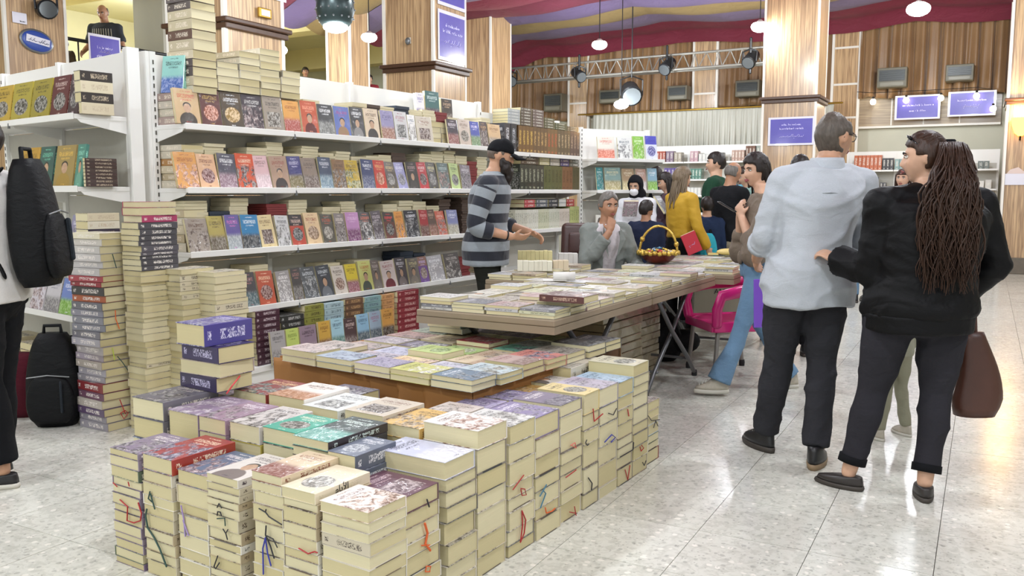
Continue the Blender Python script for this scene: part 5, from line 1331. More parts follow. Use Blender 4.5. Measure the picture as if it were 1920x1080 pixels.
def far_books(lst, z, lab):
    for i, (a, b, h, col) in enumerate(lst):
        p0 = on_v(a, 300, VS - 0.30); p1 = on_v(b, 300, VS - 0.30); u0 = to_hall(p0)[0]; u1 = to_hall(p1)[0]
        nb_ = max(1, round((u1 - u0) / 0.075)); w = (u1 - u0) / nb_
        for k in range(nb_):
            o = book('far_shelf_book', '%s book, %s of the %s on %s' % (col[1], nth(k), nth(i) + ' run', lab), (0, 0, 0), 1, 1, 1, (0, 0, 0), (col[0], '#d8d4c8', '#6a665c'), 3, 'distant books, ' + col[1] + ' on ' + lab)
            o['label'] = '%s %s book from the left in the %s block on %s' % (nth(k), col[1], nth(i), lab)
            M = Matrix.Translation(hw(u0 + (k + 1) * w, VS - 0.32, z)) @ Matrix.Rotation(HA - math.pi / 2, 4, 'Z') @ Matrix(((1, 0, 0, 0), (0, 0, -1, 0), (0, 1, 0, 0), (0, 0, 0, 1))) @ Matrix.Translation((-0.09, h / 2, 0))
            M = Matrix.Translation(hw(u0 + (k + 0.5) * w, VS - 0.22, z + 0.001)) @ Matrix.Rotation(HA, 4, 'Z')
            o.matrix_world = M @ Matrix(((0, 0, 1, -w / 2), (-1, 0, 0, 0), (0, 1, 0, h / 2), (0, 0, 0, 1))) @ Matrix.Diagonal((0.18, h, w - 0.004, 1))
far_books([(1158, 1186, 0.2, ('#9a9a94', 'pale grey')), (1190, 1218, 0.25, ('#6c6c68', 'grey')), (1219, 1248, 0.23, ('#a04a38', 'brick red')), (1249, 1263, 0.23, ('#7a6478', 'mauve')), (1264, 1278, 0.2, ('#9a9080', 'buff')), (1294, 1309, 0.22, ('#a8848c', 'pink')), (1310, 1330, 0.16, ('#b8b8b4', 'light grey')), (1346, 1356, 0.18, ('#6a6a68', 'dark grey')), (1372, 1396, 0.22, ('#a88a7c', 'rosy')), (1398, 1416, 0.3, ('#6a4838', 'brown')), (1418, 1440, 0.3, ('#8a9088', 'sage'))], zs_l[0], 'the upper far shelf')
far_books([(1160, 1168, 0.24, ('#2c2c2c', 'black')), (1169, 1178, 0.24, ('#b04868', 'rose')), (1179, 1192, 0.25, ('#3fa0c8', 'cyan')), (1194, 1208, 0.2, ('#8a5a4c', 'russet')), (1246, 1272, 0.24, ('#5a4a8a', 'purple')), (1292, 1316, 0.22, ('#4f7a6c', 'green')), (1372, 1400, 0.2, ('#8fb0a8', 'mint'))], zs_l[1], 'the middle far shelf')
far_books([(1290, 1316, 0.16, ('#c0c0bc', 'whitish')), (1370, 1384, 0.22, ('#4a6a9a', 'blue')), (1386, 1400, 0.22, ('#5a9ab0', 'azure'))], zs_l[2], 'the lower far shelf')
far_books([(1602, 1654, 0.28, ('#b8613a', 'orange')), (1655, 1676, 0.22, ('#3c3a3c', 'charcoal')), (1678, 1696, 0.2, ('#7f9a98', 'grey-teal')), (1834, 1856, 0.14, ('#5a625c', 'greenish'))], zs_r[0], 'the upper right far shelf')
far_books([(1622, 1640, 0.22, ('#a8a860', 'yellow-green')), (1641, 1648, 0.22, ('#5a6a98', 'blue')), (1652, 1664, 0.12, ('#4a484c', 'dark')), (1836, 1848, 0.14, ('#d8d4cc', 'white')), (1850, 1862, 0.16, ('#c8c4bc', 'ivory'))], zs_r[1], 'the lower right far shelf')
far_books([(1600, 1640, 0.2, ('#8a8478', 'buff')), (1720, 1760, 0.2, ('#6a6f78', 'slate')), (1832, 1850, 0.18, ('#d4d0c8', 'white'))], zs_r[2], 'the third right far shelf')
far_books([(1156, 1200, 0.22, ('#8a6a50', 'tan')), (1210, 1240, 0.2, ('#5a6a60', 'sage')), (1330, 1366, 0.2, ('#7a4a44', 'russet')), (1405, 1440, 0.2, ('#9a9488', 'grey'))], zs_l[3], 'the fourth far shelf')

# ------------------------------------------------------------------ low cardboard display with books
M_CARD = plain('brown_cardboard', '#9a6a38', 0.7, var=0.12, scale=3, bump=0.15, bscale=5, bdist=0.02)
M_CARDD = plain('cardboard_edge', '#6f4a26', 0.8)
LDX0, LDX1, LDY0, LDY1, LDZ = -3.46, -2.14, 3.03, 4.44, 0.545
LDR = R(-3.0)
def ldrot(x, y):
    dx, dy = x + 2.08, y - 2.96; c_, s_ = math.cos(LDR), math.sin(LDR)
    return (-2.08 + dx * c_ - dy * s_, 2.96 + dx * s_ + dy * c_)
r = empty('cardboard_display', ldrot((LDX0 + LDX1) / 2, (LDY0 + LDY1) / 2) + (0,), LDR)
hx, hy = (LDX1 - LDX0) / 2, (LDY1 - LDY0) / 2
MB().box((-hx + 0.02, -hy + 0.02, LDZ - 0.02), (hx - 0.02, hy - 0.02, LDZ)).build('deck_board', M_CARD, r)
# crumpled skirt: front and right sides with folds
def skirt(p0, p1, n_, folds, name, seed):
    rg = random.Random(seed); vs = []; N = 110; Mx = 12
    d = Vector(p1) - Vector(p0); nn = Vector(n_); ph = rg.uniform(0, 6)
    for i in range(Mx + 1):
        f = i / Mx
        for j in range(N + 1):
            s_ = j / N
            w = 0.012 * f * math.sin(3 * s_ * math.pi + ph) 
            for (fc_, wd, am) in folds:
                q = (s_ - fc_ - 0.05 * (f - 0.5)) / wd
                if 0 < q < 1: w += am * (1 - q) * (0.25 + f)
            vs.append(Vector(p0) + d * s_ + nn * (w + 0.006) + Vector((0, 0, -LDZ * f + (0.012 * math.sin(9 * s_ + ph) if i == 0 else 0))))
    fs = [(i * (N + 1) + j, i * (N + 1) + j + 1, (i + 1) * (N + 1) + j + 1, (i + 1) * (N + 1) + j) for i in range(Mx) for j in range(N)]
    o = MB().add(vs, fs).build(name, M_CARD, r, True)
    sd_ = o.modifiers.new('thick', 'SOLIDIFY'); sd_.thickness = 0.006
skirt((-hx, -hy, LDZ), (hx, -hy, LDZ), (0, -1, 0), [(0.12, 0.2, 0.03), (0.36, 0.12, 0.085), (0.56, 0.07, 0.06), (0.70, 0.05, 0.09), (0.82, 0.12, 0.05)], 'front_skirt', 2)
skirt((hx, -hy, LDZ), (hx, hy * 0.1, LDZ), (1, 0, 0), [(0.15, 0.25, 0.05), (0.6, 0.2, 0.03)], 'side_skirt', 3)
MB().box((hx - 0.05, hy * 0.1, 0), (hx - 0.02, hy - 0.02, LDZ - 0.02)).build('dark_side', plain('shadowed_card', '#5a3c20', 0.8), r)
MB().box((-hx + 0.02, hy - 0.05, 0), (hx - 0.02, hy - 0.02, LDZ - 0.02)).build('rear_side', M_CARD, r)
MB().box((-hx + 0.02, -hy + 0.05, 0), (-hx + 0.05, hy - 0.02, LDZ - 0.02)).build('left_side', M_CARD, r)
tag(r, 'low display box wrapped in crumpled brown cardboard, books on top', 'display box')
xe = [-3.46, -3.07, -2.815, -2.57, -2.325, -2.08]
lowc = [[C('#c9b9b4', '#5a4a48', '#b0a09c'), C('#a8b4c0', '#40506a', '#5a6f96'), C('#a49cb0', '#4a4260', '#756c98'), C('#bcbc5c', '#5a5a20', '#eeeada'), C('#6f8292', '#e8ecf0', '#3f566c')],
        [C('#c0b4ac', '#4c4440', '#8a7c74'), C('#c4b8bc', '#5a4c58', '#8a84a0'), C('#e0cca0', '#a04838', '#c09a94'), C('#c8c4d0', '#2c2c6a', '#9aa0b4'), C('#bccbd0', '#3a4a52', '#8a8a7c')],
        [C('#b8a8a4', '#4a4040', '#8a7f7c'), C('#c4c4d4', '#4a4a70', '#9aa0c0'), C('#c0cf8c', '#4a5a24', '#8fae4c'), C('#d4c4a8', '#6a4a34', '#b09070'), C('#b8a098', '#6a2c34', '#8a6a60')],
        [C('#a49aa4', '#3a3440', '#d8d0d0'), C('#5a5064', '#d8d4e0', '#dcdce0'), C('#a4c07c', '#38501c', '#c8d0a8'), C('#c8b49c', '#7a4a34', '#8a7a68'), C('#d08a7c', '#5a2c38', '#4a4c70')],
        [C('#b89a94', '#5a3c3c', '#8c6e6a'), C('#d8c8b0', '#8a5a34', '#a88a6c'), C('#a03c44', '#f0c8c0', '#6a2430'), C('#6fae94', '#20403a', '#3a5060'), C('#a8a094', '#4a443c', '#6f6658')],
        [C('#9fa898', '#3c4438', '#6a7464'), C('#c8b890', '#5a4a2c', '#a09060'), C('#b8b464', '#4a4820', '#8a863c'), C('#cdd6d0', '#4a3c3c', '#88948c'), C('#585450', '#c8c4c0', '#36383c')],
        [C('#8a94a0', '#e0e4e8', '#565e6c'), C('#9a8490', '#e8dce4', '#64505c'), C('#74687c', '#e0d8e4', '#4a4052'), C('#b4c080', '#4a5420', '#8c985c'), C('#4c4a4c', '#cfcac4', '#2c2c30')]]
lown = ['beige', 'blue-grey', 'lilac', 'yellow-green', 'steel blue']
dsp = ['front', 'second', 'third', 'fourth', 'fifth', 'sixth', 'rear']
posn = ['leftmost', 'second', 'middle', 'fourth', 'rightmost']
for ri, row in enumerate(lowc):
    y0 = 2.96 + ri * 0.193
    for ci, cc in enumerate(row):
        nst = 2 if (ri == 0 or ci == 4 or (ri, ci) in ((2, 2), (4, 2), (1, 0))) else 1
        x0, x1 = xe[ci] + random.uniform(0, 0.012), xe[ci + 1] - random.uniform(0.002, 0.012)
        if ci == 0: x0 = x1 - 0.25
        z = LDZ + 0.0015
        for q in range(nst):
            t = 0.034 if ci == 0 and ri == 0 else random.uniform(0.022, 0.032)
            x1b = x1 - (0.02 if ci == 4 and ri == 1 and q else 0)
            loc, w, h, rz = orient((x0 + x1) / 2 + random.uniform(-0.004, 0.004), y0 + 0.092, z, x1 - x0, 0.178, 'x', False)
            loc = ldrot(loc[0], loc[1]) + (loc[2],); rz += LDR
            book('display_book', '%s book of the %s row on the cardboard display%s' % (posn[ci], dsp[ri], '' if q == nst - 1 else ', under another copy'), loc, w, h, t - 0.001, (0, 0, rz + random.uniform(-0.02, 0.02)), cc, random.choice((2, 3, 3, 4)), 'books on the cardboard display')
            z += t
thin_stack(-3.03, 4.10, 0.24, 0.17, 0.79, 0.03, 'the pale green stack left of the nearest table front', zb=0.578, cols=['#b8c8a8', '#c8ccb8', '#8fa08c', '#d0d0c0'], rz=0.05)
# plastic-wrapped bales under the tables
M_BALE = plain('wrapped_bale', '#8f8468', 0.25, var=0.3, scale=9, bump=0.6, bscale=14, bdist=0.02, Coat_Weight=0.6)
def bale(x0, x1, y0, y1, h, lab, rz=0.0):
    r = empty('wrapped_book_bale', ((x0 + x1) / 2, (y0 + y1) / 2, 0), rz); a, b = (x1 - x0) / 2, (y1 - y0) / 2
    z = 0; k = 0
    while z < h - 0.01:
        t = random.uniform(0.045, 0.07); t = min(t, h - z); j = random.uniform(-0.008, 0.008)
        MB().box((-a + j, -b + j, z + 0.002), (a + j, b + j, z + t)).build('book_layer', M_BALE, r, bevel=0.006); z += t
    tag(r, lab, 'book bale', 'wrapped book bales under the tables')
bale(-2.62, -2.30, 4.62, 4.88, 0.40, 'plastic-wrapped book bale just behind the cardboard display')
bale(-2.95, -2.45, 4.95, 5.55, 0.62, 'tall wrapped book bale beneath the first folding table')
bale(-3.05, -2.62, 5.75, 6.25, 0.60, 'tall wrapped book bale beneath the middle of the tables')

# ------------------------------------------------------------------ folding tables
M_TTOP = plain('table_top_board', '#8f7f68', 0.5, var=0.1, scale=6)
M_TLEG = plain('grey_tube', '#6f7072', 0.35, 0.7)
M_FOOT = plain('rubber_foot', '#1c1c1e', 0.8)
def folding_table(cx, cy, lx_, ly_, rz, lab, z=0.755, legs=True):
    r = empty('folding_table', (cx, cy, 0), rz)
    a, b = lx_ / 2, ly_ / 2
    MB().box((-a, -b, z - 0.035), (a, b, z)).build('table_top', M_TTOP, r, bevel=0.006)
    for s_ in (-1, 1):
        MB().box((-a, s_ * b - (0.012 if s_ > 0 else 0), z - 0.075), (a, s_ * b + (0.012 if s_ < 0 else 0), z - 0.036)).build('apron', M_TTOP, r)
        MB().box((s_ * a - (0.012 if s_ > 0 else 0), -b + 0.013, z - 0.075), (s_ * a + (0.012 if s_ < 0 else 0), b - 0.013, z - 0.036)).build('apron', M_TTOP, r)
    for sx in (-1, 1):
        x = sx * (a - 0.10)
        for sg in (-1, 1):
            pts = [(x + sg * 0.02, -sg * b * 0.62, z - 0.045), (x + sg * 0.02, -sg * b * 0.1, z * 0.55), (x + sg * 0.02, sg * b * 0.45, 0.16), (x + sg * 0.02, sg * b * 0.66, 0.035)]
            lg = MB().tube(pts, 0.016, 8).build('leg', M_TLEG, r, True)
            MB().lathe([(0.02, 0), (0.022, 0.02), (0.018, 0.045)], (x + sg * 0.02, sg * b * 0.68, 0), 10).build('rubber_foot', M_FOOT, lg)
    for sg in (-1, 1):
        MB().tube([(-a + 0.1, sg * b * 0.45, 0.16), (a - 0.1, sg * b * 0.45, 0.16)], 0.011, 6).build('stretcher', M_TLEG, r)
    tag(r, lab, 'table', 'folding tables in a row')
    return r
TA = R(2.5)
folding_table(-2.60, 4.42, 0.86, 1.36, TA, 'nearest folding table with book-covered top, over the cardboard display')
folding_table(-2.72, 5.79, 0.98, 1.34, R(2.5), 'middle folding table by the black bag, covered in books')
folding_table(-3.42, 5.80, 0.42, 1.0, R(2.5), 'narrow folding table in front of the bearded man')
folding_table(-2.70, 7.47, 0.95, 1.86, R(5), 'farthest folding table carrying the gold basket')
TZ = 0.757
tc = [C('#c8c6c0', '#5a5854', '#d8d6d0'), C('#bcbcbc', '#4a4a4a', '#d0d0d0'), C('#d0ccc0', '#6a5a48', '#b0a898'), C('#a8a49c', '#4a4844', '#c8c4bc'), C('#8f8f90', '#d8d8d8', '#b4b4b4'), C('#b4aca0', '#5a4c44', '#8a8278'), C('#c4c4bc', '#4a5048', '#9aa09a'), C('#a49480', '#4a3c30', '#c4b8a4'), C('#7c7c80', '#d4d4d8', '#5a5a60'), C('#b8a09c', '#6a3c40', '#98807c'), C('#c8c8a8', '#5a5a3c', '#a4a478')]  # pale greys put the whitish glints of the plastic wrap into the cover colours
tl = {0: 'nearest', 1: 'middle', 2: 'narrow', 3: 'farthest'}
def table_books(ti, cx, cy, lx_, ly_, rz, nx, ny, bw, bh, nlay=1, zfun=None):
    M = Matrix.Translation((cx, cy, 0)) @ Matrix.Rotation(rz, 4, 'Z')
    for j in range(ny):
        for i in range(nx):
            px = -lx_ / 2 + (i + 0.5) * lx_ / nx; py = -ly_ / 2 + (j + 0.5) * ly_ / ny
            z = TZ; nl = nlay + (1 if (i == nx - 1 or j == 0) and random.random() < 0.6 else 0) + (1 if random.random() < 0.15 else 0)
            for q in range(nl):
                p = M @ Vector((px + random.uniform(-0.006, 0.006), py + random.uniform(-0.006, 0.006), z)); t = random.uniform(0.012, 0.022)
                ww, hh = lx_ / nx * 0.975, ly_ / ny * 0.975
                book('table_book', '%s book in the %s row on the %s table%s' % (nth(i), nth(j), tl[ti], '' if q == nl - 1 else (', bottom copy' if q == 0 else ', %s copy up' % nth(q))), p, hh, ww, t, (0, 0, rz + math.pi / 2 * random.choice((1, 1, -1)) + random.uniform(-0.03, 0.03)), random.choice(tc), random.choice((0, 1, 2, 3, 4)), 'books lying on the tables')
                z += t + 0.0005
table_books(0, -2.60, 4.42, 0.84, 1.32, TA, 4, 7, 0.2, 0.18, 2)
table_books(1, -2.72, 5.79, 0.96, 1.30, R(2.5), 4, 7, 0.2, 0.18, 1)
table_books(2, -3.42, 5.80, 0.40, 0.96, R(2.5), 2, 5, 0.2, 0.18, 2)
table_books(3, -2.70, 7.47, 0.93, 1.82, R(5), 4, 9, 0.2, 0.19, 1)
# brown-spined volumes at the near right table corner
bz = TZ + 0.048
book('table_book', 'thick book with long maroon spine at the near table corner', (-2.20, 4.02, bz + 0.02), 0.19, 0.26, 0.036, (0, 0, -math.pi / 2 + TA), C('#5a3430', '#c8a890', '#7a5a50'), 3, 'books lying on the tables')
# cream card boxes and blocks before the bearded man
M_CREAMP = plain('cream_card', '#cfc48e', 0.7, var=0.08); M_CREAMW = plain('ivory_card', '#d6d2be', 0.7)
def page_pack(p, w, d, h, rz, lab, mat):
    r = empty('index_card_block', p, rz); n = max(3, int(w / 0.035))
    for k in range(n):
        MB().box((-w / 2 + k * w / n, -d / 2, 0), (-w / 2 + (k + 1) * w / n - 0.0015, d / 2, h * random.uniform(0.96, 1.0))).build('card_bundle', mat, r)
    tag(r, lab, 'paper block', 'paper blocks before the bearded man')
Pn = lambda x, y, z: on_z(x, y, z)
p = Pn(1000, 512, TZ + 0.02); rr = YAW
page_pack(Pn(991, 507, TZ + 0.045), 0.17, 0.12, 0.075, rr, 'cream paper block at the left before the bearded man', M_CREAMW)
page_pack(Pn(1021, 507, TZ + 0.045), 0.115, 0.12, 0.075, rr, 'cream paper block in the middle before the bearded man', M_CREAMW)
page_pack(Pn(1051, 506, TZ + 0.045), 0.12, 0.12, 0.075, rr, 'pinkish paper block at the right before the bearded man', plain('rosy_card', '#c8b89c', 0.7))
page_pack(Pn(1003, 498, TZ + 0.045), 0.28, 0.12, 0.125, rr, 'long yellow paper block under the bearded man\'s hands', M_CREAMP)
page_pack(Pn(1065, 493, TZ + 0.04), 0.16, 0.13, 0.085, rr, 'white paper stack right of the yellow block', plain('white_paper', '#dad8d2', 0.6))
# paper roll
q = Pn(1062, 518, TZ + 0.07)
r = empty('paper_roll', q, rr)
MB().tube([(-0.09, 0, 0), (0.06, 0, 0)], 0.03, 16, ends=False).build('roll_body', plain('white_paper', '#dad8d2', 0.6), r, True)
MB().box((-0.16, -0.05, -0.028), (0.0, 0.05, -0.026)).build('loose_end', plain('white_paper', '#dad8d2', 0.6), r)
tag(r, 'white paper roll with loose end on the table', 'paper roll')
# ------------------------------------------------------------------ gold basket with sweets
bp = Pn(1234, 492, TZ + 0.025)
r = empty('gift_basket', bp, R(20))
M_GOLD = plain('gold_wicker', '#c8a850', 0.28, 0.85, bump=0.5, bscale=90, bdist=0.01)
MB().lathe([(0.09, 0.0), (0.13, 0.03), (0.165, 0.075), (0.175, 0.08), (0.16, 0.07), (0.12, 0.035), (0.08, 0.012)], n=28).build('bowl', plain('red_gold_wicker', '#7a3024', 0.3, 0.6, bump=0.5, bscale=80), r, True)
for k in range(26):
    a = 6.2832 * k / 26
    MB().ellipsoid((0.17 * math.cos(a), 0.17 * math.sin(a), 0.083 + 0.008 * (k % 2)), (0.024, 0.024, 0.02), n=8, m=6).build('rim_frill', M_GOLD, r, True)
MB().tube([(0.165 * math.cos(a_), 0, 0.08 + 0.24 * math.sin(a_)) for a_ in [math.pi * k / 16 for k in range(17)]], 0.011, 8).build('handle', M_GOLD, r, True)
for q, aa in enumerate((0.35, 2.6)):
    MB().ellipsoid((0.165 * math.cos(aa), 0, 0.08 + 0.24 * math.sin(aa)), (0.022, 0.03, 0.026), n=10, m=6).build('bow', M_GOLD, r, True)
tag(r, 'gold wicker basket with tall handle full of wrapped sweets', 'basket')
swc = ['#d8d4c8', '#c8a030', '#4a7a98', '#b83c40', '#e0dcd0', '#d8b850']
for k in range(26):
    a = random.uniform(0, 6.28); d = 0.125 * math.sqrt(random.random())
    s_ = MB(); s_.ellipsoid((0, 0, 0), (0.018, 0.012, 0.011), n=8, m=6); s_.add([(0.016, 0, 0), (0.034, 0.012, 0.004), (0.034, -0.012, -0.004)], [(0, 1, 2)]); s_.add([(-0.016, 0, 0), (-0.034, 0.012, 0.004), (-0.034, -0.012, -0.004)], [(0, 1, 2)])
    o = s_.build('wrapped_sweet', plain('sweet_' + swc[k % 6][1:], swc[k % 6], 0.25, 0.2), None, True)
    o.location = bp + Vector((d * math.cos(a), d * math.sin(a), 0.085 + 0.03 * (1 - d / 0.13) + 0.008 * (k % 3))); o.rotation_euler = (random.uniform(-0.5, 0.5), random.uniform(-0.5, 0.5), a)
    tag(o, 'small wrapped sweet heaped in the gold basket', 'sweet', 'sweets in the gold basket')

# ------------------------------------------------------------------ pink plastic chair
M_PINK = plain('pink_plastic', '#c81e72', 0.3, 0.0, Coat_Weight=0.3)
M_CLEG = plain('chair_tube', '#8a8580', 0.4, 0.5)
ch = empty('plastic_armchair', (-2.15, 6.50, 0), YAW - R(90) + R(12))
# seat shell
def shell(rows, th, name, par, mat):
    n = len(rows[0]); vs = [p for rw in rows for p in rw]
    fs = [(i * n + j, i * n + j + 1, (i + 1) * n + j + 1, (i + 1) * n + j) for i in range(len(rows) - 1) for j in range(n - 1)]
    o = MB().add(vs, fs).build(name, mat, par, True); s_ = o.modifiers.new('thick', 'SOLIDIFY'); s_.thickness = th; s_.offset = 0
    b_ = o.modifiers.new('sub', 'SUBSURF'); b_.levels = 1; b_.render_levels = 2
    return o
seat = []
for i in range(7):
    f = i / 6; y = -0.24 + 0.48 * f
    seat.append([(x * (0.98 - 0.12 * f), y, 0.43 - 0.022 * math.cos(x * 4) * math.sin(math.pi * min(1, f + 0.1)) + (0.02 if f > 0.9 else 0) - (0.03 if f == 0 else 0)) for x in [-0.25 + 0.5 * k / 8 for k in range(9)]])
shell(seat, 0.022, 'seat', ch, M_PINK)
MB().box((-0.25, -0.255, 0.36), (0.25, -0.235, 0.43)).build('seat_front_lip', M_PINK, ch, bevel=0.012)
for sx in (-1, 1):
    MB().box((sx * 0.25 - 0.012, -0.24, 0.36), (sx * 0.25 + 0.012, 0.20, 0.44)).build('seat_side', M_PINK, ch, bevel=0.01)
    # loop armrest
    pts = [(sx * 0.26, -0.22, 0.43), (sx * 0.285, -0.235, 0.54), (sx * 0.29, -0.20, 0.64), (sx * 0.288, -0.05, 0.67), (sx * 0.275, 0.12, 0.675), (sx * 0.25, 0.22, 0.69)]
    MB().tube(pts, [0.042, 0.042, 0.046, 0.046, 0.044, 0.04], 12, flat=0.6).build('armrest', M_PINK, ch, True)
    for sy in (-1, 1):
        lg = MB().tube([(sx * 0.22, sy * 0.19, 0.40), (sx * 0.235, sy * 0.22 - (0.0 if sy < 0 else -0.02), 0.03)], 0.017, 10).build('leg', M_CLEG, ch, True)
        MB().lathe([(0.022, 0.0), (0.024, 0.03), (0.02, 0.05)], (sx * 0.235, sy * 0.22 + (0.02 if sy > 0 else 0), 0), 10).build('rubber_foot', M_FOOT, lg)
back = []
for i in range(7):
    f = i / 6; z = 0.45 + 0.42 * f
    back.append([(x * (0.95 - 0.08 * f * f), 0.225 + 0.10 * f - 0.03 * math.cos(x * 6), z + (0.02 * math.cos(x * 5) if i == 6 else 0)) for x in [-0.25 + 0.5 * k / 8 for k in range(9)]])
shell(back, 0.02, 'backrest', ch, M_PINK)
tag(ch, 'hot pink plastic armchair with grey tube legs behind the jeans woman', 'chair')
# carton with black lettering far behind the chair
cx = on_z(1340, 618, 0.0)
r = empty('cardboard_carton', cx, YAW)
MB().box((-0.25, -0.15, 0), (0.25, 0.15, 0.48)).build('carton_body', plain('carton_white', '#b8b2a2', 0.8, var=0.05), r, bevel=0.004)
fc = bpy.data.curves.new('carton_lettering', 'FONT'); fc.body = 'AND'; fc.size = 0.075; fc.extrude = 0.0005; fc.align_x = 'CENTER'
fo_ = bpy.data.objects.new('lettering', fc); COL.objects.link(fo_); fo_.data.materials.append(M_BLK); fo_.parent = r; fo_.location = (0.03, -0.152, 0.385); fo_.rotation_euler = (math.pi / 2, 0, 0); to_mesh(fo_)
tag(r, 'pale carton lettered AND seen through the pink chair', 'carton')

# ------------------------------------------------------------------ brown leather office chair of the seated man
def rounded_pad(name, w, h, d, M, mat, par, puff=0.25):
    b = MB(); n = 5
    b.box((-w / 2, -d / 2, -h / 2), (w / 2, d / 2, h / 2), M)
    o = b.build(name, mat, par, True); bv = o.modifiers.new('bev', 'BEVEL'); bv.width = min(d, h, w) * 0.45; bv.segments = 4
    return o
M_LEATH = plain('brown_leather', '#4a302c', 0.4, var=0.15, bump=0.3, bscale=60)
oc = at_d(1100, 480, 7.95); oc.z = 0
r = empty('office_chair', oc, YAW + R(-12))
rounded_pad('backrest', 0.56, 0.62, 0.12, Matrix.Translation((0, 0.26, 0.80)) @ Matrix.Rotation(R(-8), 4, 'X'), M_LEATH, r)
rounded_pad('back_cushion', 0.40, 0.20, 0.06, Matrix.Translation((0, 0.20, 0.92)) @ Matrix.Rotation(R(-8), 4, 'X'), M_LEATH, r)
rounded_pad('seat', 0.52, 0.12, 0.50, Matrix.Translation((0, 0, 0.44)), M_LEATH, r)
for sx in (-1, 1): MB().tube([(sx * 0.29, 0.2, 0.5), (sx * 0.31, 0.2, 0.64), (sx * 0.31, -0.15, 0.65), (sx * 0.29, -0.12, 0.45)], 0.022, 8).build('armrest', M_BLACK, r, True)
MB().tube([(0, 0, 0.40), (0, 0, 0.08)], 0.03, 10).build('gas_stem', M_BLACK, r)
for k in range(5):
    a = 6.2832 * k / 5
    lg = MB().tube([(0, 0, 0.10), (0.27 * math.cos(a), 0.27 * math.sin(a), 0.07)], 0.02, 8).build('base_arm', M_BLACK, r)
    MB().ellipsoid((0.27 * math.cos(a), 0.27 * math.sin(a), 0.03), (0.03, 0.02, 0.03), n=10, m=6).build('castor', M_BLACK, lg)
tag(r, 'brown leather office chair behind the seated man', 'chair')

# ------------------------------------------------------------------ bags
M_NYL = fabric('black_nylon', '#0c0d0f', 0.5, 18, 0.6)
M_NYL2 = fabric('dark_slate_nylon', '#2c3238', 0.5, 18, 0.6)
def soft_box(b, w, d, h, z0=0.0, taper=0.8, n=20, c=(0, 0)):
    rings = []
    for i in range(13):
        f = i / 12; k = 1 - (1 - taper) * f
        e = math.sin(math.pi * min(1, max(0, f * 0.94 + 0.03))) ** 0.22
        ring = []
        for j in range(n):
            a = 6.2832 * j / n; ca, sa = math.cos(a), math.sin(a)
            q = (abs(ca) ** 3.2 + abs(sa) ** 3.2) ** (-1 / 3.2)
            ring.append((c[0] + w / 2 * k * e * q * ca, c[1] + d / 2 * k * e * q * sa, z0 + h * f))
        rings.append(ring)
    return b.loft(rings)
def backpack(loc, rz, w, d, h, lab, mat, tilt=0.0, straps=True):
    r = empty('backpack', loc, rz); r.rotation_euler = (tilt, 0, rz)
    b = MB(); soft_box(b, w, d, h, 0.0, 0.72); b.build('main_bag', mat, r, True)
    b = MB(); soft_box(b, w * 0.8, d * 0.3, h * 0.5, h * 0.06, 0.85, c=(0, -d * 0.42)); b.build('front_pocket', mat, r, True)
    MB().tube([(-w * 0.32, -d * 0.52, h * 0.56), (0, -d * 0.55, h * 0.585), (w * 0.32, -d * 0.52, h * 0.56)], 0.004, 6).build('zip', M_GREYM, r)
    MB().tube([(-0.05, 0, h * 0.98), (-0.045, 0, h * 1.08), (0.045, 0, h * 1.08), (0.05, 0, h * 0.98)], 0.011, 8).build('carry_loop', mat, r, True)
    if straps:
        for sx in (-1, 1):
            MB().tube([(sx * w * 0.22, d * 0.42, h * 0.92), (sx * w * 0.3, d * 0.75, h * 0.8), (sx * w * 0.34, d * 0.85, h * 0.5), (sx * w * 0.4, d * 0.5, h * 0.12)], 0.022, 8, flat=0.4).build('shoulder_strap', mat, r, True)
    MB().tube([(w * 0.2, -d * 0.57, h * 0.5), (w * 0.2, -d * 0.57, h * 0.2)], 0.014, 6, flat=0.5).build('webbing', M_NYL2, r)
    tag(r, lab, 'backpack')
    return r
p = on_z(92, 806, 0.0)
backpack(p + Vector((-0.08, 0.10, 0.0)), YAW + R(10), 0.36, 0.24, 0.56, 'black backpack standing on the floor by the tall book stack', M_NYL)
p = on_z(1225, 690, 0.0) + Vector((-0.1, 0.35, 0))
r = empty('shoulder_bag', p, R(30))
b = MB(); soft_box(b, 0.42, 0.30, 0.40, 0, 0.75); b.build('bag_body', M_NYL, r, True)
b = MB(); b.ellipsoid((0.2, -0.06, 0.17), (0.13, 0.1, 0.10)); b.build('side_pouch', M_NYL, r, True)
MB().tube([(-0.12, 0, 0.38), (-0.05, -0.05, 0.46), (0.1, -0.1, 0.36), (0.2, -0.14, 0.12), (0.22, -0.2, 0.02)], 0.012, 8).build('strap', M_NYL, r, True)
tag(r, 'black bag slumped on the floor under the folding tables', 'bag')
p = on_z(25, 790, 0.0) + Vector((-0.1, 0.1, 0))
b = MB(); soft_box(b, 0.30, 0.2, 0.40, 0, 0.9)
o = b.build('maroon_bag', fabric('maroon_cloth', '#4a1420', 0.5), None, True, loc=p, rz=YAW); tag(o, 'maroon cloth bag on the floor behind the black backpack', 'bag')
# yellow wrapped papers on the far table, red folder carried elsewhere
q = Pn(1375, 478, TZ + 0.03)
r = empty('yellow_parcel', q, R(15))
b = MB(); soft_box(b, 0.34, 0.14, 0.06, 0, 0.9); b.build('wrapping', plain('yellow_wrap', '#d8c078', 0.5, bump=0.4, bscale=12, bdist=0.02), r, True)
MB().box((-0.24, -0.05, 0), (-0.14, 0.05, 0.015)).build('flap', plain('yellow_wrap', '#d8c078', 0.5), r)
tag(r, 'pale yellow wrapped parcel at the far end of the tables', 'parcel')
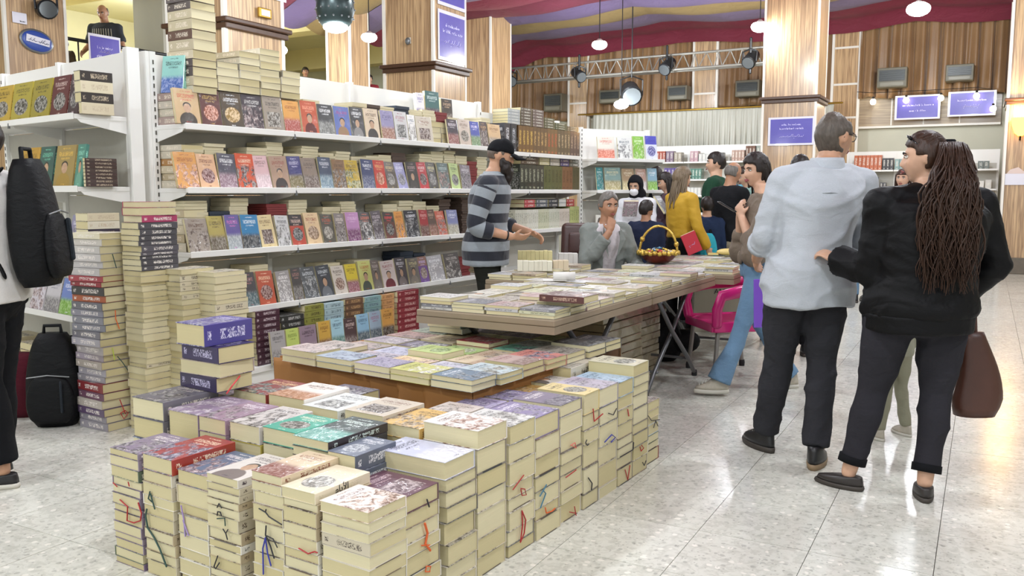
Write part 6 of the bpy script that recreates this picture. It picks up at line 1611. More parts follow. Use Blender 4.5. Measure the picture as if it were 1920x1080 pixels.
# desk with drawers behind the seated man
dk = at_d(1180, 470, 9.35); dk.z = 0
r = empty('white_counter', dk, YAW)
MB().box((-0.35, -0.2, 0.70), (0.5, 0.25, 0.75)).build('counter_top', M_WHITE, r, bevel=0.004)
MB().box((-0.33, -0.16, 0.0), (0.48, 0.22, 0.69)).build('counter_body', plain('counter_grey', '#a8a598', 0.6), r)
MB().box((-0.32, -0.175, 0.42), (0.47, -0.16, 0.60)).build('drawer_front', plain('drawer_brown', '#5a4a3c', 0.5), r)
MB().box((-0.32, -0.175, 0.16), (0.47, -0.16, 0.34)).build('drawer_front', plain('drawer_brown', '#5a4a3c', 0.5), r)
tag(r, 'white topped counter behind the seated man', 'counter')
# ------------------------------------------------------------------ people
def skin_mat(name, col):
    if name in MATS: return MATS[name]
    m, t = new_mat(name); v = t.coord('Object')
    c = lin4(col); n = t.noise(v, 30, 3)
    t.bsdf(t.mix(n, tuple(x * 0.86 for x in c[:3]) + (1,), tuple(min(1, x * 1.1) for x in c[:3]) + (1,)), 0.5, 0, t.bump(t.noise(v, 160, 2), 0.08, 0.002), Subsurface_Weight=0.08, Subsurface_Radius=(0.6, 0.25, 0.12), Subsurface_Scale=0.02)
    return m
def hair_mat(name, a, b):
    if name in MATS: return MATS[name]
    m, t = new_mat(name); v = t.coord('Object')
    n = t.noise(t.map(v, (1, 1, 0.12)), 70, 3, 0.6, 0.4)
    t.bsdf(t.mix(n, lin4(a), lin4(b)), 0.45, 0, t.bump(n, 0.6, 0.006), Specular_IOR_Level=0.35)
    return m
TMP = bpy.data.scenes.new('workbench')
def bake(mb, name, mats, parent, voxel, smooth_it=4, wrinkle=0.0, wscale=9.0, wdir=(1, 1, 1), mat_fn=None):
    """union of overlapping shapes into one continuous skin"""
    me = mb.mesh('tmp'); o = bpy.data.objects.new('tmp', me); TMP.collection.objects.link(o)
    r = o.modifiers.new('r', 'REMESH'); r.mode = 'VOXEL'; r.voxel_size = voxel; r.adaptivity = 0
    s = o.modifiers.new('s', 'SMOOTH'); s.factor = 0.5; s.iterations = smooth_it
    TMP.view_layers[0].update(); dg = TMP.view_layers[0].depsgraph; ev = o.evaluated_get(dg)
    out = bpy.data.meshes.new_from_object(ev); out.name = name
    bpy.data.objects.remove(o); bpy.data.meshes.remove(me)
    if wrinkle > 0:
        n = len(out.vertices); co = np.empty(n * 3); no = np.empty(n * 3)
        out.vertices.foreach_get('co', co); out.vertices.foreach_get('normal', no)
        co = co.reshape(-1, 3); no = no.reshape(-1, 3)
        rs = np.random.RandomState(len(out.vertices) % 997)
        q = co * wscale * np.array(wdir) * 2.6; d = np.zeros(n)
        w = q + 0.9 * np.sin(q[:, [1, 2, 0]] * 0.8 + 1.3)
        for o_ in range(2):
            a = np.zeros(n)
            for _ in range(5):
                k = rs.normal(size=3); k /= np.linalg.norm(k); a += np.sin((w * (1.9 ** o_)) @ k * rs.uniform(0.7, 1.4) + rs.uniform(0, 6.28))
            d += (1 - 2 * np.abs(np.tanh(a * 0.6))) * (0.75 if o_ == 0 else 0.4)
        co += no * (d * wrinkle * 0.8)[:, None]
        out.vertices.foreach_set('co', co.reshape(-1)); out.update()
    out.materials.clear()
    o = link(name, out, mats, parent, True)
    return o

def head_points(nu=48, nv=34):
    """directions and surface of a head about 0.235 m tall, centre of the skull at 0, face to +y"""
    V = np.zeros((nv + 1, nu, 3))
    for i in range(nv + 1):
        th = math.pi * i / nv; nz = math.cos(th); sr = math.sin(th)
        for j in range(nu):
            ph = 2 * math.pi * j / nu; nx = sr * math.cos(ph); ny = sr * math.sin(ph)
            x = 0.075 * nx; y = 0.095 * ny; z = 0.118 * nz
            low = max(0.0, -nz)
            x *= 1 - 0.34 * low ** 1.3
            if ny > 0: y = 0.092 * (abs(ny) ** 0.8) * (1 - 0.10 * low); y += 0.018 * low * (1 if ny > 0.2 else ny * 5)
            else: y *= 1 - 0.45 * low ** 1.2
            if ny > 0.1:
                ax = abs(x)
                g = lambda a, b: math.exp(-(a * a)) * math.exp(-(b * b))
                tz = min(1, max(0, (0.028 - z) / 0.055))
                if z > -0.036: y += (0.004 + 0.024 * tz) * math.exp(-(x / (0.0085 + 0.007 * tz)) ** 2) * (1 if z < 0.03 else math.exp(-((z - 0.03) / 0.012) ** 2))
                else: y += 0.028 * math.exp(-(x / 0.0155) ** 2) * math.exp(-((z + 0.036) / 0.006) ** 2)
                y -= 0.013 * g((ax - 0.031) / 0.017, (z - 0.010) / 0.012)
                y += 0.006 * g((ax - 0.030) / 0.022, (z - 0.030) / 0.009)
                y += 0.006 * g((ax - 0.040) / 0.018, (z + 0.020) / 0.018)
                y += 0.007 * g(x / 0.022, (z + 0.054) / 0.007); y += 0.008 * g(x / 0.018, (z + 0.070) / 0.007)
                y -= 0.005 * g(x / 0.026, (z + 0.062) / 0.004); y -= 0.004 * g(x / 0.02, (z + 0.083) / 0.006)
                y += 0.010 * g(x / 0.022, (z + 0.100) / 0.013)
            V[i, j] = (x, y, z)
    return V
HEAD = head_points()
def head_mesh(mb, M, k=1.0):
    nv, nu = HEAD.shape[0] - 1, HEAD.shape[1]
    rings = [[M @ Vector(HEAD[i, j] * k) for j in range(nu)] for i in range(1, nv)]
    mb.loft(rings)
    for sx in (-1, 1):      # ears
        E = M @ Matrix.Translation((sx * 0.077, -0.008, -0.004)) @ Matrix.Rotation(sx * R(-18), 4, 'Z') @ Matrix.Rotation(R(-10), 4, 'X')
        mb.ellipsoid(E @ Vector((0, 0, 0)), (0.009, 0.019, 0.032), (E.to_3x3()).to_4x4(), 12, 8)
        mb.ellipsoid(E @ Vector((sx * 0.004, -0.004, 0.012)), (0.008, 0.014, 0.018), (E.to_3x3()).to_4x4(), 10, 6)
def shell_from_head(mb, M, keep, k=1.06, lift=(0, 0, 0), thick=0.0):
    """closed hair volume over the directions where keep(nx, ny, nz, p) holds"""
    nv, nu = HEAD.shape[0] - 1, HEAD.shape[1]
    for i in range(1, nv):
        for j in range(nu):
            th = math.pi * i / nv; ph = 2 * math.pi * j / nu
            n = (math.sin(th) * math.cos(ph), math.sin(th) * math.sin(ph), math.cos(th))
            if keep(*n):
                p = HEAD[i, j] * k; mb.ellipsoid(M @ Vector((p[0] + lift[0], p[1] + lift[1], p[2] + lift[2])), (0.013 + thick,) * 3, None, 6, 4)

def hand_parts(mb, wrist, direc, palm_n, side, curl=0.6, k=1.0, grip=None):
    """palm and five fingers; direc = where the fingers point, palm_n = out of the palm, side = +1 right hand"""
    d = Vector(direc).normalized(); n = Vector(palm_n); n = (n - d * n.dot(d)).normalized(); a = d.cross(n) * side   # a points to the thumb side
    w = Vector(wrist)
    M = Matrix((a, d, n)).transposed().to_4x4()
    mb.ellipsoid(w + d * 0.050 * k, (0.040 * k, 0.055 * k, 0.016 * k), M, 14, 10)
    mb.tube([w - d * 0.02 * k, w + d * 0.03 * k], [0.026 * k, 0.027 * k], 10, flat=0.75)
    for i, (off, L, r) in enumerate(((0.029, 0.072, 0.0090), (0.0095, 0.080, 0.0095), (-0.010, 0.074, 0.0090), (-0.029, 0.058, 0.0080))):
        base = w + d * 0.090 * k + a * off * k * 1.05
        pts = [base - d * 0.03 * k, base]; ang = 0.0; p = base
        for f, sg in enumerate((0.45, 0.32, 0.23)):
            ang += curl * (0.75 + 0.12 * i) * (0.8 if f == 0 else 1.0)
            p = p + (d * math.cos(ang) + n * math.sin(ang)) * (L * sg * k); pts.append(p)
        mb.tube(pts, [r * k * 1.1, r * k * 1.1, r * k, r * k * 0.92, r * k * 0.8], 8)
    b = w + d * 0.028 * k + a * 0.030 * k
    mb.tube([b - a * 0.012 * k, b + (a * 0.75 + d * 0.6 + n * 0.25).normalized() * 0.030 * k, b + (a * 0.62 + d * 0.85 + n * 0.55 * (0.5 + curl)).normalized() * 0.058 * k], [0.014 * k, 0.0115 * k, 0.0095 * k], 8)

TZS = [(0.86, 0.165, 0.118), (0.93, 0.172, 0.122), (1.00, 0.162, 0.115), (1.09, 0.148, 0.108), (1.19, 0.155, 0.112), (1.30, 0.170, 0.118), (1.38, 0.172, 0.110), (1.43, 0.150, 0.092), (1.465, 0.105, 0.075), (1.50, 0.064, 0.062), (1.54, 0.056, 0.058)]
class Body:
    def __init__(s, h=1.75, hip=(0, 0), chest=(0, 0), neck=(0, 0), head=(0, 0), yaw=0, pitch=0, roll=0, RA=None, LA=None, RL=None, LL=None, drop=0.0, wide=1.0, twist=0.0, sh=0.185, deep=1.0):
        s.k = h / 1.75; s.drop = drop; s.wide = wide; s.twist = twist; s.deep = deep
        s.off = [(0.95, hip), (1.28, chest), (1.48, neck), (1.64, head)]
        s.RA = RA or ((0.235, -0.02, 1.14), (0.24, 0.06, 0.89)); s.LA = LA or ((-0.235, -0.02, 1.14), (-0.24, 0.06, 0.89))
        s.RL = RL or ((0.10, 0.015, 0.50), (0.10, -0.03, 0.085)); s.LL = LL or ((-0.10, 0.015, 0.50), (-0.10, -0.03, 0.085))
        s.yaw, s.pitch, s.roll = yaw, pitch, roll; s.sh = sh
        c = s.at(1.64); s.hm = Matrix.Translation(s.V(c)) @ Matrix.Rotation(R(yaw), 4, 'Z') @ Matrix.Rotation(R(pitch), 4, 'X') @ Matrix.Rotation(R(roll), 4, 'Y') @ Matrix.Scale(s.k, 4)
    def V(s, p): return Vector(p) * s.k
    def at(s, z):
        o = s.off; f = 0
        if z <= o[0][0]: x, y = o[0][1]
        elif z >= o[-1][0]: x, y = o[-1][1]
        else:
            for (z0, a), (z1, b) in zip(o, o[1:]):
                if z0 <= z <= z1: f = (z - z0) / (z1 - z0); x, y = a[0] + (b[0] - a[0]) * f, a[1] + (b[1] - a[1]) * f; break
        return (x, y, z - s.drop)
    def shoulder(s, sx):
        c = s.at(1.415); a = R(s.twist)
        return (c[0] + sx * s.sh * s.wide * math.cos(a), c[1] + sx * s.sh * s.wide * math.sin(a), c[2])
    def hipj(s, sx): c = s.at(0.92); return (c[0] + sx * 0.092 * s.wide, c[1], c[2])
    def torso(s, mb, z0, z1, inf=0.0, belly=0.0, flat_top=True, prof=None):
        rings = []; n = 28
        zs = sorted(set([z0] + [q[0] for q in TZS if z0 < q[0] < z1] + [z1]))
        for z in zs:
            for (a, b) in zip(TZS, TZS[1:]):
                if a[0] <= z <= b[0]: f = (z - a[0]) / (b[0] - a[0]); rx = a[1] + (b[1] - a[1]) * f; ry = a[2] + (b[2] - a[2]) * f; break
            else: rx, ry = (TZS[0][1:] if z < TZS[0][0] else TZS[-1][1:])
            wd = s.wide if z < 1.45 else 1 + (s.wide - 1) * 0.4
            rx = rx * wd + inf; ry = ry * s.deep * (wd if z < 1.45 else 1) ** 0.6 + inf
            if prof: e = prof(z); rx += e; ry += e
            c = s.at(z); t = R(s.twist) * min(1, max(0, (z - 0.95) / 0.4))
            ring = []
            for j in range(n):
                a = 2 * math.pi * j / n; ca, sa = math.cos(a), math.sin(a)
                q = (abs(ca) ** 2.5 + abs(sa) ** 2.5) ** (-1 / 2.5)
                x, y = rx * q * ca, ry * q * sa
                if belly and sa > 0: y += belly * sa * math.exp(-((z - 1.05) / 0.14) ** 2)
                ring.append(s.V((c[0] + x * math.cos(t) - y * math.sin(t), c[1] + x * math.sin(t) + y * math.cos(t), c[2])))
            rings.append(ring)
        mb.loft(rings)
    def limb(s, mb, pts, rad, n=14, cut=False):
        mb.tube([s.V(p) for p in pts], [r * s.k for r in rad], n, ends=(True, not cut))
        for p, r in zip(pts[1:-1], rad[1:-1]): mb.ellipsoid(s.V(p), (r * s.k * 0.98,) * 3, None, 10, 8)
    def lerp(s, a, b, f): return tuple(a[i] + (b[i] - a[i]) * f for i in range(3))
    def arm(s, mb, sx, inf=0.0, to=1.0, cuff=0.0):
        """to: 0.5 = elbow, 1 = wrist"""
        e, w = s.RA if sx > 0 else s.LA; S = s.shoulder(sx)
        pts = [s.lerp(S, (0, 0, S[2]), 0.0), s.lerp(S, e, 0.35), e]; rad = [0.060, 0.050, 0.041]
        if to > 0.5:
            f = (to - 0.5) * 2; pts += [s.lerp(e, w, 0.35 * f), s.lerp(e, w, f)]; rad += [0.041, 0.030 + 0.012 * (1 - f) + cuff]
        else:
            f = to / 0.5; pts = [S, s.lerp(S, e, 0.5 * f), s.lerp(S, e, f)]; rad = [0.060, 0.052, 0.047 + cuff]
        s.limb(mb, pts, [r + inf for r in rad], cut=inf > 0)
    def leg(s, mb, sx, inf=0.0, to=1.0, flare=0.0):
        kn, an = s.RL if sx > 0 else s.LL; H_ = s.hipj(sx)
        w = 1 + (s.wide - 1) * 0.8
        pts = [H_, s.lerp(H_, kn, 0.35), s.lerp(H_, kn, 0.7), kn]; rad = [0.090 * w, 0.083 * w, 0.068 * w, 0.054 * w]
        f = to; back = (0, -0.012, 0)
        c = s.lerp(kn, an, 0.33 * f); pts += [(c[0], c[1] - 0.012, c[2]), s.lerp(kn, an, 0.7 * f), s.lerp(kn, an, f)]; rad += [0.054 * w, 0.043 + flare * 0.6, 0.037 + flare]
        s.limb(mb, pts, [r + inf for r in rad], cut=inf > 0)

def shoe(parent, b, sx, direc, mat, sole, style='sneaker', pitch=0.0, L=0.275):
    an = b.RL[1] if sx > 0 else b.LL[1]; k = b.k
    a = b.V(an); base = Vector((a.x, a.y, max(0.0, a.z - 0.085 * k)))
    ang = math.atan2(direc[1], direc[0]) - math.pi / 2
    M = Matrix.Translation(base) @ Matrix.Rotation(ang, 4, 'Z') @ Matrix.Rotation(pitch, 4, 'X') @ Matrix.Scale(k, 4)
    hl = 0.09; n = 18
    def sec(z, sc_, y0, y1, wmul=1.0):
        ring = []
        for j in range(n):
            t = 2 * math.pi * j / n; cy = (y0 + y1) / 2; ry = (y1 - y0) / 2
            y = cy + ry * math.sin(t); fr = (y - y0) / (y1 - y0)
            w = (0.036 + 0.012 * math.sin(math.pi * min(1, fr * 1.05)) - 0.006 * (1 if fr > 0.9 else 0)) * wmul
            ring.append(M @ Vector((w * math.copysign(abs(math.cos(t)) ** 0.7, math.cos(t)), y, z)))
        return ring
    st = 0.03 if style != 'loafer' else 0.024
    so = MB().loft([sec(0, 1, -0.075, L - 0.085, 0.95), sec(st * 0.5, 1, -0.08, L - 0.078), sec(st, 1, -0.077, L - 0.084, 0.98)])
    if style == 'loafer':
        up = MB().loft([sec(st, 1, -0.074, L - 0.09, 0.96), sec(0.045, 1, -0.072, L - 0.10, 0.95), sec(0.062, 1, -0.068, L - 0.17, 0.85), sec(0.068, 1, -0.066, 0.03, 0.72)])
    else:
        up = MB().loft([sec(st, 1, -0.074, L - 0.088, 0.96), sec(0.05, 1, -0.073, L - 0.10, 0.95), sec(0.07, 1, -0.07, L - 0.15, 0.88), sec(0.09, 1, -0.066, 0.07, 0.82), sec(0.115, 1, -0.062, 0.045, 0.80)])
    u = up.build('shoe', mat, parent, True); so.build('shoe_sole', sole, u, True)
    if style == 'sneaker':
        for q in range(4):
            y = 0.075 + 0.022 * q; z = 0.098 - 0.010 * q
            MB().tube([M @ Vector((-0.022, y, z - 0.006)), M @ Vector((0, y, z + 0.002)), M @ Vector((0.022, y, z - 0.006))], 0.0035 * k, 5).build('lace', sole, u)
    return u

M_EYEW = plain('eye_white', '#d8d2c8', 0.3); M_EYED = plain('eye_dark', '#1c1410', 0.2); M_LIP = plain('lips', '#8f4a44', 0.45); M_BROW = plain('brow_dark', '#1c1512', 0.8)
def face(parent, b, lip=M_LIP, brow=M_BROW, open_=1.0):
    M = b.hm
    for sx in (-1, 1):
        e = MB().ellipsoid(M @ Vector((sx * 0.031, 0.0815, 0.010)), (0.0125 * b.k, 0.0105 * b.k, 0.0085 * b.k * open_), M.to_3x3().normalized().to_4x4(), 12, 8).build('eye', M_EYEW, parent, True)
        MB().ellipsoid(M @ Vector((sx * 0.031, 0.0905, 0.009)), (0.0055 * b.k, 0.003 * b.k, 0.0056 * b.k), M.to_3x3().normalized().to_4x4(), 10, 6).build('iris', M_EYED, e, True)
        MB().tube([M @ Vector((sx * 0.015, 0.098, 0.026)), M @ Vector((sx * 0.032, 0.096, 0.031)), M @ Vector((sx * 0.050, 0.083, 0.025))], [0.0035 * b.k, 0.0042 * b.k, 0.002 * b.k], 6).build('eyebrow', brow, parent)
        MB().tube([M @ Vector((sx * 0.019, 0.088, 0.0175)), M @ Vector((sx * 0.031, 0.093, 0.0195)), M @ Vector((sx * 0.045, 0.083, 0.015))], 0.0022 * b.k, 5).build('eyelash_line', M_EYED, parent)
    lp = MB(); lp.tube([M @ Vector((-0.022, 0.094, -0.061)), M @ Vector((-0.008, 0.1055, -0.056)), M @ Vector((0.008, 0.1055, -0.056)), M @ Vector((0.022, 0.094, -0.061))], [0.002 * b.k, 0.0048 * b.k, 0.0048 * b.k, 0.002 * b.k], 6)
    lp.tube([M @ Vector((-0.019, 0.095, -0.063)), M @ Vector((0, 0.107, -0.068)), M @ Vector((0.019, 0.095, -0.063))], [0.002 * b.k, 0.0058 * b.k, 0.002 * b.k], 6)
    lp.build('lips', lip, parent, True)

def body_mesh(root, b, skin, voxel=0.009, hands=((1, None), (-1, None)), feet=True, arms=True):
    mb = MB(); b.torso(mb, 0.87, 1.54)
    c = b.at(1.5); mb.tube([b.V((c[0], c[1], c[2] - 0.04)), b.hm @ Vector((0, -0.012, -0.07))], [0.060 * b.k, 0.056 * b.k], 14)
    head_mesh(mb, b.hm)
    for sx in (-1, 1): b.arm(mb, sx); b.leg(mb, sx)
    for sx, sp in hands:
        e, w = b.RA if sx > 0 else b.LA
        d = Vector(w) - Vector(e)
        sp = sp or {}
        hand_parts(mb, b.V(w), sp.get('d', d), sp.get('n', (-sx, 0, 0)), sx, sp.get('curl', 0.35), b.k * 0.98)
    return bake(mb, 'body', skin, root, voxel * 1.0, 3)

def top_garment(root, b, mat, hem=0.84, sleeve=1.0, inf=0.02, name='shirt', voxel=0.012, wr=0.006, ws=8, wd=(1, 1, 1), neck=1.49, belly=0.0, ainf=None, cuff=0.01, prof=None, mat_fn=None, arms=True, sm=4):
    mb = MB(); b.torso(mb, hem, neck, inf, belly, prof=prof)
    for sx in (-1, 1):
        if arms: b.arm(mb, sx, (ainf if ainf is not None else inf * 0.8), sleeve, cuff)
        S = b.shoulder(sx); c = b.at(1.44); mb.tube([b.V((c[0], c[1], c[2])), b.V(S)], [(0.062 + inf) * b.k, (0.055 + inf * 0.8) * b.k], 12)
    return bake(mb, name, mat, root, voxel, sm, wr, ws, wd, mat_fn)
def trousers(root, b, mat, to=0.97, inf=0.014, flare=0.0, waist=1.02, name='trousers', voxel=0.012, wr=0.006, ws=9):
    mb = MB(); b.torso(mb, 0.86, waist, inf)
    c = b.at(0.88); 
    for sx in (-1, 1): b.leg(mb, sx, inf, to, flare)
    mb.ellipsoid(b.V((c[0], c[1] - 0.02, c[2] - 0.01)), (0.14 * b.wide * b.k, 0.115 * b.k * b.deep, 0.09 * b.k))
    return bake(mb, name, mat, root, voxel, 4, wr, ws, (1, 1, 0.8))
def hair_short(root, b, mat, keep=None, k=1.03, voxel=0.008, thick=0.0, wr=0.003):
    mb = MB()
    kp = keep or (lambda x, y, z: (z > 0.42 and y < 0.95) or (y < -0.05 and z > -0.45 and not (abs(x) > 0.8 and z < -0.1)) or (abs(x) > 0.62 and y < 0.28 and z > -0.05))
    shell_from_head(mb, b.hm, kp, k, thick=thick * b.k)
    return bake(mb, 'hair', mat, root, voxel, 3, wr, 40, (1, 1, 0.4))
def strands(root, b, mat, roots, length, wav, spread, seed, name='hair_strands', r=0.007, drop_dir=(0, -0.06, -1), amp=0.015):
    rg = random.Random(seed); mb = MB()
    for p in roots:
        p = Vector(p); pts = []; ph = rg.uniform(0, 6.28); Ln = length * rg.uniform(0.75, 1.05); q = b.hm @ p
        dx = rg.uniform(-spread, spread); dy = rg.uniform(-spread, spread) * 0.4
        for i in range(12):
            f = i / 11
            o_ = Vector((dx * f + amp * math.sin(wav * f * 6 + ph) * f ** 0.4, dy * f + drop_dir[1] * f + amp * 0.6 * math.cos(wav * f * 5 + ph), drop_dir[2] * Ln * f)) * b.k
            o_ = Matrix.Rotation(R(b.yaw), 3, 'Z') @ o_
            pts.append(q + o_)
        rr = r * rg.uniform(0.7, 1.3) * b.k
        mb.tube(pts, [rr * (1 - 0.6 * (i / 11) ** 2) for i in range(12)], 6)
    return mb.build(name, mat, root, True)
def person_root(label, px, D, rz, z=0.0, name='person'):
    p = at_d(px, 540, D); p.z = z
    r = empty(name, p, rz); tag(r, label, 'person'); return r

SK1 = skin_mat('skin_olive', '#b98d70'); SK2 = skin_mat('skin_light', '#c99f84'); SK3 = skin_mat('skin_tan', '#a87b5e')
H_BLK = hair_mat('hair_black', '#15110f', '#2c221d'); H_BRN = hair_mat('hair_dark_brown', '#120a07', '#452b1b'); H_GRY = hair_mat('hair_grey', '#3c3833', '#857f78'); H_SAND = hair_mat('hair_ash_brown', '#4c3f30', '#8a7860')
M_DENIM = fabric('blue_denim', '#6484a0', 0.35, 22); M_DENIMD = fabric('charcoal_denim', '#2e2e32', 0.45, 16); M_BLKP = fabric('black_trouser', '#101114', 0.45, 14)
M_SOLEW = plain('white_sole', '#c8c4b8', 0.6); M_SOLEB = plain('dark_sole', '#3c3630', 0.6); M_SHOEB = plain('black_leather', '#1e1e20', 0.4); M_SOLET = plain('tan_sole', '#8a7458', 0.6)

# ---- man in grey-blue shirt, back to the camera
r = person_root('person seen from behind in grey-blue shirt and charcoal jeans, glasses on', 1506, 4.45, YAW)
b = Body(1.79, hip=(0.02, 0), chest=(0.055, 0.0), neck=(0.085, 0.0), head=(0.135, 0.03), yaw=-60, pitch=-4, wide=1.05, deep=1.2, sh=0.19,
         LA=((-0.205, 0.02, 1.14), (-0.17, 0.24, 1.02)), RA=((0.32, 0.02, 1.14), (0.24, 0.17, 0.98)),
         LL=((-0.09, 0.08, 0.50), (-0.125, 0.15, 0.085)), RL=((0.105, 0.0, 0.50), (0.045, -0.14, 0.085)))
body_mesh(r, b, SK1, 0.007, ((1, dict(n=(-1, 0, 0), curl=0.5)), (-1, dict(n=(1, 0, 0), curl=0.5))))
M_SHIRT = fabric('grey_blue_cotton', '#b0b5bb', 0.5, 10, 0.8)
top_garment(r, b, M_SHIRT, 0.80, 0.66, 0.030, 'shirt', 0.011, 0.012, 5.0, (1.0, 1.0, 1.9), 1.485, 0.03, 0.022, 0.012, prof=lambda z: 0.016 if z < 1.06 else 0.0)
mb = MB(); c = b.at(1.5)
mb.lathe([(0.095, -0.030), (0.094, -0.012), (0.085, 0.022), (0.080, 0.038), (0.072, 0.036), (0.074, -0.02)], b.V((c[0] + 0.005, c[1], c[2])), 24)
mb.build('collar', M_SHIRT, r, True)
mb = MB(); mb.tube([b.V((0.025, -0.158, 1.365)), b.V((0.06, -0.165, 1.368)), b.V((0.095, -0.158, 1.364))], 0.004, 6); mb.build('back_loop', M_SHIRT, r)
for sx in (-1, 1):
    e, w = b.RA if sx > 0 else b.LA; q0 = b.lerp(e, w, 0.22); q1 = b.lerp(e, w, 0.36)
    MB().tube([b.V(q0), b.V(q1)], 0.070 * b.k, 16, ends=False).build('rolled_cuff', M_SHIRT, r, True)
trousers(r, b, M_DENIMD, 0.96, 0.020, 0.012, voxel=0.011, wr=0.009, ws=8)
shoe(r, b, -1, (-0.35, 1), M_SHOEB, M_SOLEB); shoe(r, b, 1, (0.55, 1), M_SHOEB, M_SOLET)
mb = MB(); shell_from_head(mb, b.hm, lambda x, y, z: (y < 0.05 and z > -0.62 and z < 0.80 and not (abs(x) > 0.86 and z < 0.05)) or (abs(x) > 0.55 and -0.1 < y < 0.40 and 0.1 < z < 0.62) or (z > 0.55 and y < -0.1), 1.0)
bake(mb, 'hair', hair_mat('hair_thinning', '#2c2620', '#6a6056'), r, 0.008, 3, 0.002, 40)
M_GL = plain('glasses_black', '#141414', 0.3)
g = MB()
for sx in (-1, 1):
    n_ = 16; g.tube([b.hm @ Vector((sx * 0.033 + 0.024 * math.cos(6.2832 * j / n_), 0.106 - 0.012 * abs(math.cos(6.2832 * j / n_)), 0.006 + 0.019 * math.sin(6.2832 * j / n_))) for j in range(n_ + 1)], 0.0022, 5)
    g.tube([b.hm @ Vector((sx * 0.058, 0.098, 0.010)), b.hm @ Vector((sx * 0.083, 0.0, 0.012)), b.hm @ Vector((sx * 0.080, -0.02, -0.005))], 0.0022, 5)
g.tube([b.hm @ Vector((-0.010, 0.106, 0.010)), b.hm @ Vector((0.010, 0.106, 0.010))], 0.0022, 5)
g.build('glasses', M_GL, r)
face(r, b)

# ---- woman in black jacket with long brown ponytail
r = person_root('person from behind in black jacket, long wavy brown ponytail, sunglasses on head', 1690, 3.93, YAW)
b = Body(1.655, hip=(0.085, 0), chest=(0.12, 0.0), neck=(0.13, 0.02), head=(0.10, 0.03), yaw=62, pitch=-2, wide=1.30, deep=1.32, sh=0.172,
         LA=((-0.135, 0.05, 1.09), (-0.215, 0.24, 1.13)), RA=((0.46, 0.02, 1.13), (0.34, 0.14, 0.96)),
         LL=((-0.085, 0.07, 0.50), (-0.19, 0.06, 0.085)), RL=((0.195, 0.0, 0.50), (0.12, -0.09, 0.085)))
body_mesh(r, b, SK2, 0.007, ((1, dict(n=(-1, 0, 0.2), curl=0.9)), (-1, dict(d=(-0.5, 0.6, 0.35), n=(0.2, 0.3, -1), curl=0.55))))
M_JACK = fabric('black_satin_jacket', '#08080a', 0.5, 9, 0.6)
top_garment(r, b, M_JACK, 0.885, 1.0, 0.035, 'jacket', 0.011, 0.010, 6, (1, 1, 1.5), 1.475, 0, 0.034, 0.022)
mb = MB(); b.torso(mb, 0.815, 0.905, 0.030); bake(mb, 'jacket_waistband', M_JACK, r, 0.01, 2)
M_BJEAN = fabric('faded_black_denim', '#2a292e', 0.4, 14)
trousers(r, b, M_BJEAN, 0.86, 0.012, 0.016, voxel=0.011, wr=0.007, ws=8)
for sx in (-1, 1):
    kn, an = b.RL if sx > 0 else b.LL; q0 = b.lerp(kn, an, 0.80); q1 = b.lerp(kn, an, 0.89)
    MB().tube([b.V(q0), b.V(q1)], 0.068 * b.k, 18, ends=False).build('trouser_cuff', M_BLKP, r, True)
M_LOAF = plain('brown_black_leather', '#2f2a28', 0.4)
shoe(r, b, -1, (-0.8, 0.75), M_LOAF, M_SOLEB, 'loafer', L=0.255); shoe(r, b, 1, (0.35, 1), M_LOAF, M_SOLEB, 'loafer', L=0.255)
hair_short(r, b, H_BRN, lambda x, y, z: (z > 0.50 and y < 0.80) or (y < 0.0 and z > -0.40) or (abs(x) > 0.55 and y < 0.35 and z > 0.12), 1.02)
rg = random.Random(5); roots = []
for i in range(130):
    roots.append((rg.uniform(-0.045, 0.045), -0.10 + rg.uniform(-0.035, 0.03), 0.075 + rg.uniform(-0.03, 0.03)))
# gathered tail: roots behind the crown, falling down the back
def tail(root, b):
    mb = MB(); rg = random.Random(9)
    base = b.hm @ Vector((0.01, -0.105, 0.070))
    for i in range(430):
        a = rg.uniform(0, 6.28); rad = math.sqrt(rg.random())
        ph = rg.uniform(0, 6.28); Ln = rg.uniform(0.44, 0.66); amp = rg.uniform(0.008, 0.026); fr = rg.uniform(4, 9)
        pts = []
        for k in range(15):
            f = k / 14
            w = 0.032 + 0.082 * min(1, f * 1.7) ** 0.8 - 0.03 * max(0, f - 0.7)
            pts.append(base + Vector((rad * math.cos(a) * w * 1.15 - 0.085 * min(1, f * 2.2) + amp * math.sin(fr * f * 2 + ph) * min(1, 3 * f), -0.195 * min(1, f * 2.6) ** 0.8 - 0.01 * f + rad * math.sin(a) * (0.025 + 0.03 * f), 0.03 * math.sin(min(1, f * 5) * math.pi) - Ln * f)))
        rr = rg.uniform(0.0018, 0.0046); mb.tube(pts, [rr * (0.9 + 0.4 * math.sin(math.pi * k / 14)) * (1 - 0.55 * (k / 14) ** 3) for k in range(15)], 4)
    return mb.build('ponytail', H_BRN, root, True)
tail(r, b)
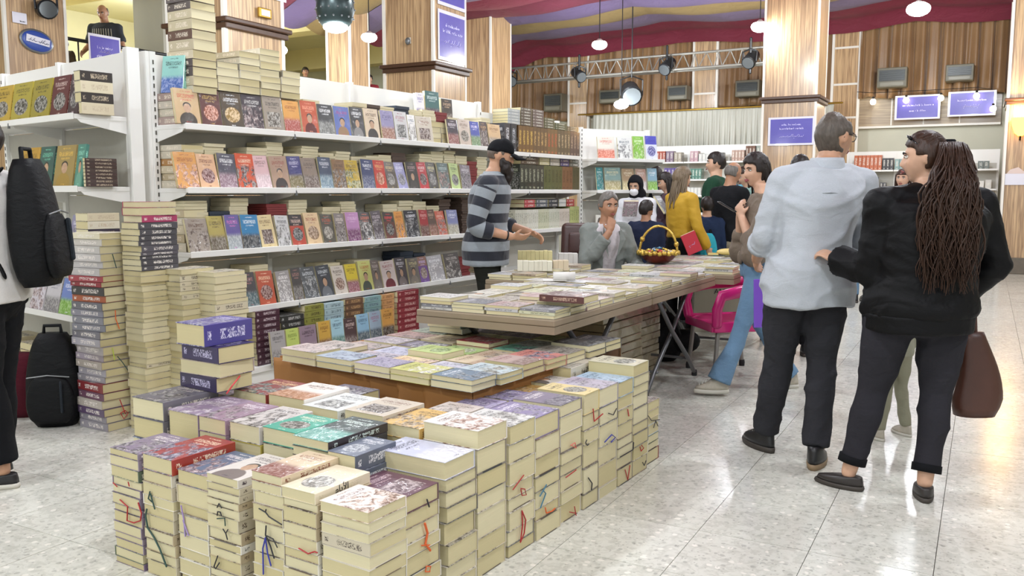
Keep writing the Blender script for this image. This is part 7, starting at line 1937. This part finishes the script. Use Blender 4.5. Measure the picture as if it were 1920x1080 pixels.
def swept(root, b, mat, tie, n, seed, lo=-0.15):
    """hair drawn back over the skull from the hairline to the tie"""
    rg = random.Random(seed); mb = MB(); nv, nu = HEAD.shape[0] - 1, HEAD.shape[1]; t_ = Vector(tie).normalized()
    def surf(d, k):
        i = min(nv - 1, max(1, round(math.acos(max(-1, min(1, d.z))) / math.pi * nv))); j = round((math.atan2(d.y, d.x) % 6.28318) / 6.28318 * nu) % nu
        return Vector(HEAD[i, j]) * k
    for _ in range(n):
        a = rg.uniform(-2.6, 2.6)
        d0 = Vector((math.sin(a), math.cos(a) * 0.9, 0.62 if abs(a) < 0.8 else 0.62 - 0.5 * (abs(a) - 0.8))).normalized()
        pts = []
        for k in range(9):
            f = k / 8; d = d0.slerp(t_, f) if d0.angle(t_) > 0.05 else t_
            pts.append(b.hm @ surf(d, 1.105 + 0.03 * math.sin(math.pi * f) + rg.uniform(-0.004, 0.004)))
        for _q in range(2): pts = [pts[0]] + [(pts[i - 1] + pts[i] * 2 + pts[i + 1]) / 4 for i in range(1, 8)] + [pts[-1]]
        rr = rg.uniform(0.003, 0.006); mb.tube(pts, [rr * 0.5] + [rr] * 7 + [rr * 0.7], 4)
    return mb.build('swept_hair', mat, root, True)
swept(r, b, H_BRN, (0.05, -0.8, 0.62), 190, 4)
mb = MB(); q = b.hm @ Vector((0.01, -0.10, 0.072)); mb.lathe([(0.022, -0.012), (0.030, 0), (0.022, 0.012)], q, 14); mb.build('hair_tie', M_BLKP, r, True)
g = MB()
for sx in (-1, 1):
    n_ = 14; g.ellipsoid(b.hm @ Vector((sx * 0.034, 0.068, 0.100)), (0.026, 0.008, 0.018), (b.hm.to_3x3().normalized() @ Matrix.Rotation(R(-48), 3, 'X')).to_4x4(), 12, 8)
    g.tube([b.hm @ Vector((sx * 0.060, 0.055, 0.088)), b.hm @ Vector((sx * 0.084, 0.0, 0.035)), b.hm @ Vector((sx * 0.082, -0.015, 0.0))], 0.003, 5)
g.tube([b.hm @ Vector((-0.012, 0.066, 0.1)), b.hm @ Vector((0.012, 0.066, 0.1))], 0.003, 5)
g.build('sunglasses', plain('sunglass_black', '#0e0e10', 0.1), r, True)
face(r, b)
JW = (r.location.copy(), b)

# brown tote held by her
tp = at_d(1828, 640, 4.02)
r = empty('tote_bag', Vector((tp.x, tp.y, on_z(1828, 640, 0).z)), YAW); 
r.location = at_d(1826, 778, 4.02)
M_TOTE = plain('brown_tote_leather', '#4a2a1e', 0.42, var=0.15, bump=0.25, bscale=10, bdist=0.02)
mb = MB(); rings = []
for i in range(11):
    f = i / 10; w = 0.125 * (1 - 0.62 * f ** 1.4) * (0.75 + 0.25 * min(1, f * 6)); d = 0.06 * (1 - 0.6 * f)
    rings.append([(w * math.copysign(abs(math.cos(6.2832 * j / 18)) ** 0.7, math.cos(6.2832 * j / 18)) + 0.02 * math.sin(4 * f) - 0.01 * f, d * math.sin(6.2832 * j / 18), 0.40 * f) for j in range(18)])
mb.loft(rings); mb.build('bag_body', M_TOTE, r, True)
for sy in (-1, 1): MB().tube([(-0.02, sy * 0.015, 0.37), (-0.03, sy * 0.012, 0.50), (-0.045, sy * 0.01, 0.63)], 0.008, 8).build('handle', M_TOTE, r, True)
tag(r, 'slouchy dark brown tote bag hanging from the jacketed woman\'s hand', 'bag')

# ---- woman in blue flared jeans, facing left
r = person_root('person in taupe blouse and pale blue flared jeans looking at her hands', 1427, 6.02, YAW + R(90))
b = Body(1.655, hip=(0, 0.03), chest=(0.0, 0.0), neck=(0.0, -0.01), head=(0.05, 0.045), yaw=22, pitch=-8, wide=0.94, deep=0.92,
         RA=((0.20, 0.10, 1.08), (0.07, 0.155, 1.30)), LA=((-0.21, 0.12, 1.08), (-0.04, 0.165, 1.29)),
         RL=((0.09, -0.03, 0.49), (0.10, -0.26, 0.085)), LL=((-0.13, 0.17, 0.50), (-0.16, 0.335, 0.105)))
body_mesh(r, b, SK2, 0.008, ((1, dict(d=(-0.4, 0.25, 0.9), n=(-0.5, -0.6, 0), curl=0.8)), (-1, dict(d=(0.35, 0.25, 0.9), n=(0.5, -0.6, 0), curl=0.9))))
M_TAUPE = fabric('taupe_blouse', '#6f6152', 0.5, 16, 0.7)
def puff(b, mb):
    for sx in (-1, 1):
        e, w = b.RA if sx > 0 else b.LA; S = b.shoulder(sx)
        b.limb(mb, [S, b.lerp(S, e, 0.5), (e[0], e[1], e[2] - 0.04), b.lerp(e, w, 0.3)], [0.075, 0.085, 0.105, 0.075])
mb = MB(); b.torso(mb, 0.99, 1.47, 0.025); puff(b, mb); bake(mb, 'blouse', M_TAUPE, r, 0.012, 3, 0.012, 9, (1.4, 1.4, 0.5))
MB().ellipsoid(b.V((b.at(1.0)[0], b.at(1.0)[1] + 0.135, 1.0)), (0.03, 0.02, 0.05)).build('waist_tie', M_TAUPE, r, True)
trousers(r, b, M_DENIM, 0.99, 0.010, 0.042, waist=1.01, voxel=0.011, wr=0.004)
M_SNK = plain('grey_white_sneaker', '#b8b0a0', 0.6, var=0.3, scale=30)
shoe(r, b, -1, (0.1, 1), M_SNK, M_SOLEW, L=0.26); shoe(r, b, 1, (0.1, 1), M_SNK, M_SOLEW, L=0.26)
hair_short(r, b, H_BLK, lambda x, y, z: (z > 0.45 and y < 0.80) or (y < 0.05 and z > -0.7) or (abs(x) > 0.62 and y < 0.45 and z > 0.0), 1.05, thick=0.003)
rg = random.Random(3); roots = [(0.085 * math.cos(a), 0.0 - 0.095 * abs(math.sin(a)), rg.uniform(-0.03, 0.05)) for a in [rg.uniform(0, 6.28) for _ in range(70)]]
strands(r, b, H_BLK, roots, 0.30, 0.6, 0.03, 4)
face(r, b, plain('lips_rose', '#94404a', 0.4))
q = at_d(1418, 560, 5.7)
o = MB().box((-0.028, -0.006, 0), (0.028, 0.006, 0.42)).build('purple_folder', plain('purple_plastic', '#7a4fc0', 0.35), None, bevel=0.003); 
o.location = at_d(1424, 614, 5.55); o.rotation_euler = (0, R(-2), YAW); o.scale = (1.3, 1, 0.75)
tag(o, 'purple plastic folder held low beside the pale jeans', 'folder')
ph_ = empty('mobile_phone', r.matrix_basis @ b.V((0.02, 0.20, 1.335)), YAW + R(90))
MB().box((-0.034, -0.004, 0), (0.034, 0.004, 0.14)).build('phone_case', M_BLACK, ph_, bevel=0.003); MB().box((-0.03, -0.0052, 0.008), (0.03, -0.0042, 0.132)).build('phone_screen', plain('phone_glass', '#0c0d10', 0.1), ph_)
ph_.rotation_euler = (R(-60), 0, YAW + R(90)); tag(ph_, 'black phone in the hands of the woman in pale jeans', 'phone')

# ---- bearded man in striped jumper
r = person_root('person with black cap and long black beard in striped grey and navy jumper', 918, 6.9, YAW - R(94))
b = Body(1.80, hip=(0, -0.03), chest=(0, 0.0), neck=(0, 0.02), head=(0.0, 0.085), yaw=6, pitch=-14, wide=1.06, deep=1.12,
         RA=((0.25, -0.10, 1.10), (0.20, 0.18, 1.03)), LA=((-0.25, 0.04, 1.12), (-0.14, 0.30, 1.05)))
body_mesh(r, b, SK1, 0.008, ((1, dict(d=(-0.15, 1, -0.1), n=(-0.6, 0.1, 0.7), curl=0.45)), (-1, dict(d=(0.1, 0.9, -0.4), n=(0.5, 0, -0.8), curl=0.6))))
def m_stripes(name, axis):
    m, t = new_mat(name); v = t.coord('Object'); x, y, z = t.sep(v)
    n = t.noise(v, 3, 2); n2 = t.noise(v, 300, 1)
    q = {'z': t.m('ADD', z, t.m('MULTIPLY', n, 0.012))}.get(axis, None)
    if axis == 'uv':
        a = t.node('ShaderNodeAttribute', attribute_name='along'); q = a.outputs['Fac']
    f = t.m('FRACT', t.m('DIVIDE', q, 0.146)); s_ = t.step(f, 0.5, 0.012)
    c = t.mix(s_, lin4('#171a26'), lin4('#8f969b')); c = t.mix(t.m('MULTIPLY', n2, 0.3), c, lin4('#40444a'))
    t.bsdf(c, 0.9, 0, t.bump(t.noise(t.map(v, (1, 1, 1.6)), 11, 3), 0.5, 0.012), Sheen_Weight=0.2)
    return m
M_STR = m_stripes('jumper_stripes', 'z'); M_STRS = m_stripes('sleeve_stripes', 'uv')
mb = MB(); b.torso(mb, 0.80, 1.50, 0.026, prof=lambda z: 0.018 if z < 1.06 else 0.0)
for sx in (-1, 1):
    S = b.shoulder(sx); c = b.at(1.44); mb.tube([b.V(c), b.V(S)], [0.085 * b.k, 0.078 * b.k], 12)
bake(mb, 'jumper', M_STR, r, 0.011, 4, 0.006, 7)
def sleeve_tube(root, b, sx, mat, inf, to):
    e, w = b.RA if sx > 0 else b.LA; S = Vector(b.shoulder(sx)); e = Vector(e); w = Vector(w); pts = []; rad = []
    for i in range(13):
        f = i / 12
        if f < 0.5: p = S.lerp(e, f * 2)
        else: p = e.lerp(w, (f - 0.5) * 2 * to)
        pts.append(b.V(p)); rad.append((0.066 - 0.020 * f + inf) * b.k)
    for _ in range(2): pts = [pts[0]] + [(pts[i - 1] + pts[i] * 2 + pts[i + 1]) / 4 for i in range(1, 12)] + [pts[-1]]
    mb = MB(); n = 16; mb.tube(pts, rad, n, ends=False); me = mb.mesh('sleeve')
    at = me.attributes.new('along', 'FLOAT', 'POINT'); L_ = 0; vals = []
    for i in range(13):
        if i: L_ += (pts[i] - pts[i - 1]).length
        vals += [L_ + 0.03] * n
    at.data.foreach_set('value', vals)
    o = link('sleeve', me, mat, root, True); s_ = o.modifiers.new('sub', 'SUBSURF'); s_.levels = 1; s_.render_levels = 1
    return o
for sx in (-1, 1): sleeve_tube(r, b, sx, M_STRS, 0.016, 0.55)
c = b.at(1.5); MB().lathe([(0.080, -0.03), (0.083, 0.0), (0.074, 0.018), (0.066, 0.0)], b.V((c[0], c[1], c[2])), 20).build('neck_rib', plain('rib_grey', '#8f969b', 0.9), r, True)
trousers(r, b, fabric('dark_olive_trouser', '#23241f', 0.4), 0.97, 0.014, 0.01, voxel=0.014)
shoe(r, b, 1, (0, 1), M_SHOEB, M_SOLEB); shoe(r, b, -1, (0, 1), M_SHOEB, M_SOLEB)
mb = MB(); shell_from_head(mb, b.hm, lambda x, y, z: z < -0.28 and y > 0.30 - 0.5 * min(0, z + 0.5) * 0 and (z < -0.50 or abs(x) > 0.45) and y > 0.05, 1.04, thick=0.006)
for (p, rr) in (((0, 0.092, -0.115), (0.050, 0.036, 0.042)), ((0, 0.098, -0.150), (0.046, 0.034, 0.050)), ((0, 0.098, -0.190), (0.034, 0.026, 0.042)), ((0.045, 0.062, -0.085), (0.026, 0.036, 0.048)), ((-0.045, 0.062, -0.085), (0.026, 0.036, 0.048)), ((0.018, 0.105, -0.052), (0.020, 0.010, 0.008)), ((-0.018, 0.105, -0.052), (0.020, 0.010, 0.008)), ((0.064, 0.025, -0.045), (0.012, 0.02, 0.045)), ((-0.064, 0.025, -0.045), (0.012, 0.02, 0.045))):
    mb.ellipsoid(b.hm @ Vector(p), tuple(x * b.k * 1.16 for x in rr), b.hm.to_3x3().normalized().to_4x4())
bake(mb, 'beard', H_BLK, r, 0.007, 3, 0.005, 26, (1, 1, 0.5))
M_CAP = fabric('black_cap', '#131417', 0.3, 20)
mb = MB(); prof = []
for i in range(9):
    a = math.pi / 2 * i / 8; ring = []
    for j in range(28):
        t = 6.2832 * j / 28; rr = math.cos(a) if i < 8 else 0.05
        ring.append(b.hm @ Vector((0.084 * rr * math.cos(t), 0.104 * rr * math.sin(t) - 0.004, 0.028 + 0.108 * math.sin(a) ** 0.8 - 0.012 * (math.sin(t) < 0))))
    prof.append(ring)
mb.loft(prof); mb.build('cap_crown', M_CAP, r, True)
rows = []
for i in range(6):
    f = i / 5; rows.append([b.hm @ Vector((0.075 * math.sin(t) * (1 - 0.10 * f), 0.070 + 0.105 * f * math.cos(t * 0.75) + 0.028 * math.cos(t), 0.040 - 0.022 * f - 0.022 * (t / 1.3) ** 2)) for t in [-1.3 + 2.6 * k / 10 for k in range(11)]])
vs = [p for rw in rows for p in rw]; o = MB().add(vs, [(i * 11 + j, i * 11 + j + 1, (i + 1) * 11 + j + 1, (i + 1) * 11 + j) for i in range(5) for j in range(10)]).build('cap_brim', M_CAP, r, True); o.modifiers.new('t', 'SOLIDIFY').thickness = 0.006
mb = MB(); shell_from_head(mb, b.hm, lambda x, y, z: y < 0.15 and -0.35 < z < 0.35 and not (abs(x) > 0.85 and z < 0.05), 0.99); bake(mb, 'hair', hair_mat('hair_shaved', '#4a4038', '#6a5c50'), r, 0.008, 2)
face(r, b, brow=M_BROW)
MB().lathe([(0.036, -0.006), (0.039, 0), (0.036, 0.006)], (0, 0, 0), 16).build('wristwatch', M_BLACK, r, True, loc=b.V(b.lerp(b.RA[0], b.RA[1], 0.9)))
bpy.data.objects[r.children[-1].name].rotation_euler = (R(80), 0, R(20))

# ---- seated older man in grey blazer
r = person_root('person seated in grey blazer with hand raised to his mouth, grey hair', 1136, 7.75, YAW + R(180 + 16))
b = Body(1.80, yaw=4, pitch=-4, drop=0.40, wide=0.98, deep=1.05, sh=0.165, chest=(0, -0.03), neck=(0, 0.0), head=(0.0, 0.03), hip=(0, -0.10),
         RA=((0.23, 0.10, 0.74), (0.055, 0.19, 1.02)), LA=((-0.25, 0.06, 0.74), (-0.20, 0.28, 0.70)),
         RL=((0.13, 0.36, 0.50), (0.13, 0.38, 0.085)), LL=((-0.13, 0.36, 0.50), (-0.13, 0.38, 0.085)))
body_mesh(r, b, SK3, 0.008, ((1, dict(d=(-0.25, 0.0, 1), n=(-0.3, -1, 0), curl=0.75)), (-1, dict(curl=0.4))))
top_garment(r, b, fabric('white_stripe_shirt', '#c9c2c4', 0.4), 0.95, 0.25, 0.010, 'shirt', 0.012, 0.003, 8, cuff=0.0)
M_BLZ = fabric('grey_blazer', '#7d827d', 0.5, 9, 0.9)
mb = MB(); n = 30
for side in (-1, 1):
    rings = []
    for z, rx, ry in TZS[1:8]:
        rx = rx * b.wide + 0.040; ry = ry * b.deep * b.wide ** 0.6 + 0.036; c = b.at(z); ring = []
        gap = 0.36 + 0.14 * max(0, (1.35 - z) / 0.4) * 0
        a0 = math.pi / 2 - gap * (1.25 if z > 1.2 else 0.9); N = 16
        arc = [(a0 - (a0 + math.pi / 2) * q / N) for q in range(N + 1)]
        o_ = [(c[0] + side * rx * math.cos(a), c[1] + ry * math.sin(a), c[2]) for a in arc]; i_ = [(c[0] + side * (rx - 0.02) * math.cos(a), c[1] + (ry - 0.02) * math.sin(a), c[2]) for a in reversed(arc)]
        rings.append([b.V(p) for p in o_ + i_])
    mb.loft(rings)
for sx in (-1, 1):
    b.arm(mb, sx, 0.024, 0.92, 0.012); S = b.shoulder(sx); c = b.at(1.43); mb.tube([b.V((c[0] + sx * 0.09, c[1] - 0.01, c[2])), b.V(S)], [0.075 * b.k, 0.085 * b.k], 12)
bake(mb, 'blazer', M_BLZ, r, 0.011, 3, 0.008, 7)
for sx in (-1, 1):
    MB().add([b.V((sx * 0.035, 0.150, 0.80)), b.V((sx * 0.11, 0.165, 0.96)), b.V((sx * 0.075, 0.120, 1.07)), b.V((sx * 0.06, 0.155, 0.95))], [(0, 1, 2, 3)]).build('lapel', M_BLZ, r)
trousers(r, b, fabric('grey_trouser', '#55575a', 0.3), 0.97, 0.014, 0.01, voxel=0.014)
shoe(r, b, 1, (0, 1), M_SHOEB, M_SOLEB); shoe(r, b, -1, (0, 1), M_SHOEB, M_SOLEB)
hair_short(r, b, H_GRY, lambda x, y, z: (z > 0.52 and y < 0.72) or (y < 0.0 and z > -0.35) or (abs(x) > 0.6 and y < 0.35 and z > 0.0), 1.03)
face(r, b, brow=plain('brow_grey', '#2c2622', 0.8))

# ---- browsing people farther back
def simple(label, px, D, h, face_deg, skin, hairm, top, bottom, pose=None, hair='short', hem=0.84, sleeve=1.0, z=0.0, flare=0.008, shoes=M_SHOEB, sole=M_SOLEB, inf=0.02, wide=1.0, deep=1.0, fc_=True, bot=True, neck=1.49):
    r = person_root(label, px, D, YAW + R(face_deg), z)
    b = Body(h, wide=wide, deep=deep, **(pose or {}))
    body_mesh(r, b, skin, 0.011)
    top_garment(r, b, top, hem, sleeve, inf, 'top', 0.015, 0.007, 8, neck=neck)
    trousers(r, b, bottom, 0.97, 0.014, flare, voxel=0.016, wr=0.005)
    shoe(r, b, 1, (0, 1), shoes, sole); shoe(r, b, -1, (0, 1), shoes, sole)
    if hair in ('short', 'long'): hair_short(r, b, hairm, None, 1.04, 0.011)
    if hair == 'bald': hair_short(r, b, hairm, lambda x, y, z: y < 0.0 and -0.4 < z < 0.45, 0.995, 0.011)
    if hair == 'long':
        rg = random.Random(int(px)); roots = [(0.085 * math.cos(a), -0.085 * abs(math.sin(a)) + 0.01, rg.uniform(-0.02, 0.06)) for a in [rg.uniform(0, 6.28) for _ in range(60)]]
        strands(r, b, hairm, roots, 0.36, 0.5, 0.03, int(px), r=0.010)
    if fc_: face(r, b)
    return r, b
look = dict(RA=((0.23, 0.06, 1.12), (0.10, 0.28, 1.12)), LA=((-0.23, 0.06, 1.12), (-0.10, 0.28, 1.12)), pitch=-18, head=(0, 0.05))
r, b = simple('person in mustard yellow blouse and black trousers with ash-brown hair', 1274, 8.8, 1.64, -62, SK2, H_SAND, fabric('mustard_blouse', '#b8901c', 0.5, 8, 0.7), M_BLKP,
              dict(RA=((0.25, 0.02, 1.12), (0.24, 0.17, 0.90)), LA=((-0.22, 0.05, 1.12), (-0.15, 0.25, 1.0)), yaw=-6, pitch=-10), 'long', hem=1.0, inf=0.022, wide=0.88)
fp = r.matrix_basis @ b.V((0.25, 0.22, 0.62))
rf = empty('red_book', at_d(1304, 474, 8.55), YAW); rf.rotation_euler = (0, R(-24), YAW)
MB().box((-0.075, -0.012, 0), (0.075, 0.012, 0.21)).build('cover', plain('red_cover', '#b42838', 0.4), rf, bevel=0.003); MB().box((-0.07, -0.009, 0.205), (0.07, 0.009, 0.2125)).build('page_block', M_PAGE, rf)
sb = MB(); scribble(sb, -0.035, 0.035, 0.08, 0.03, -0.0135, random.Random(8), True); sb.build('lettering', M_INK, rf)
tag(rf, 'bright red book carried by the woman in mustard yellow', 'book')
simple('child with short dark hair in navy clothes beside the gold basket', 1209, 8.5, 1.31, -28, SK3, H_BLK, fabric('navy_cotton', '#232a40', 0.4), fabric('navy_trouser', '#20263a', 0.4), dict(RA=((0.2, 0.05, 1.12), (0.12, 0.26, 1.16)), LA=((-0.2, 0.05, 1.12), (-0.1, 0.26, 1.16)), yaw=-25), wide=1.05)
r, b = simple('person with black headscarf, white mask and white top reading', 1192, 9.9, 1.57, 150, SK2, H_BLK, fabric('white_cotton', '#d0d0d4', 0.4), M_BLKP, look, 'none')
mb = MB(); shell_from_head(mb, b.hm, lambda x, y, z: y < 0.45 or z > 0.6, 1.06, thick=0.006); mb.ellipsoid(b.hm @ Vector((0, -0.02, -0.13)), (0.10, 0.09, 0.10)); bake(mb, 'headscarf', fabric('black_scarf', '#15151a', 0.4), r, 0.011, 3, 0.004, 14)
MB().ellipsoid(b.hm @ Vector((0, 0.085, -0.055)), (0.052, 0.035, 0.045), b.hm.to_3x3().normalized().to_4x4()).build('face_mask', plain('mask_white', '#dadadc', 0.8), r, True)
def held_book(px, py, D, lab, col, w=0.16, h=0.22, rot=(0, 0, 0)):
    o = book('held_book', lab, at_d(px, py, D), w, h, 0.02, rot, (col, '#e8e8e8', '#8a8a8a'), 3); return o
held_book(1182, 392, 9.55, 'open book held by the woman in headscarf and white top', '#a89098', rot=(R(50), 0, YAW + R(180)))
r, b = simple('person wearing a large dark slate backpack before the far shelves', 1226, 11.2, 1.72, 0, SK3, H_BLK, fabric('slate_jacket', '#3a4148', 0.4), M_DENIMD, None)
bp_ = backpack(r.location + Vector((0, 0, 1.02)) + (Vector((math.sin(YAW), -math.cos(YAW), 0)) * 0.26), YAW, 0.34, 0.24, 0.50, 'large dark slate backpack worn before the far shelves', M_NYL2)
r, b = simple('person with black hair in plum blouse holding an open grey book', 1252, 10.2, 1.62, 95, SK2, H_BLK, fabric('plum_blouse', '#4a3440', 0.4), M_BLKP, look, 'long')
held_book(1240, 385, 9.9, 'open grey book held before the woman with plum blouse', '#8a8c8c', 0.2, 0.24, (R(55), 0, YAW + R(60)))
simple('person in dark green hoodie and blue jeans turning left at far shelves', 1337, 10.0, 1.84, 70, SK2, H_BLK, fabric('green_hoodie', '#20402f', 0.4), M_DENIM, dict(RA=((0.25, 0.04, 1.14), (0.14, 0.24, 1.22)), LA=((-0.25, 0.04, 1.14), (-0.12, 0.24, 1.22)), yaw=10), hem=0.92, inf=0.028)
simple('person with close-cropped grey hair in black shirt and beige trousers', 1362, 9.25, 1.71, -60, SK3, H_GRY, fabric('black_shirt', '#16171a', 0.4), fabric('beige_chino', '#a89c84', 0.4), look, 'bald', hem=0.90, wide=1.08)
r, b = simple('child with dark hair wearing a turquoise padded bag', 1322, 9.1, 1.34, 10, SK2, H_BLK, fabric('dark_blue_top', '#23304a', 0.4), M_DENIM, None)
tb = empty('turquoise_bag', r.location + Vector((0, 0, 0.62)) + Vector((math.sin(YAW), -math.cos(YAW), 0)) * 0.24 + Vector((-0.06, -0.03, 0)), YAW)
mb = MB(); soft_box(mb, 0.27, 0.2, 0.36, 0, 0.85); mb.build('bag_body', fabric('turquoise_quilt', '#1fa8bc', 0.8, 10, 0.6), tb, True)
for sx in (-1, 1): MB().tube([(sx * 0.08, 0.05, 0.34), (sx * 0.085, 0.16, 0.40), (sx * 0.09, 0.24, 0.30)], 0.014, 8).build('strap', M_NYL, tb, True)
tag(tb, 'turquoise padded bag on the back of the dark-haired child', 'bag')
simple('person with brown hair in pale teal top behind the woman in pale jeans', 1399, 10.7, 1.70, 100, SK2, H_BRN, fabric('pale_teal', '#8fb0a8', 0.4), fabric('grey_skirt', '#7a7a78', 0.4), look, 'long')
simple('person in black top and blue jeans mostly hidden by the shirted man', 1613, 11.0, 1.66, 10, SK2, H_BLK, fabric('black_top', '#141418', 0.4), M_DENIM, None, 'short', wide=1.08)
simple('person with dark hair and vivid purple top near the right far shelves', 1683, 10.4, 1.66, 140, SK2, H_BRN, fabric('purple_top', '#5c1f78', 0.4), M_BLKP, None, 'long')
simple('small child in grey-green striped trousers behind the jacketed woman', 1686, 4.86, 0.98, 20, SK2, H_BRN, fabric('sage_jacket', '#8f8f7c', 0.4), fabric('sage_trouser', '#8a8873', 0.5), dict(RL=((0.11, 0.03, 0.50), (0.16, -0.02, 0.085)), LL=((-0.12, -0.02, 0.50), (-0.22, -0.05, 0.085))), flare=0.012, shoes=M_SNK, sole=M_SOLEW)

simple('person with black hair almost hidden behind the shirted man\'s left shoulder', 1492, 7.4, 1.70, -20, SK2, H_BLK, fabric('black_top', '#141418', 0.4), M_BLKP, None, 'short', wide=0.9)
# ---- man at the left edge with black backpack
r = person_root('person in white T-shirt and black trousers at the left edge wearing a black backpack', -22, 4.10, YAW + R(96))
b = Body(1.76, wide=1.05, deep=1.05, LA=((-0.25, 0.10, 1.15), (-0.20, 0.34, 1.18)), RA=((0.25, 0.10, 1.15), (0.20, 0.34, 1.18)), RL=((0.10, 0.03, 0.50), (0.10, 0.06, 0.085)), LL=((-0.10, 0.0, 0.50), (-0.11, -0.06, 0.085)))
body_mesh(r, b, SK1, 0.009)
top_garment(r, b, fabric('white_tshirt', '#cfccc8', 0.45, 9), 0.88, 0.42, 0.034, 'tshirt', 0.012, 0.008, 7)
trousers(r, b, M_BLKP, 0.93, 0.022, 0.022, voxel=0.012, wr=0.008, ws=7)
shoe(r, b, 1, (0.1, 1), M_SHOEB, M_SOLEW, 'loafer'); shoe(r, b, -1, (0.1, 1), M_SHOEB, M_SOLEW, 'loafer')
hair_short(r, b, H_BLK, None, 1.03, 0.010); face(r, b)
back = Vector((math.sin(YAW + R(96)), -math.cos(YAW + R(96)), 0))
backpack(r.location + back * 0.25 + Vector((0, 0, 0.955)), YAW + R(96), 0.33, 0.22, 0.60, 'black backpack worn by the white T-shirt person at the left edge', M_NYL, tilt=R(-4))

# ---- people on the mezzanine
r, b = simple('person in dark striped shirt leaning on the balcony railing', 222, 13.0, 1.63, 180, SK3, H_GRY, fabric('charcoal_stripe', '#3a3d42', 0.3), M_BLKP, dict(RA=((0.27, 0.02, 1.14), (0.25, 0.26, 1.0)), LA=((-0.27, 0.02, 1.14), (-0.25, 0.26, 1.0)), pitch=-22, head=(0, 0.06)), 'bald', z=2.462, sleeve=0.40, wide=1.06)
b2 = MB()
for q in range(9): b2.tube([b.V((-0.16 + 0.04 * q, 0.145 - 1.6 * (-0.16 + 0.04 * q) ** 2, 0.95)), b.V((-0.14 + 0.035 * q, 0.150 - 1.6 * (-0.14 + 0.035 * q) ** 2, 1.38))], 0.006, 5)
b2.build('shirt_stripes', plain('stripe_pale', '#a8a49a', 0.8), r)
simple('person with dark hair seated low behind the balcony railing', 145, 12.9, 1.15, 170, SK3, H_BLK, fabric('brown_jacket', '#4a4038', 0.3), M_BLKP, None, z=2.462)
simple('distant person in dark clothes on the mezzanine left of the slender column', 583, 17.2, 1.34, 200, SK3, H_BLK, M_BLKP, M_BLKP, None, z=2.462)
simple('distant person in red top on the mezzanine right of the slender column', 700, 17.6, 1.25, 180, SK2, H_BLK, fabric('red_top', '#8a2430', 0.3), M_BLKP, None, z=2.462)

bpy.data.scenes.remove(TMP)
